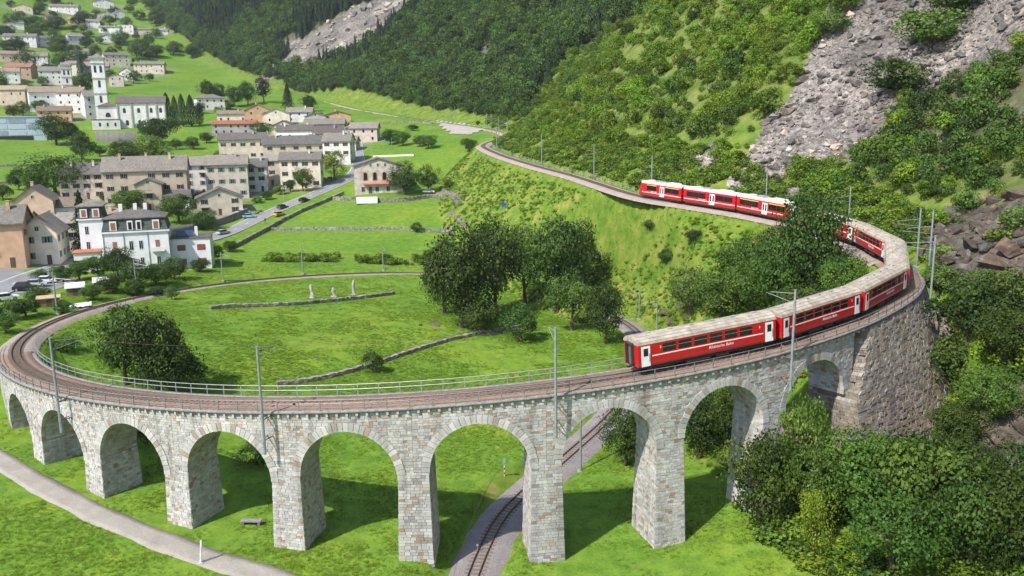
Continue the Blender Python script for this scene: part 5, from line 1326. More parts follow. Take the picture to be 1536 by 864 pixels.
def house_body(root, w, d, h, roof, rise, wall, rm, detail, chim=0):
    b = MB()
    if roof == 'gx': b.prism([(-d/2,-3),(d/2,-3),(d/2,h),(0,h+rise),(-d/2,h)], -w/2, w/2); b.v = [(y, -x, z) for x, y, z in b.v]
    elif roof == 'gy': b.prism([(-w/2,-3),(w/2,-3),(w/2,h),(0,h+rise),(-w/2,h)], -d/2, d/2)
    else: b.box(-w/2, w/2, -d/2, d/2, -3, h)
    b.build('wall', wall, root)
    ro = roof_shape(roof, w, d, h, rise).build('roof', rm, root)
    for k in range(chim):
        c = MB(); xc = (-.3+.6*(k/max(1, chim-1)) if chim > 1 else .22)*(w if roof != 'gy' else d); yc = .12*d*(1 if k % 2 else -1)
        if roof == 'gy': xc, yc = yc, xc
        zt = h+rise+.9
        c.box(xc-.35, xc+.35, yc-.35, yc+.35, h+.2, zt); c.box(xc-.45, xc+.45, yc-.45, yc+.45, zt+.25, zt+.35)
        for sx in (-.3, .3):
            for sy in (-.3, .3): c.box(xc+sx-.06, xc+sx+.06, yc+sy-.06, yc+sy+.06, zt, zt+.25)
        c.build('chimney', wall, ro)
    return ro
def house(x, y, z, rz, w, d, h, roof, rise, wall, rm, nr, nc, ns, sh, chim, label, k):
    r = empty('village_house', (x, y, z), rz, label=label, category='house', group='houses of the village')
    dist = math.hypot(x, y); detail = dist < 430
    house_body(r, w, d, h, roof, rise, WALLM[wall], ROOFM[rm], detail, chim)
    q = random.Random(k); fh = h/max(nr, 1)
    ww = min(1.05, w/(nc*2.1)); wh = min(1.45, fh*.52)
    for i in range(nr):
        for j in range(nc):
            if q.random() < .07: continue
            xx = -w/2+w*(j+.5)/nc+q.uniform(-.1,.1)
            zz = fh*i+fh*.36
            if i == 0 and j == nc//2 and h > 4.5:
                if detail:
                    dm = MB(); dm.box(-.5, .5, -.06, .05, -.4, min(2.1, fh*.8)); put('door', dm.mesh('door', DOORM), r, (xx, -d/2, .05))
                continue
            add_window(r, (xx, -d/2-.0, zz), 0, ww, wh, sh if detail else None, detail)
        for j in range(ns):
            yy = -d/2+d*(j+.5)/ns
            for sx, rr in ((1, math.pi/2), (-1, -math.pi/2)):
                if sx < 0 and not detail: continue
                if q.random() < .12: continue
                add_window(r, (sx*w/2, yy, fh*i+fh*.36), rr, min(.95, ww), wh, sh if detail else None, detail)
    if roof == 'gy' and h > 4.5: add_window(r, (0, -d/2, h+rise*.12), 0, .8, min(1.0, rise*.4), None, detail)
    if detail and nr > 1 and q.random() < .45:
        bx = -w/2+w*(q.randrange(nc)+.5)/nc; zf = fh*(nr-1)
        b = MB(); b.box(bx-1.4, bx+1.4, -d/2-1.1, -d/2, zf-.12, zf+.05); bo = b.build('balcony', STEPS, r)
        g = MB(); g.box(bx-1.4, bx+1.4, -d/2-1.1, -d/2-1.04, zf+.9, zf+.97)
        for t in range(12): g.box(bx-1.38+t*.25, bx-1.35+t*.25, -d/2-1.09, -d/2-1.05, zf+.05, zf+.9)
        g.build('balustrade', DOORM, bo)
    return r
for k, a in enumerate(HOUSES):
    a = list(a)
    if math.hypot(a[0], a[1]) > 560:                    # hillside houses stand every which way
        q = random.Random(k*3+1); a[3] += q.uniform(-.35, .28)
        if q.random() < .45 and a[4] < 1.4*a[5]: a[7] = 'gy'
        a[15] = q.choice((0, 1, 1, 2)); a[8] *= q.uniform(1.0, 1.5)
    else:
        q = random.Random(k*7+2); a[3] += q.uniform(-.11, .11); a[6] *= q.uniform(.90, 1.08); a[8] *= q.uniform(.85, 1.4); a[15] += q.choice((0, 0, 1))
    house(*a, k)

# --- white villa with green mansard
def mansard(m, x0, x1, y0, y1, z0, z1, ins):
    m.hexa([(x0,y0,z0),(x1,y0,z0),(x1,y1,z0),(x0,y1,z0),(x0+ins,y0+ins,z1),(x1-ins,y0+ins,z1),(x1-ins,y1-ins,z1),(x0+ins,y1-ins,z1)])
MANS = roof_mat('green_mansard_slates', (.07,.10,.09), (.11,.15,.135), (.17,.21,.19))
WALLV = plain('villa_white_plaster', (.70,.71,.72), .9, .07, .4, 0, .1)
def villa(p):
    x, y, z, az = p
    r = empty('villa', (x-math.sin(az)*5, y+math.cos(az)*5, z), az-.10, label='large white villa with green mansard roof and orange window blinds', category='villa')
    ORB = plain('orange_blind', (.30,.115,.06), .7, .1, 2)
    W, D, Hh = 14.2, 10.5, 8.9
    b = MB(); b.box(-W/2, W/2, -D/2, D/2, -3, Hh); b.build('wall', WALLV, r)
    c = MB(); c.box(-W/2-.35, W/2+.35, -D/2-.35, D/2+.35, Hh, Hh+.35); c.build('cornice', WALLV, r)
    ms = MB(); mansard(ms, -W/2-.1, W/2+.1, -D/2-.1, D/2+.1, Hh+.35, Hh+3.2, .75); mo = ms.build('mansard', MANS, r)
    rf = roof_shape('hip', W-1.2, D-1.2, Hh+3.3, 1.7, .45); ro = rf.build('roof', ROOFM['slate'], r)
    for xc in (-3.2, 0, 2.2):
        ch = MB(); ch.box(xc-.4, xc+.4, -.4, .4, Hh+4, Hh+6.3); ch.build('chimney', WALLV, ro)
    for xc, w in ((-4.6,1.0), (-1.0,.7), (.9,.7), (4.6,1.0)):
        d = MB(); d.box(xc-w/2-.25, xc+w/2+.25, -D/2-.1, -D/2+.9, Hh+.6, Hh+2.75); do = d.build('dormer', WALLV, mo)
        g = MB(); g.box(xc-w/2, xc+w/2, -D/2-.14, -D/2-.09, Hh+.75, Hh+2.45); g.build('blind' if w > .8 else 'pane', ORB if w > .8 else GLASS, do)
    # tower part set back on the left
    t = MB(); t.box(-W/2-5.2, -W/2-.02, -1.5, 6.5, -3, Hh+3.0); t.build('wall', WALLV, r)
    t = MB(); t.box(-W/2-5.5, -W/2+.3, -1.8, 6.8, Hh+3.0, Hh+3.3); t.build('cornice', WALLV, r)
    tm = MB(); mansard(tm, -W/2-5.3, -W/2+.1, -1.6, 6.6, Hh+3.3, Hh+6.1, .5); to = tm.build('mansard', MANS, r)
    for xc in (-W/2-3.9, -W/2-1.3):
        d = MB(); d.box(xc-.75, xc+.75, -1.75, -.8, Hh+3.6, Hh+5.6); do = d.build('dormer', WALLV, to)
        g = MB(); g.box(xc-.45, xc+.45, -1.79, -1.74, Hh+3.8, Hh+5.4); g.build('blind', ORB, do)
    h2 = roof_shape('hip', 5.0, 7.6, Hh+6.15, 1.0, .5); h2.v = [(vx-W/2-2.6, vy+2.5, vz) for vx, vy, vz in h2.v]; h2.build('roof', ROOFM['slate'], r)
    for zz, hh in ((.9,2.0), (5.0,1.9)):
        for xc in (-4.6,-1.1,1.0,4.6): 
            if abs(xc) > 4 and zz > 3:
                bb = MB(); bb.box(xc-1.5, xc+1.5, -D/2-1.2, -D/2, 4.3, 4.55); bo = bb.build('balcony', WALLV, r)
                pp = MB(); pp.box(xc-1.5, xc+1.5, -D/2-1.2, -D/2-1.05, 4.55, 5.35); pp.build('parapet', WALLV, bo)
                g = MB(); g.box(xc-.45, xc+.45, -D/2-.05, -D/2+.05, 4.6, 6.9); g.build('blind', ORB, r)
            else: add_window(r, (xc, -D/2, zz), 0, .75, hh, None, True)
    for zz in (1, 5): 
        for yy in (-3, 0, 3): add_window(r, (W/2, yy, zz), math.pi/2, .8, 1.9, None, True)
    for zz in (1.2, 5, 8.6): add_window(r, (-W/2-3.6, -1.5, zz), 0, .7, 1.8, None, True)
    for xc in (-W/2+.15, -2.6, 2.6):
        dp = MB(); dp.tube((xc, -D/2-.1, 0), (xc, -D/2-.1, Hh), .06, n=6); dp.build('downpipe', STEELD, r)
villa(SPOT['villa'])
def annex(p, name, label, w, d, h, rm, redw):
    x, y, z, az = p
    r = empty(name, (x-math.sin(az)*d/2, y+math.cos(az)*d/2, z), az-.1, label=label, category='house')
    b = MB(); b.box(-w/2, w/2, -d/2, d/2, -3, h); b.build('wall', WALLV, r)
    rf = roof_shape('flat', w, d, h, 0); ro = rf.build('roof', rm, r)
    for i, zz in enumerate(redw):
        for xc in ((-w*.22), w*.27):
            if w > 6:
                g = MB(); g.box(xc-.95, xc+.95, -d/2-.06, -d/2+.02, zz, zz+1.4); g.build('roller_blind', SHUT['brown'], r)
        if w < 6:
            for xc in (-w*.3, 0, w*.3): add_window(r, (xc-.3, -d/2, zz), 0, .7, 1.5, 'brown', True)
    return r, ro
ar, aro = annex(SPOT['villa_annex'], 'flat_roofed_house', 'white flat-roofed house with red blinds and solar panels beside the villa', 9.2, 9, 7.3, ROOFM['darkslate'], (1.0, 4.4))
PVM = plain('solar_panel_blue', (.03,.045,.10), .25, .1, 2)
for k in range(2):
    s = MB(); x0 = -3.2+k*2.0; s.hexa([(x0,-3.0,7.7),(x0+1.9,-3.0,7.7),(x0+1.9,-1.2,8.9),(x0,-1.2,8.9),(x0,-3.05,7.78),(x0+1.9,-3.05,7.78),(x0+1.9,-1.25,8.98),(x0,-1.25,8.98)]); s.build('solar_panel', PVM, ar)
c = MB(); c.box(1.0, 1.7, -1.6, -.9, 7.4, 9.8); c.build('chimney', WALLV, aro)
annex(SPOT['villa_wing'], 'garden_wing', 'small white garden wing with reddish flat roof left of the villa', 5.4, 5, 4.3, ROOFM['terracotta'], (1.2,))

# --- church, belfry, short tower
def arch_win(root, pos, rz, w, h, mat=GLASS, name='window'):
    pts = [(-w/2, 0), (w/2, 0)]+[(math.cos(a)*w/2, h-w/2+math.sin(a)*w/2) for a in np.linspace(0, math.pi, 8)]
    m = MB(); m.prism(pts, -.06, .05); o = m.build(name, mat, root); o.location = pos; o.rotation_euler = (0,0,rz); return o
def church(p):
    x, y, z, az = p; r = empty('church', (x-math.sin(az)*8, y+math.cos(az)*8, z), az-.08, label='long white church with dark roof beside the tall belfry', category='church')
    w, d, h = 26, 15, 14
    house_body(r, w, d, h, 'gx', 3.6, WALLM['white'], ROOFM['darkslate'], True)
    for xc in (-w/2+.4, -5.2, 2.6, 8.0, w/2-.4):
        m = MB(); m.box(xc-.35, xc+.35, -d/2-.5, -d/2, -3, h-.3); m.build('pilaster', WALLM['grey'], r)
    for xc in (-9, -1.4, 5.2, 10.3): arch_win(r, (xc, -d/2, 8.2), 0, 1.5, 2.8)
    for xc in (-8, -1.4, 6): arch_win(r, (xc, -d/2, 1.2), 0, 1.6, 3.0)
    m = MB(); m.box(-w/2-10, -w/2-.03, -4.5, 6.5, -3, 12.2); m.build('chancel_wall', WALLM['white'], r)
    m = roof_shape('hip', 10, 11, 12.2, 2.2); m.v = [(a-w/2-5.0, b+1, c) for a, b, c in m.v]; m.build('chancel_roof', ROOFM['darkslate'], r)
    m = MB(); m.box(-w/2-13, -w/2+1.5, -11, -4.6, -4, 4.6); m.build('side_chapel', WALLM['white'], r)
    m = roof_shape('flat', 14.5, 6.4, 4.6, 0); m.v = [(a-w/2-5.8, b-7.8, c) for a, b, c in m.v]; m.build('chapel_roof', ROOFM['darkslate'], r)
    arch_win(r, (-w/2-5, -4.5, 6.0), 0, 2.6, 2.6)
    for xc in (-10,-6,-2): arch_win(r, (-w/2+xc+1, -11, .8), 0, 1.0, 2.2)
church(SPOT['church'])
def belfry(p, name, label, w, h, stages):
    x, y, z, az = p; r = empty(name, (x, y, z), az-.08, label=label, category='bell tower')
    m = MB(); m.box(-w/2, w/2, -w/2, w/2, -6, h); m.build('shaft', WALLM['white'], r)
    for f in stages:
        c = MB(); c.box(-w/2-.35, w/2+.35, -w/2-.35, w/2+.35, h*f-.3, h*f+.3); c.build('string_course', WALLM['grey'], r)
        for rr, dx, dy in ((0,0,-1), (math.pi/2,1,0), (-math.pi/2,-1,0)):
            for o in ((-.22, .22) if f == stages[-1] else (0,)):
                arch_win(r, (dx*w/2+(o*w if dx == 0 else 0), dy*w/2+(o*w if dx else 0), h*f-h*.145), rr, w*.2, h*.11, name='bell_opening')
    c = MB(); c.box(-w/2-.6, w/2+.6, -w/2-.6, w/2+.6, h, h+.5); c.build('cornice', WALLM['grey'], r)
    rf = MB(); rf.v = [(-w/2-.7,-w/2-.7,h+.5),(w/2+.7,-w/2-.7,h+.5),(w/2+.7,w/2+.7,h+.5),(-w/2-.7,w/2+.7,h+.5),(0,0,h+.5+w*.42)]
    for f in ((3,2,1,0),(0,1,4),(1,2,4),(2,3,4),(3,0,4)): rf.face(f)
    ro = rf.build('roof', ROOFM['slate'], r)
    c = MB(); c.box(-.06,.06,-.06,.06,h+w*.42,h+w*.42+2.4); c.box(-.5,.5,-.06,.06,h+w*.42+1.5,h+w*.42+1.65); c.build('cross', STEELD, ro)
belfry(SPOT['belfry'], 'belfry', 'tall white bell tower with grey string courses beside the church', 6.8, 36.5, (.46,.70,.93))
belfry(SPOT['short_tower'], 'short_bell_tower', 'shorter cream bell tower rising behind the parish building', 5.6, 27, (.55,.74,.93))
# --- house with the three arched windows
def arched(p):
    x, y, z, az = p; w, d, h, rise = 17.2, 13, 9.8, 2.7
    r = empty('arched_window_house', (x-math.sin(az)*d/2, y+math.cos(az)*d/2, z), az+.02, label='rough stone house with three tall arched windows above the meadow', category='house')
    house_body(r, w, d, h, 'gy', rise, plain('pale_rubble_render', (.50,.43,.37), .95, .22, .6, 0, .4), ROOFM['slate'], True)
    for xc in (-4.6, -1.2, 2.2, 5.6): 
        a = arch_win(r, (xc, -d/2, 4.6), 0, 1.9, 3.2, plain('brick_surround', (.40,.22,.17), .9, .2, 2), 'window')
        m = MB(); pts = [(-.62, 0), (.62, 0)]+[(math.cos(t)*.62, 2.1+math.sin(t)*.62) for t in np.linspace(0, math.pi, 8)]; m.prism(pts, -.1, -.05); m.build('pane', GLASS, a, loc=(0, 0, .2))
    for xc in (-2.6, 0, 2.6): add_window(r, (xc, -d/2, h-.2), 0, .7, 1.1, None, True)
    for xc in (-5.6, -.6, 3.4): add_window(r, (xc, -d/2, .6), 0, 1.2, 1.8, None, True)
    dm = MB(); dm.box(-3.6, -2.4, -d/2-.06, -d/2, 0, 2.3); dm.build('door', DOORM, r)
    aw = MB(); aw.hexa([(-5.8,-d/2-1.3,3.3),(6.0,-d/2-1.3,3.3),(6.0,-d/2,3.8),(-5.8,-d/2,3.8),(-5.8,-d/2-1.3,3.4),(6.0,-d/2-1.3,3.4),(6.0,-d/2,3.92),(-5.8,-d/2,3.92)]); aw.build('red_awning', plain('red_awning', (.42,.13,.09), .8, .12, 1), r)
arched(SPOT['arched'])
def glasshouse(p):
    x, y, z, az = p; r = empty('warehouse', (x-math.sin(az)*7, y+math.cos(az)*7, z), az-.05, label='pale blue metal-clad flat warehouse at the left edge of the fields', category='warehouse')
    w, d, h = 25, 14, 11.5; BL = plain('pale_blue_cladding', (.50,.58,.66), .5, .06, .6); BD = plain('blue_grey_band', (.30,.36,.42), .5, .08, .6)
    m = MB(); m.box(-w/2, w/2, -d/2, d/2, -3, h); m.build('wall', BL, r)
    for k in range(3):
        for j in range(3):
            x0 = -w/2+.4+j*w/3; m = MB(); m.box(x0, x0+w/3-.8, -d/2-.12, -d/2, 2.4+k*3.0, 4.6+k*3.0); m.build('panel', BL if (k+j) % 3 else BD, r)
    m = MB(); m.box(-w/2-.4, w/2+.4, -d/2-.4, d/2+.4, h, h+.5); m.build('roof', BL, r)
    m = MB(); m.box(-w/2+1, w/2-6, -d/2-.1, -d/2, -.2, 2.0); m.build('open_bay', DARKU, r)
glasshouse(SPOT['glasshouse'])

# ---------------------------------------------------------------- roads, path, walls
def drape(P, step, dz=.0):
    Q = resample(catmull(np.array(P), 2.0), step)
    for _ in range(6): Q[1:-1] = .25*Q[:-2]+.5*Q[1:-1]+.25*Q[2:]
    Q[:,2] = ground(Q[:,0], Q[:,1])
    for _ in range(10): Q[1:-1,2] = .25*Q[:-2,2]+.5*Q[1:-1,2]+.25*Q[2:,2]
    Q[:,2] += dz; return Q
def draped_ribbon(name, Q, offs, dz, mat, skirt=.5, wob=0.0, **kw):
    T, N = frame(Q); k = len(offs); V = np.zeros((len(Q), k+2, 3))
    jit = [fbm(np.arange(len(Q))*.31, np.full(len(Q), 7.0*e), 3, 60+e)*wob for e in (0, 1)]
    for j, o in enumerate([offs[0]]+list(offs)+[offs[-1]]):
        oo = o+(jit[0] if j < 2 else jit[1] if j > k-1 else 0.0)
        V[:,j,:2] = Q[:,:2]+N*(oo[:,None] if np.ndim(oo) else oo); g = ground(V[:,j,0], V[:,j,1]); V[:,j,2] = g+dz
    mid = V[:,1:-1,2].mean(1); V[:,1:-1,2] = np.maximum(V[:,1:-1,2], V[:,1:-1,2]*.3+mid[:,None]*.7); V[:,0,2] -= skirt; V[:,-1,2] -= skirt
    i = np.arange(len(Q)*(k+2)).reshape(len(Q), k+2)
    F = np.stack([i[:-1,:-1], i[:-1,1:], i[1:,1:], i[1:,:-1]], -1).reshape(-1,4)[:, ::-1]
    return put(name, np_mesh(name, V.reshape(-1,3), F, mat), **kw), V
def asphalt_mat():
    m, t, b, o = nt('asphalt'); n = noise(t, 1.2, 7, .7); n2 = noise(t, .12, 4, .6)
    c = mix(t, .6, ramp(t, n.outputs[0], [(.3, (.17,.17,.175)), (.7, (.25,.25,.255))]).outputs[0], ramp(t, n2.outputs[0], [(.3, (.75,.75,.75)), (.7, (1.15,1.15,1.15))]).outputs[0], 'MULTIPLY')
    t.links.new(c, b.inputs['Base Color']); b.inputs['Roughness'].default_value = .85; bump(t, b, n.outputs[0], .3, .02); return m
ASPH = asphalt_mat()
GRAVEL = ballast_mat('grey_gravel', (.22,.20,.165), (.36,.335,.295), (.48,.45,.40))
RQ = drape(LINES['main_road'], 2.0)
road, RV = draped_ribbon('main_road', RQ, np.linspace(-3.3, 3.3, 7), .10, ASPH, kind='structure')
MARKW = plain('white_road_paint', (.72,.72,.70), .7, .1, 2)
Lr = len(RQ)
for i in range(1, Lr-3, 4):
    v = [RV[i,4], RV[min(i+1,Lr-1),4]]; t = v[1]-v[0]; n = np.array([t[1], -t[0], 0]); n /= np.linalg.norm(n)
    a, b_ = v[0]+n*.09, v[0]-n*.09; c_, d_ = v[1]-n*.09, v[1]+n*.09
    m = MB(); m.poly([(*p[:2], p[2]+.02) for p in (b_, a, d_, c_)]); m.build('lane_dash', MARKW, road)
for s in (1, 7):
    m = MB()
    for i in range(Lr-1):
        p, q = RV[i,s].copy(), RV[i+1,s].copy(); w = (RV[i,4]-p); w /= np.linalg.norm(w)
        m.poly([tuple(x+np.array([0,0,.02])) for x in ((p+w*.25, p+w*.40, q+w*.40, q+w*.25) if s == 7 else (p+w*.40, p+w*.25, q+w*.25, q+w*.40))])
    m.build('edge_line', MARKW, road)
GQ = drape(LINES['gravel_path'], 1.0)
draped_ribbon('gravel_path', GQ, np.linspace(-1.45, 1.45, 5), .06, GRAVEL, wob=.28, kind='structure')
# car park and yard: flat sheets following the ground
def sheet(name, poly, mat, dz, res=2.0, **kw):
    P = np.array(poly)[:, :2]; lo, hi = P.min(0), P.max(0)
    xs = np.arange(lo[0], hi[0]+res, res); ys = np.arange(lo[1], hi[1]+res, res)
    X, Y = np.meshgrid(xs, ys); ok = inside((X[:-1,:-1]+X[1:,1:])/2, (Y[:-1,:-1]+Y[1:,1:])/2, [tuple(p) for p in P])
    V = np.stack([X, Y, ground(X, Y)+dz], -1).reshape(-1,3); i = np.arange(X.size).reshape(X.shape)
    F = np.stack([i[:-1,:-1], i[:-1,1:], i[1:,1:], i[1:,:-1]], -1)[ok]
    return put(name, np_mesh(name, V, F, mat), **kw)
sheet('car_park', [(-126,150),(-106,152),(-92,166),(-92,178),(-104,184),(-130,190)], ASPH, .07, 1.5, kind='structure')
sheet('gravel_yard', LINES['yard'], GRAVEL, .25, 3.0, kind='structure')
DRYST = stone_mat('dry_stone', [(0,(.20,.18,.16)),(.2,(.28,.26,.23)),(.45,(.35,.325,.29)),(.7,(.24,.22,.20)),(.88,(.15,.14,.13))])
WHITEW = plain('white_wall', (.46,.44,.41), .9, .1, 1)
for k, (P, h, lab) in enumerate(WALLS):
    Q = drape(P, .8 if P[0][1] < 280 else 1.6); r = empty('stone_wall' if 'white' not in lab else 'garden_wall', tuple(Q[len(Q)//2]), label=lab, category='wall', group=None)
    c = np.array(r.location); w = .28
    mat = DRYST if 'white' not in lab else WHITEW
    if h > 2: mat = stone_mat('grey_retaining_wall_%d' % k, [(0,(.20,.19,.18)),(.5,(.25,.24,.22)),(.8,(.17,.16,.15))])
    ribbon('wall_core', Q-c, [(-w,-.8),(-w,h*.85),(w,h*.85),(w,-.8)], MORTARB if mat is DRYST else mat, r)
    if mat is DRYST:
        sm = MB(); T, N = frame(Q); q = random.Random(k); L = np.concatenate([[0], np.cumsum(np.linalg.norm(np.diff(Q[:,:2],axis=0),axis=1))]); s = 0.0
        while s < L[-1]-.3:
            l = q.uniform(.35,.8)
            for lev in range(max(2, int(h/.35))):
                z0 = lev*h/max(2, int(h/.35)); z1 = z0+h/max(2, int(h/.35))*q.uniform(.85,1.25)
                i = min(int(np.searchsorted(L, s)), len(Q)-1); p = Q[i]; f = s-L[i]; t = T[i]; n = N[i]; pp = p[:2]+t*f
                e = w+q.uniform(.02,.16); cc = []
                for zz in (z0-.05, z1-.04):
                    for a, b_ in ((0,-e),(l*.95,-e*q.uniform(.85,1.1)),(l*.95,e),(0,e*q.uniform(.85,1.1))):
                        v = pp+t*a+n*b_; cc.append((v[0]-c[0], v[1]-c[1], p[2]+zz-c[2]+q.uniform(-.04,.04)))
                sm.hexa(cc[:4][::-1]+cc[4:][::-1], q.random()*.99+.005, skip=(0,))
            s += l
        sm.build('dry_stonework', DRYST, r, kind='stuff')

# ---------------------------------------------------------------- cars, bikes, small things
CARM = {k: plain('car_'+k, c, .25, .04, 1) for k, c in dict(black=(.012,.012,.014), silver=(.42,.44,.46), white=(.72,.72,.72), skyblue=(.25,.50,.66), yellow=(.70,.40,.02), slate=(.06,.08,.11), red=(.42,.02,.02)).items()}
TYRE = plain('tyre_rubber', (.02,.02,.02), .9, .1, 3)
LAMPM = plain('car_lamp', (.6,.6,.58), .2, .05, 3); LAMPR = plain('car_tail_lamp', (.35,.01,.01), .3, .05, 3)
def car(x, y, z, kind, rz, col, label):
    r = empty('parked_car', (x, y, z+.12), rz, label=label, category='car', group='cars in the village')
    hh = 1.0 if kind == 'suv' else .86; top = 1.75 if kind == 'suv' else 1.45; L, W = 4.3, .88
    side = [(-2.1,.32),(2.1,.32),(2.15,.6),(2.05,hh-.12),(1.1,hh),(-1.95,hh+.04),(-2.15,.75)]
    b = MB(); b.prism(side, -W, W); b.build('body', CARM[col], r)
    g = MB(); a = [(-1.85,hh),(1.05,hh),(.35,top-.06),(-1.35,top-.04)]
    k = len(g.v); g.v += [(px, -W+.05, pz) if pz <= hh else (px, -W+.2, pz) for px, pz in a]+[(px, W-.05, pz) if pz <= hh else (px, W-.2, pz) for px, pz in a]
    for f in ((0,1,2,3),(7,6,5,4),(1,5,6,2),(0,3,7,4),(3,2,6,7)): g.face(f)
    go = g.build('windows', GLASS, r)
    t = MB(); t.box(-1.38,.38,-W+.19,W-.19,top-.07,top); t.build('roof', CARM[col], r)
    for xx in (-1.3, 1.32):
        for sy in (-1, 1):
            w = MB(); w.tube((xx, sy*(W-.2), .33), (xx, sy*(W+.02), .33), .33, n=12); wo = w.build('wheel', TYRE, r)
            w = MB(); w.tube((xx, sy*(W+.02), .33), (xx, sy*(W+.035), .33), .19, n=8); w.build('rim', STEEL, wo)
    for sy in (-1, 1):
        m = MB(); m.box(2.08,2.16,sy*.62-.17,sy*.62+.17,.62,.76); m.build('headlight', LAMPM, r)
        m = MB(); m.box(-2.16,-2.08,sy*.66-.14,sy*.66+.14,.68,.86); m.build('tail_light', LAMPR, r)
        m = MB(); m.box(.6,.75,sy*(W+.02),sy*(W+.2),hh,hh+.14) if sy > 0 else m.box(.6,.75,-(W+.2),-(W+.02),hh,hh+.14); m.build('mirror', CARM[col], r)
for a in CARS: car(*a)
def bike(p, rz, label):
    r = empty('motorbike', (p[0], p[1], p[2]+.1), rz, label=label, category='motorbike', group='motorbikes on the roadside')
    BK = CARM['black']
    for xx in (-.7, .72):
        w = MB()
        for k in range(14):
            a0, a1 = 2*math.pi*k/14, 2*math.pi*(k+1)/14
            w.tube((xx+.27*math.cos(a0), 0, .31+.27*math.sin(a0)), (xx+.27*math.cos(a1), 0, .31+.27*math.sin(a1)), .06, n=5)
        w.build('wheel', TYRE, r)
    m = MB(); m.hexa([(-.35,-.16,.35),(.4,-.16,.35),(.4,.16,.35),(-.35,.16,.35),(-.3,-.12,.75),(.45,-.16,.85),(.45,.16,.85),(-.3,.12,.75)]); m.build('engine_and_tank', BK, r)
    m = MB(); m.hexa([(-.95,-.12,.72),(.05,-.14,.72),(.05,.14,.72),(-.95,.12,.72),(-.95,-.1,.86),(.05,-.12,.8),(.05,.12,.8),(-.95,.1,.86)]); m.build('seat', DARKU, r)
    m = MB(); m.tube((.72,0,.31),(.45,0,1.05),.05,n=6); m.tube((.45,-.36,1.05),(.45,.36,1.05),.025,n=6); m.build('handlebar', STEELD, r)
bike(MISC['bike0'], .5, 'black motorbike, nearer of two at the roadside'); bike(MISC['bike1'], .6, 'black motorbike, farther of two at the roadside')
def person(p, label):
    r = empty('person', (p[0], p[1], p[2]+.1), .4, label=label, category='person')
    J = [(0,0,.95),(0,0,1.2),(0,0,1.42),(0,0,1.53),(0,-.01,1.66),(.1,0,.9),(.12,-.03,.5),(.12,.02,.08),(.13,-.12,.04),(-.1,0,.9),(-.12,.05,.5),(-.12,.12,.08),(-.13,-.02,.04),(.2,0,1.40),(.27,.03,1.12),(.27,-.06,.86),(.27,-.09,.76),(-.2,0,1.40),(-.27,.03,1.12),(-.27,-.06,.86),(-.27,-.09,.76)]
    E = [(0,1),(1,2),(2,3),(3,4),(0,5),(5,6),(6,7),(7,8),(0,9),(9,10),(10,11),(11,12),(2,13),(13,14),(14,15),(15,16),(2,17),(17,18),(18,19),(19,20)]
    Rr = [.15,.15,.15,.06,.105,.095,.065,.045,.05,.095,.065,.045,.05,.07,.05,.04,.045,.07,.05,.04,.045]
    me = bpy.data.meshes.new('body'); me.from_pydata(J, E, []); me.materials.append(plain('dark_clothing', (.03,.03,.04), .9, .2, 3))
    o = put('body', me, r); md = o.modifiers.new('skin', 'SKIN'); o.modifiers.new('sub', 'SUBSURF').levels = 1
    for k, v in enumerate(me.skin_vertices[0].data): v.radius = (Rr[k], Rr[k]*.75)
    me.skin_vertices[0].data[0].use_root = True
    hd = MB(); hd.tube((0,.02,1.60),(0,.03,1.80),.10,.06,8); hd.build('hair', DARKU, r)
person(MISC['person'], 'person in dark clothes standing at the roadside')
def bench(p):
    r = empty('stone_bench', (p[0], p[1], p[2]), -.05, label='dark stone slab bench on the grass under the arches', category='bench')
    m = MB(); m.box(-1.05,1.05,-.3,.3,.38,.52); m.build('seat', plain('bench_slab', (.22,.21,.21), .8, .2, 2), r)
    for s in (-.8, .8):
        m = MB(); m.box(s-.12,s+.12,-.22,.22,-.25,.38); m.build('leg', plain('bench_leg_stone', (.13,.12,.12), .9, .2, 2), r)
bench(MISC['bench'])
def log(p):
    r = empty('timber_bench', (p[0]-.6, p[1]+1.2, p[2]), .55, label='long timber bench in the shade of the second arch from the left', category='bench')
    m = MB(); m.box(-2.0,2.0,-.22,.22,.35,.5); m.build('seat', WOOD, r)
    m = MB(); m.box(-2.0,2.0,.25,.33,.6,.95); m.build('backrest', WOOD, r)
    for s in (-1.6, 0, 1.6):
        m = MB(); m.box(s-.1,s+.1,-.2,.2,-.3,.35); m.box(s-.05,s+.05,.2,.26,-.1,.9); m.build('leg', WOOD, r)
log(MISC['log'])
p = MISC['box']; r = empty('white_cabinet', (p[0], p[1]+2.5, float(ground(p[0], p[1]+2.5))), .4, label='small white cabinet under the leftmost arch', category='cabinet')
m = MB(); m.box(-.8,.8,-.4,.4,-.3,1.2); m.build('case', FRAMEM, r); m = MB(); m.box(-.88,.88,-.48,.48,1.2,1.28); m.build('lid', FRAMEM, r); m = MB(); m.box(-.7,-.05,-.43,-.4,.1,1.1); m.build('door', STEEL, r)
p = MISC['post']; r = empty('marker_post', p, 0, label='leaning white wooden post beside the gravel path', category='post')
m = MB(); m.hexa([(-.09,-.09,-.3),(.09,-.09,-.3),(.09,.09,-.3),(-.09,.09,-.3),(.2,-.08,2.3),(.34,-.08,2.3),(.34,.08,2.25),(.2,.08,2.25)]); m.build('shaft', plain('white_weathered_wood', (.60,.58,.55), .85, .2, 3), r); m = MB(); m.box(-.3,.3,-.3,.3,-.3,.1); m.build('footing', STEPS, r)
p = MISC['marker']; r = empty('marker_post', p, 0, label='thin grey stake in the grass left of the lower track', category='post')
m = MB(); m.tube((0,0,-.3),(0,0,1.1),.04,.035,6); m.build('shaft', STEEL, r); m = MB(); m.box(-.1,.1,-.03,.03,1.05,1.25); m.build('plate', STEEL, r)
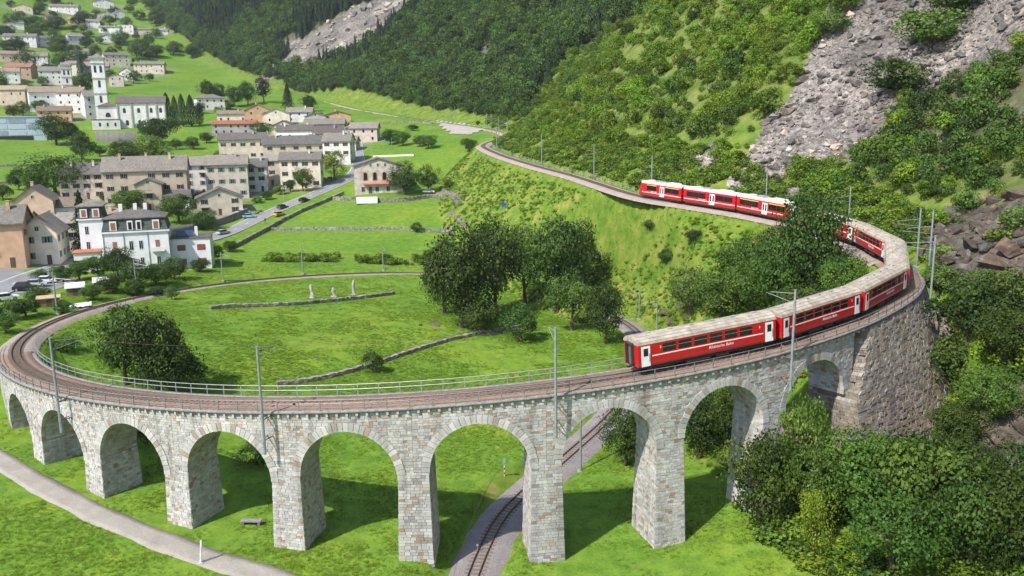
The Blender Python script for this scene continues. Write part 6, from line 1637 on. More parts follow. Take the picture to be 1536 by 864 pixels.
def standing_stone(p, h, kind, label):
    r = empty('standing_stone', p, .3*kind, label=label, category='sculpture', group='three stone sculptures in the meadow')
    q = random.Random(kind+5); m = MB(); n = 8; lev = [(0,.42),(.25,.38),(.45,.30),(.62,.36),(.8,.32),(.93,.25),(1.0,.12)]
    for li, (f, rr) in enumerate(lev):
        for i in range(n):
            a = 2*math.pi*i/n; m.v.append((math.cos(a)*rr*q.uniform(.8,1.2)+(.12*math.sin(f*5+kind)), math.sin(a)*rr*q.uniform(.7,1.1), f*h-.1))
    for li in range(len(lev)-1):
        for i in range(n): j = (i+1) % n; m.face((li*n+i, li*n+j, (li+1)*n+j, (li+1)*n+i), .3)
    m.face([(len(lev)-1)*n+i for i in range(n)], .3)
    m.build('shaft', plain('pale_sculpture_stone', (.36,.35,.33), .9, .2, 3, 0, .4), r)
    b = MB(); b.box(-.6,.6,-.6,.6,-.4,.12); b.build('plinth', STEPS, r)
standing_stone(MISC['stone0'], 3.0, 0, 'leftmost of three tall grey stone sculptures in the round meadow')
standing_stone(MISC['stone1'], 2.1, 1, 'middle and shortest of three stone sculptures in the round meadow')
standing_stone(MISC['stone2'], 3.4, 2, 'rightmost and tallest of three stone sculptures in the round meadow')
def shed(p, w, d, h, rm, label, tilt=.3):
    r = empty('garden_shed', p, .45, label=label, category='shed', group='garden sheds by the left bend')
    m = MB(); m.box(-w/2+.3,w/2-.3,-d/2+.3,d/2-.3,-.5,h-.1); m.build('wall', WOOD, r)
    m = MB(); m.hexa([(-w/2,-d/2,h-tilt),(w/2,-d/2,h-tilt),(w/2,d/2,h+tilt),(-w/2,d/2,h+tilt),(-w/2,-d/2,h-tilt+.12),(w/2,-d/2,h-tilt+.12),(w/2,d/2,h+tilt+.12),(-w/2,d/2,h+tilt+.12)]); m.build('roof', rm, r)
    m = MB(); m.box(-.4,.4,-d/2+.26,-d/2+.3,-.1,h*.8); m.build('door', DOORM, r)
CORR = plain('pale_metal_sheet', (.60,.61,.62), .5, .1, 2)
shed(MISC['shed0'], 3.6, 3.0, 1.9, CORR, 'garden shed with a tilted white metal roof, left of the two'); shed(MISC['shed1'], 3.8, 3.0, 2.2, CORR, 'garden shed with a pale roof under the bushes below the villa')
shed(MISC['shed2'], 4.0, 2.4, 1.7, plain('plywood_sheet', (.42,.30,.20), .85, .15, 2), 'low open shelter with a brown board roof near the left bend', .1)
def tarp(p, label, w, h, mat):
    r = empty('tarpaulin', p, .4, label=label, category='tarpaulin'); m = MB(); q = random.Random(3); n = 9
    for i in range(n):
        for j in range(5):
            f = j/4; m.v.append((-w/2+w*i/(n-1), (f-.5)*1.6, h*math.sin(math.pi*(.15+.8*f))+q.uniform(-.08,.08)+(.5*i/(n-1))*f))
    for i in range(n-1):
        for j in range(4): m.face((i*5+j, (i+1)*5+j, (i+1)*5+j+1, i*5+j+1))
    m.build('sheet', mat, r, smooth=True); m = MB(); m.box(-w/2+.3,w/2-.3,-.5,.5,-.3,h*.7); m.build('covered_pile', WOOD, r)
tarp(MISC['tarp'], 'crumpled pale tarpaulin over a pile beside the left bend', 3.6, .8, plain('grey_white_tarp', (.55,.57,.60), .6, .12, 2))
p = MISC['tarp2']; r = empty('polytunnel', p, .12, label='small white polytunnel against the terrace wall below the arched house', category='polytunnel')
m = MB(); arc = [(math.cos(a)*1.5, math.sin(a)*2.2) for a in np.linspace(0, math.pi, 11)]; loft_x(m, arc, -3.6, 3.6); m.build('cover', plain('polythene', (.62,.65,.66), .4, .06, 2), r)
m = MB()
for xx in np.linspace(-3.6, 3.6, 5):
    for a, b_ in zip(arc[:-1], arc[1:]): m.tube((xx, a[0]*1.01, a[1]*1.01), (xx, b_[0]*1.01, b_[1]*1.01), .04, n=4)
m.build('hoops', STEEL, r)
p = MISC['bluesign']; r = empty('blue_sign', p, .1, label='small blue sign at the foot of the embankment', category='sign')
m = MB(); m.tube((0,0,-.3),(0,0,2.0),.04,n=6); m.build('post', STEEL, r); m = MB(); m.box(-.55,.55,-.06,-.03,1.0,2.1); m.build('panel', plain('blue_enamel', (.02,.08,.45), .4, .05, 2), r)
p = MISC['signal']; r = empty('track_marker', p, .1, label='red and white marker post left of the lower track', category='sign')
m = MB(); m.tube((0,0,-.3),(0,0,1.6),.06,n=6); m.build('post', FRAMEM, r)
for z0 in (.3, .9): m = MB(); m.tube((0,0,z0),(0,0,z0+.3),.066,n=6); m.build('band', CARM['red'], r)
m = MB(); m.box(-.14,.14,-.1,-.07,1.6,2.4); m.build('plate', plain('grey_blue_plate', (.25,.32,.38), .5, .05, 2), r)
for k, s in enumerate(('left', 'middle', 'right')):
    p = MISC['pole%d' % k]; r = empty('green_post', p, 0, label=s+' of three tall green posts in the field beside the lane', category='post', group='green posts beside the lane')
    m = MB(); m.tube((0,0,-.4),(0,0,5.2),.14,.11,7); m.build('shaft', plain('green_post_paint', (.10,.26,.17), .5, .1, 2), r); m = MB(); m.tube((0,0,5.2),(0,0,5.3),.17,n=7); m.build('cap', plain('green_post_paint', (.1,.26,.17)), r)
# street lamps along the road
for k, (i, s) in enumerate(((int(Lr*.40), 1), (int(Lr*.50), 1), (int(Lr*.62), 1))):
    T, N = frame(RQ); q = RQ[i, :2]-N[i]*4.1*s; z = float(ground(*q))
    r = empty('street_lamp', (q[0], q[1], z), math.atan2(N[i,1], N[i,0]), label=('street lamp nearest the villa on the upper side of the road', 'street lamp beside the tall retaining wall', 'street lamp nearest the road bend')[k], category='lamp', group='street lamps on the road')
    m = MB(); m.tube((0,0,-.4),(0,0,7.2),.08,.06,7); m.build('pole', STEEL, r); m = MB(); m.tube((0,0,7.15),(1.2,0,7.4),.04,n=5); m.build('arm', STEEL, r); m = MB(); m.box(1.0,1.7,-.12,.12,7.34,7.46); m.build('lamp_head', STEELD, r)

# ---------------------------------------------------------------- trees
LEAF = dict(oak=leaf_mat('dark_oak_leaves', (.016,.040,.008), (.042,.086,.014), (.092,.145,.026), .25), leafy=leaf_mat('green_leaves', (.022,.055,.009), (.058,.118,.016), (.12,.19,.03), .3, (.6,1.4)),
            leafyl=leaf_mat('pale_green_leaves', (.04,.085,.015), (.085,.155,.025), (.15,.23,.045), .3), yleaf=leaf_mat('yellow_green_leaves', (.06,.10,.008), (.15,.20,.015), (.27,.30,.03), .32),
            spruce=leaf_mat('conifer_needles', (.010,.026,.011), (.024,.052,.020), (.045,.082,.03), .1), purple=leaf_mat('purple_leaves', (.018,.009,.012), (.035,.018,.022), (.06,.03,.033), .15),
            forest=leaf_mat('forest_leaves', (.018,.046,.009), (.048,.100,.016), (.095,.160,.026), .28, (.55,1.5)), bright=leaf_mat('painted_sunlit_leaves', (.075,.145,.012), (.165,.275,.022), (.28,.385,.04), .42, (.55,1.25)))  # bright: sunlight on the slope is painted into this lighter leaf colour
BARK = plain('bark', (.085,.065,.05), .95, .3, 3, 0, .4)
def quads(C, Nn, size, rg, aspect=.75):
    n = len(C); r = rg.normal(size=(n,3)); U = np.cross(Nn, r); U /= np.linalg.norm(U, axis=1)[:,None]+1e-9; W = np.cross(Nn, U)
    s = size*rg.uniform(.6, 1.35, (n,1)); U = U*s*.5; W = W*s*.5*aspect
    V = np.stack([C-U, C-W*.9, C+U, C+W*.9], 1).reshape(-1,3)
    return V, np.arange(4*n).reshape(n,4)
def lobes_crown(name, seed, nl, lr, nleaf, leaf, mat, shape='round', z0=.25):
    """crown in a unit box: radius 0.5, height 0..1, built of many leaf faces on many lobes"""
    rg = np.random.default_rng(seed); L = []
    while len(L) < nl:
        p = rg.uniform(-1, 1, 3); d = np.linalg.norm(p)
        if d > 1 or d < .35: continue
        if shape == 'dome' and p[2] < -.35: continue
        L.append(p)
    L = np.array(L); rad = lr*(.5+1.0*rg.random(nl)**1.6)
    lop = 1+.25*np.sin(np.arctan2(L[:,1], L[:,0])*2+rg.uniform(0,6))+.15*rg.normal(size=nl)
    cen = L*np.array([.5,.5,.5])*(1-lr*.9)*np.stack([lop,lop,np.ones(nl)],1)
    k = rg.integers(0, nl, nleaf); dr = rg.normal(size=(nleaf,3)); dr[:,2] += .25; dr /= np.linalg.norm(dr,axis=1)[:,None]
    P = cen[k]+dr*(rad[k]*.5*rg.uniform(.55,1.12,nleaf))[:,None]*np.array([1,1,.8])
    keep = np.ones(nleaf, bool)
    for i in range(nl):
        q = (P-cen[i])/np.array([1,1,.8]); keep &= ~((np.linalg.norm(q,axis=1) < rad[i]*.5*.52) & (k != i))
    P, dr, k = P[keep], dr[keep], k[keep]
    st = rg.random(len(P)) < .07; P[st] += dr[st]*(rg.uniform(.02,.075,st.sum()))[:,None]
    Nn = dr*1.0+rg.normal(size=P.shape)*.55; Nn /= np.linalg.norm(Nn,axis=1)[:,None]
    P[:,2] = z0+(P[:,2]+.5)*(1-z0)
    V, F = quads(P, Nn, leaf, rg)
    lb = rg.uniform(0, .75, nl); pick = np.clip(lb[k]+rg.uniform(-.12,.35,len(P)), .01, 1)
    return np_mesh(name, V, F, mat, pick)
def conifer_crown(name, seed, mat, n=2600, leaf=.05, col=False):
    rg = np.random.default_rng(seed); z = rg.uniform(0,1,n)**.8; a = rg.uniform(0,2*math.pi,n)
    tier = (z*13) % 1; R0 = (.5*(1-z)**.85+.012)*(.62+.5*(1-tier)) if not col else np.where(z<.12,.5*z/.12,.5)*np.clip((1-z)/.45,0,1)**.6
    lump = .8+.25*np.sin(a*5+np.floor(z*13)*2.1); r = R0*lump*rg.uniform(.55,1.0,n)**.5
    P = np.stack([r*np.cos(a), r*np.sin(a), (.06 if not col else .03)+z*.94-(.05*r if not col else 0)],1)
    Nn = np.stack([np.cos(a)*.6, np.sin(a)*.6, np.full(n,.7)],1)+rg.normal(size=(n,3))*.4; Nn /= np.linalg.norm(Nn,axis=1)[:,None]
    V, F = quads(P, Nn, leaf, rg, .6); return np_mesh(name, V, F, mat, np.clip(rg.uniform(.05,.9,n)*.8+.2*(r/.5),.01,1))
def trunk_mesh(seed, top=.75, r=.032, limbs=6):
    q = random.Random(seed); m = MB(); x = y = 0.0; pts = [(0,0,-.05)]
    for i in range(1, 5): x += q.uniform(-.02,.02); y += q.uniform(-.02,.02); pts.append((x, y, top*i/4))
    for i in range(4): m.tube(pts[i], pts[i+1], r*(1-.2*i)*(1.25 if i == 0 else 1), r*(1-.2*(i+1)), 7, cap=False)
    for k in range(limbs):
        b = pts[1+k % 3]; a = q.uniform(0, 6.28); l = q.uniform(.2,.36); e = (b[0]+math.cos(a)*l, b[1]+math.sin(a)*l, b[2]+q.uniform(.12,.3))
        mid = tuple((b[i]+e[i])/2+(.03 if i == 2 else 0) for i in range(3))
        m.tube(b, mid, r*.5, r*.35, 5, cap=False); m.tube(mid, e, r*.35, r*.1, 5, cap=False)
    return m.mesh('trunk', BARK)
PROTO = {}
for ty, m, nl, lr, n, lf, shp, z0 in (('oak','oak',44,.37,12500,.032,'round',.05), ('oakl','leafyl',30,.34,5200,.034,'round',.22), ('leafy','leafy',42,.37,12000,.034,'round',.04), ('leafyl','leafyl',40,.40,11000,.036,'round',.03),
                                  ('yleaf','yleaf',30,.40,7000,.036,'round',.02), ('bush','oak',26,.46,7000,.046,'dome',-.12), ('bushl','leafyl',24,.46,6000,.048,'dome',-.12), ('bushg','leafy',26,.46,6500,.046,'dome',-.12), ('purple','purple',24,.42,4000,.05,'round',.12)):
    PROTO[ty] = [(lobes_crown('crown', 100+17*i+len(PROTO)*7, nl, lr, n, lf, LEAF[m], shp, z0), trunk_mesh(i+len(PROTO)*3, .7 if shp == 'round' else .45)) for i in range(3)]
PROTO['spruce'] = [(conifer_crown('crown', 5, LEAF['spruce'], 5000, .05), trunk_mesh(9, .9, .02, 0))]
PROTO['cypress'] = [(conifer_crown('crown', 8, LEAF['spruce'], 4000, .06, True), trunk_mesh(10, .8, .03, 0))]
def tree(x, y, h, w, ty, label, group, name=None):
    z = float(ground(x, y)); v = PROTO[ty]; cr, tk = v[rnd.randrange(len(v))]
    nm = name or ('shrub' if ty.startswith('bush') else 'conifer_tree' if ty == 'spruce' else 'cypress_tree' if ty == 'cypress' else 'leafy_tree')
    r = empty(nm, (x, y, z-.1), rnd.uniform(0, 6.28), label=label, category='shrub' if nm == 'shrub' else 'tree', group=group)
    r.scale = (w*1.06, w*1.06, h)
    put('trunk', tk, r); put('crown', cr, r); return r
MARKS = [(a[0], a[1], ' '.join(a[16].split()[:9])) for a in HOUSES]+[(SPOT['villa'][0], SPOT['villa'][1], 'white villa with the green mansard'), (SPOT['villa_annex'][0], SPOT['villa_annex'][1], 'flat-roofed house with red blinds'), (SPOT['church'][0], SPOT['church'][1], 'white church'), (SPOT['belfry'][0], SPOT['belfry'][1], 'tall bell tower'), (SPOT['glasshouse'][0], SPOT['glasshouse'][1], 'pale blue warehouse'), (MISC['shed0'][0], MISC['shed0'][1], 'shed with the white roof'), (MISC['shed2'][0], MISC['shed2'][1], 'low brown shelter'), (MISC['tarp'][0], MISC['tarp'][1], 'crumpled tarpaulin'), (CARS[0][0], CARS[0][1], 'black car in the car park')]
_used = {}
def beside(what, x, y, pool):
    az = lambda a, b: a/b
    m = min(pool, key=lambda p: math.hypot(p[0]-x, p[1]-y)); rel = 'left of' if x/y < m[0]/m[1]-.004 else 'right of' if x/y > m[0]/m[1]+.004 else 'in front of' if y < m[1] else 'behind'
    s = '%s %s the %s' % (what, rel, m[2])
    n = _used.get(s, 0); _used[s] = n+1
    return s if n == 0 else s.replace(what, ('second', 'third', 'fourth', 'fifth', 'sixth')[min(n-1, 4)]+' '+what, 1)
for x, y, h, w, ty, lab in TREES:
    if lab == 'GARDEN': tree(x, y, h, w, ty, beside('garden shrub', x, y, MARKS), 'garden shrubs around the villa')
    elif lab == 'VILLAGE': tree(x, y, h, w, ty, beside('leafy tree', x, y, MARKS), 'trees among the village houses')
    elif lab == 'HILL': tree(x, y, h, w, ty, beside('dark tree' if ty == 'oak' else 'green tree', x, y, MARKS), 'trees on the far village hillside')
    else: tree(x, y, h, w, ty, lab, None)

# ---------------------------------------------------------------- scattering (stuff)
def scatter(name, P, scl, protos, pid, lab=None, tilt=None):
    n = len(P); me = bpy.data.meshes.new(name); me.vertices.add(n); me.vertices.foreach_set('co', np.asarray(P, np.float32).ravel())
    rg = np.random.default_rng(n)
    a = me.attributes.new('scl', 'FLOAT_VECTOR', 'POINT'); a.data.foreach_set('vector', np.asarray(scl, np.float32).ravel())
    rot = np.zeros((n,3), np.float32); rot[:,2] = rg.uniform(0, 6.283, n)
    if tilt: rot[:,:2] = rg.uniform(-tilt, tilt, (n,2))
    a = me.attributes.new('rot', 'FLOAT_VECTOR', 'POINT'); a.data.foreach_set('vector', rot.ravel())
    a = me.attributes.new('pid', 'INT', 'POINT'); a.data.foreach_set('value', np.asarray(pid, np.int32))
    col = bpy.data.collections.new(name+'_kinds')
    for i, pm in enumerate(protos): col.objects.link(bpy.data.objects.new('%s_kind_%02d' % (name, i), pm))
    o = put(name, me, kind='stuff', label=lab)
    g = bpy.data.node_groups.new(name, 'GeometryNodeTree')
    g.interface.new_socket('Geometry', in_out='INPUT', socket_type='NodeSocketGeometry'); g.interface.new_socket('Geometry', in_out='OUTPUT', socket_type='NodeSocketGeometry')
    N = g.nodes; i_ = N.new('NodeGroupInput'); o_ = N.new('NodeGroupOutput'); ip = N.new('GeometryNodeInstanceOnPoints'); ci = N.new('GeometryNodeCollectionInfo')
    ci.inputs['Collection'].default_value = col; ci.inputs['Separate Children'].default_value = True; ci.inputs['Reset Children'].default_value = True
    def attr(nm, ty):
        q = N.new('GeometryNodeInputNamedAttribute'); q.data_type = ty; q.inputs['Name'].default_value = nm; return q.outputs['Attribute']
    lk = g.links.new; lk(i_.outputs[0], ip.inputs['Points']); lk(ci.outputs[0], ip.inputs['Instance']); ip.inputs['Pick Instance'].default_value = True
    lk(attr('pid','INT'), ip.inputs['Instance Index']); lk(attr('rot','FLOAT_VECTOR'), ip.inputs['Rotation']); lk(attr('scl','FLOAT_VECTOR'), ip.inputs['Scale']); lk(ip.outputs[0], o_.inputs[0])
    md = o.modifiers.new('scatter', 'NODES'); md.node_group = g; return o
RG = np.random.default_rng(12)
def in_scree(x, y):
    b = np.zeros(np.shape(x), bool); w = fbm(x/10, y/10, 2, 55)*6
    for p in SCREE: b |= inside(x+w, y+w, p)
    for p in ROCKY: b |= inside(x+w, y+w, p) & (vnoise(x/3, y/3, 2) < .82)
    return b
def in_view(x, y, z, m=1.12):
    zc = z-50; d = y*math.cos(.19577)-zc*math.sin(.19577); u = 1260*x/np.maximum(d,1); w = y*math.sin(.19577)+zc*math.cos(.19577); v = -1260*w/np.maximum(d,1)
    return (d > 20) & (np.abs(u) < 768*m) & (v > -432*m-40) & (v < 432*m+60), d
# forest on the mountain side
def sample_slope(n, x0, x1, y0, y1):
    x = RG.uniform(x0, x1, n); y = RG.uniform(y0, y1, n); z = ground(x, y); d, _ = mountain_d(x, y); ok, dist = in_view(x, y, z)
    return x, y, z, d, ok, dist
def thin(x, y, r):
    """keep points at least r apart (grid hash)"""
    keep = []; cell = {}
    for i in range(len(x)):
        c = (int(x[i]//r[i]), int(y[i]//r[i])); 
        if c in cell: continue
        cell[c] = 1; keep.append(i)
    return np.array(keep)
FP_ = []   # forest trees: x,y,z,h,w,kind
x, y, z, d, ok, dist = sample_slope(300000, -700, 420, 88, 1500)
msk = ok & (d > 9) & ~in_scree(x, y)
bright = inside(x, y, BRIGHT); tedge = vnoise(x/22, y/22, 9)
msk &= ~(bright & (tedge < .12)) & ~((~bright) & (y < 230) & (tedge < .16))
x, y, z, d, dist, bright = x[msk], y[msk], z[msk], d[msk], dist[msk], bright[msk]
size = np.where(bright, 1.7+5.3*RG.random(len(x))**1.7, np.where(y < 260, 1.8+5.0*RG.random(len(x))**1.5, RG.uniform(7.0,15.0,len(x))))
size *= np.clip(d/30+.35, .4, 1)
k = thin(x, y, np.maximum(size*.42, 1.7)); x, y, z, d, dist, bright, size = x[k], y[k], z[k], d[k], dist[k], bright[k], size[k]
print('forest', len(x))
FOR = [lobes_crown('tree_crown', 500+i, 18, .50, 1500, .082, LEAF['forest'], 'round', .02) for i in range(4)]
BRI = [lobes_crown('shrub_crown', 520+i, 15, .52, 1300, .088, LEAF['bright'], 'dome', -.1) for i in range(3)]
CON = [conifer_crown('conifer_crown', 540, LEAF['spruce'], 1500, .085)]
LFY = [lobes_crown('shrub_crown', 560+i, 16, .52, 1500, .082, LEAF['leafy'], 'dome', -.1) for i in range(3)]
kinds = FOR+BRI+CON+LFY
conif = vnoise(x/90, y/90, 17)+.25*RG.uniform(-1,1,len(x))+np.clip((y-500)/900,0,.25)
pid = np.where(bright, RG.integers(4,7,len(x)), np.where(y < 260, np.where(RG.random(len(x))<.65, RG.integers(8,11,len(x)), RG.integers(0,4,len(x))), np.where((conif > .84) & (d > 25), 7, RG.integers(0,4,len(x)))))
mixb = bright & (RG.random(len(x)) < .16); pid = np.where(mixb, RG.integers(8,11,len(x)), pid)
mixc = ~bright & (y < 260) & (RG.random(len(x)) < .25); pid = np.where(mixc, RG.integers(4,7,len(x)), pid)
wid = size*np.where(pid == 7, .42, np.where(pid < 4, .88, 1.05)); hgt = size*np.where(pid == 7, 1.25, 1.0)
app = size/dist
solo = np.argsort(-app)[:210]; rest_m = np.ones(len(x), bool); rest_m[solo] = False
def slope_label(a, b, sz, br):
    near = min(((m[0], m[1], m[3]) for m in MASTS), key=lambda m: math.hypot(m[0]-a, m[1]-b))
    kind = ('low ' if sz < 4 else 'tall ' if sz > 6.5 else '')+('yellow-green shrub in painted sunlight' if br else 'dark green shrub')
    where = 'left of the large scree' if br and b > 150 else 'behind the '+' '.join(near[2].replace('mast on the hill side', 'hillside mast').split()[:7])
    return ' '.join(('%s on the slope %s' % (kind, where)).split()[:16])
for i in solo:
    r = empty('hillside_shrub' if size[i] < 6 else 'hillside_tree', (x[i], y[i], z[i]-.15), rnd.uniform(0,6.28), label=slope_label(x[i], y[i], size[i], bright[i]), category='shrub' if size[i] < 6 else 'tree', group='growth on the slope '+('left of the scree' if bright[i] else 'right of the scree'))
    r.scale = (wid[i], wid[i], hgt[i]); put('crown', kinds[int(pid[i])], r); put('trunk', PROTO['leafy'][0][1], r)
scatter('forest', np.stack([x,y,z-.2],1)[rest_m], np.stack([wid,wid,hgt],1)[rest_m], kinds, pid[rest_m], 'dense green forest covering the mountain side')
# shrubs and tall herbs on the embankment and around the thicket
x = RG.uniform(-70, 66, 90000); y = 62+408*RG.random(90000)**1.4; z = ground(x, y); d, _ = mountain_d(x, y); ud, us, _u = polydist(x, y, TRACK[:I_ABUT:8]); ld, ls, _l = polydist(x, y, TRACK[I_ABUT::8])
gx_ = (ground(x+1, y)-ground(x-1, y))/2; gy_ = (ground(x, y+1)-ground(x, y-1))/2; sl = np.hypot(gx_, gy_)
m1 = (sl > .45) & (d < 2) & (ud > 4.2) & (ud < 40) & (ld > 4.5) & (vnoise(x/7, y/7, 4) > .25)
m2 = (d > -3) & (d < 16) & (y < 470) & (ud > 4.6) & (ld > 5) & (vnoise(x/5, y/5, 6) > .35)
hed = (np.abs(y-(224+.05*(x+40))) < 4.5) & (x > -66) & (x < -20) & (RG.random(len(x)) < .3) & (vnoise(x/4, y/4, 44) > .35)
m2 |= hed
m2 |= (x > 23) & (x < 50) & (y > 62) & (y < 84) & (ld > 5) & (vnoise(x/4, y/4, 71) > .38) & (x+.5*(y-70) > 27)
rocky = np.zeros(len(x), bool)
for p in ROCKY: rocky |= inside(x, y, p)
m2 &= ~rocky | (vnoise(x/3, y/3, 2) > .75)
m = (m1 & (RG.random(90000) < .8)) | m2
x, y, z, m2 = x[m], y[m], z[m], m2[m]
s = np.where(m2, RG.uniform(.8,2.6,len(x)), RG.uniform(.3,1.15,len(x))); k = thin(x, y, s*.6); x, y, z, s, m2 = x[k], y[k], z[k], s[k], m2[k]
print('bank shrubs', len(x))
SML = [lobes_crown('herb', 600+i, 9, .6, 260, .17, LEAF['bright' if i < 3 else 'leafy'], 'dome', -.15) for i in range(4)]
scatter('bank_shrubs', np.stack([x,y,z-.1],1), np.stack([s*1.25,s*1.25,s*.8],1), SML, np.where(m2, RG.integers(1,4,len(x)), RG.integers(0,3,len(x))), 'low herbs and scrub covering the railway banks')

# ---------------------------------------------------------------- rocks
import bmesh
def rock_mesh(seed, mat, n=13, sub=0):
    q = random.Random(seed); bm = bmesh.new()
    for _ in range(n):
        v = Vector((q.gauss(0,1), q.gauss(0,1), q.gauss(0,1))).normalized()*q.uniform(.7,1); bm.verts.new((v.x*.55, v.y*.45, v.z*.38+.12))
    r = bmesh.ops.convex_hull(bm, input=bm.verts); bmesh.ops.delete(bm, geom=list({g for g in r['geom_interior']+r['geom_unused'] if isinstance(g, bmesh.types.BMVert)}), context='VERTS')
    if sub:
        bmesh.ops.subdivide_edges(bm, edges=bm.edges[:], cuts=sub, use_grid_fill=True); bmesh.ops.triangulate(bm, faces=bm.faces[:])
        for v in bm.verts:
            p = np.array(v.co)*3.1+seed; k = abs(float(fbm(np.array(p[0]+p[2]*.7), np.array(p[1]-p[2]*.9), 3, seed)))
            v.co *= 1.06-.34*k
    me = bpy.data.meshes.new('rock'); bm.to_mesh(me); bm.free(); me.materials.append(mat); return me
def rock_mat(name, c0, c1, c2):
    m, t, b, o = nt(name); oi = t.nodes.new('ShaderNodeObjectInfo'); n = noise(t, 3.0, 8, .75)
    r = ramp(t, n.outputs[0], [(.28, c0), (.5, c1), (.72, c2)])
    v = ramp(t, oi.outputs['Random'], [(0, (.55,.54,.54)), (.5, (.95,.92,.9)), (.85, (1.25,1.2,1.15)), (1, (1.2,.92,.75))])
    t.links.new(mix(t, 1.0, r.outputs[0], v.outputs[0], 'MULTIPLY'), b.inputs['Base Color']); b.inputs['Roughness'].default_value = .9; bump(t, b, n.outputs[0], .7, .08); return m
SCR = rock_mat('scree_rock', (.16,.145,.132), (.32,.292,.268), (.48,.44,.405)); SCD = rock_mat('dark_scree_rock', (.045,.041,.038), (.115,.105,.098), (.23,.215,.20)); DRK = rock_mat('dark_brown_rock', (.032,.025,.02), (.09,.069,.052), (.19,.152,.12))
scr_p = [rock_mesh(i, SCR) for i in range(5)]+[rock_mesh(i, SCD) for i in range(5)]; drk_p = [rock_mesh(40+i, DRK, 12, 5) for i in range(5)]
P_, S_2 = [], []
for j, poly in enumerate(SCREE):
    pa = np.array(poly); lo, hi = pa.min(0), pa.max(0); far = math.hypot(*pa.mean(0)) > 400
    n = int(np.prod(hi-lo)*(.12 if far else 3.2)); n = min(n, 14000)
    xx = RG.uniform(lo[0], hi[0], n); yy = RG.uniform(lo[1], hi[1], n); w = fbm(xx/8, yy/8, 2, 3)*5; ins = inside(xx+w, yy+w, poly)
    xx, yy = xx[ins], yy[ins]; P_.append(np.stack([xx, yy, ground(xx, yy)-.1],1)); S_2.append((RG.pareto(2.0, len(xx))*.36+.30).clip(.34,3.0)*(3.2 if far else 1.0))
P_ = np.vstack(P_); S_2 = np.concatenate(S_2)[:,None]*RG.uniform(.8,1.2,(len(P_),3)); print('scree rocks', len(P_))
scatter('scree_rocks', P_, S_2, scr_p, np.where(vnoise(P_[:,0]/11, P_[:,1]/16, 8)+.02*(P_[:,0]-70)+.25*RG.uniform(-1,1,len(P_)) > .47, RG.integers(5,10,len(P_)), RG.integers(0,5,len(P_))), 'grey broken rock of the scree slopes', .6)  # darker rocks towards the right paint the shade on the scree
P_ = []
for poly in ROCKY:
    pa = np.array(poly); lo, hi = pa.min(0)-2, pa.max(0)+2; n = int(np.prod(hi-lo)*1.6); xx = RG.uniform(lo[0], hi[0], n); yy = RG.uniform(lo[1], hi[1], n); w = fbm(xx/4, yy/4, 2, 3)*3; ins = inside(xx+w, yy+w, poly)
    P_.append(np.stack([xx, yy, ground(xx, yy)-.15], 1)[ins])
P_ = np.vstack(P_); td_, _s, _i = polydist(P_[:,0], P_[:,1], TRACK[:I_ABUT+200:6]); P_ = P_[td_ > 3.4]; sz = (RG.pareto(1.8, len(P_))*.5+.4).clip(.4, 2.6)
scatter('rubble', P_, sz[:,None]*RG.uniform(.8,1.3,(len(P_),3)), drk_p+[rock_mesh(70+i, SCD) for i in range(3)], RG.integers(0,8,len(P_)), 'dark broken rock on the right slope', .6)
for i, (bx, by, w) in enumerate(BOULDERS):
    pass
    o = put('boulder', drk_p[i % 5], None, (bx, by, float(ground(bx, by))-.05*w), rnd.uniform(0,6.28), (w*1.15, w*1.15, w*1.1), label=beside(('large dark' if w > 3.4 else 'dark')+' boulder', bx, by, [(t[0], t[1], ' '.join(t[5].split()[:10])) for t in TREES if t[5] not in ('GARDEN','VILLAGE','HILL')]), category='boulder', group='boulders on the right slope' if bx > 35 else 'boulders near the grove')
    o.rotation_euler = (rnd.uniform(-.35,.35), rnd.uniform(-.35,.35), rnd.uniform(0,6.28))
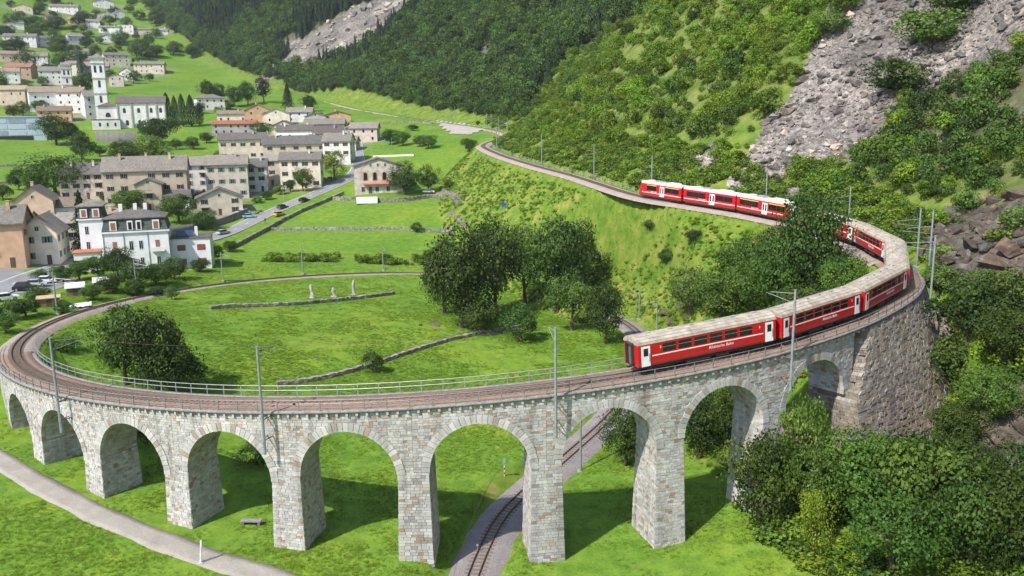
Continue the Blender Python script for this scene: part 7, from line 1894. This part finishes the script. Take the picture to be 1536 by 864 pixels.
# ---------------------------------------------------------------- grass
def tuft(seed, mat):
    q = random.Random(seed); m = MB()
    for _ in range(9):
        a = q.uniform(0,6.28); r0 = q.uniform(0,.22); l = q.uniform(.3,.65); ln = q.uniform(.45,1.0); w = q.uniform(.06,.11)
        b = Vector((math.cos(a)*r0*2, math.sin(a)*r0*2, -.05)); t = b+Vector((math.cos(a)*ln, math.sin(a)*ln, l)); s = Vector((-math.sin(a), math.cos(a), 0))*w
        mid = (b+t)/2+Vector((0,0,.12)); m.poly([b-s, b+s, mid+s*.8, mid-s*.8], q.random()); m.poly([mid-s*.8, mid+s*.8, t], q.random())
    return m.mesh('tuft', mat)
GR = leaf_mat('grass_blades', (.10,.19,.012), (.15,.26,.018), (.22,.32,.03), .5, (.88,1.12))
tf = [tuft(i, GR) for i in range(4)]
n = 260000; x = RG.uniform(-90, 60, n); y = 58+(RG.random(n)**1.5)*170; z = ground(x, y); ok, dist = in_view(x, y, z, 1.04)
td, _s, _i = polydist(x, y, TRACK[I_ABUT-40::6]); gd, _s, _i = polydist(x, y, GQ[::2]); md, _ = mountain_d(x, y)
rr = np.hypot(x-LOOP_C[0], y-LOOP_C[1]); thp = np.arctan2(y-LOOP_C[1], x-LOOP_C[0]); onv = (np.abs(rr-70) < 2.6) & (thp > -2.45) & (thp < -.85)
dens = vnoise(x/6, y/6, 15)*.6+vnoise(x/1.7, y/1.7, 16)*.4
up_d, _s, _i = polydist(x, y, TRACK[I_LEFT::6])
m = ok & (md < 3) & (gd > 1.5) & (up_d > 3.0) & ~((rr > 67.3) & (rr < 72.7) & (np.abs(((thp-PIER[0])/DTH) % 1-.0) < .0)) & (dens > .30+.3*RG.random(len(x))) & (RG.random(len(x)) < np.clip((235-y)/70, 0, 1))
x, y, z, dist = x[m], y[m], z[m], dist[m]; s = RG.uniform(.10,.24,len(x))*(1+.35*(dist > 120))
print('tufts', len(x))
scatter('grass', np.stack([x,y,z],1), np.stack([s*1.2,s*1.2,s],1), tf, RG.integers(0,4,len(x)), 'short green meadow grass')

# ---------------------------------------------------------------- air
hz = bpy.data.materials.new('valley_air'); hz.use_nodes = True
for n_ in list(hz.node_tree.nodes): hz.node_tree.nodes.remove(n_)
ho = hz.node_tree.nodes.new('ShaderNodeOutputMaterial'); hv = hz.node_tree.nodes.new('ShaderNodeVolumePrincipled')
hv.inputs['Color'].default_value = (.82, .90, 1.0, 1); hv.inputs['Density'].default_value = .00007; hv.inputs['Anisotropy'].default_value = .2
hz.node_tree.links.new(hv.outputs[0], ho.inputs['Volume'])
zlo, zhi = float(GZ.min())-1.5, float(GZ.max())+25
m = MB(); m.box(GX[0]-5, GX[-1]+5, GY[0]-5, GY[-1]+5, zlo, zhi); m.build('haze', hz, kind='stuff')
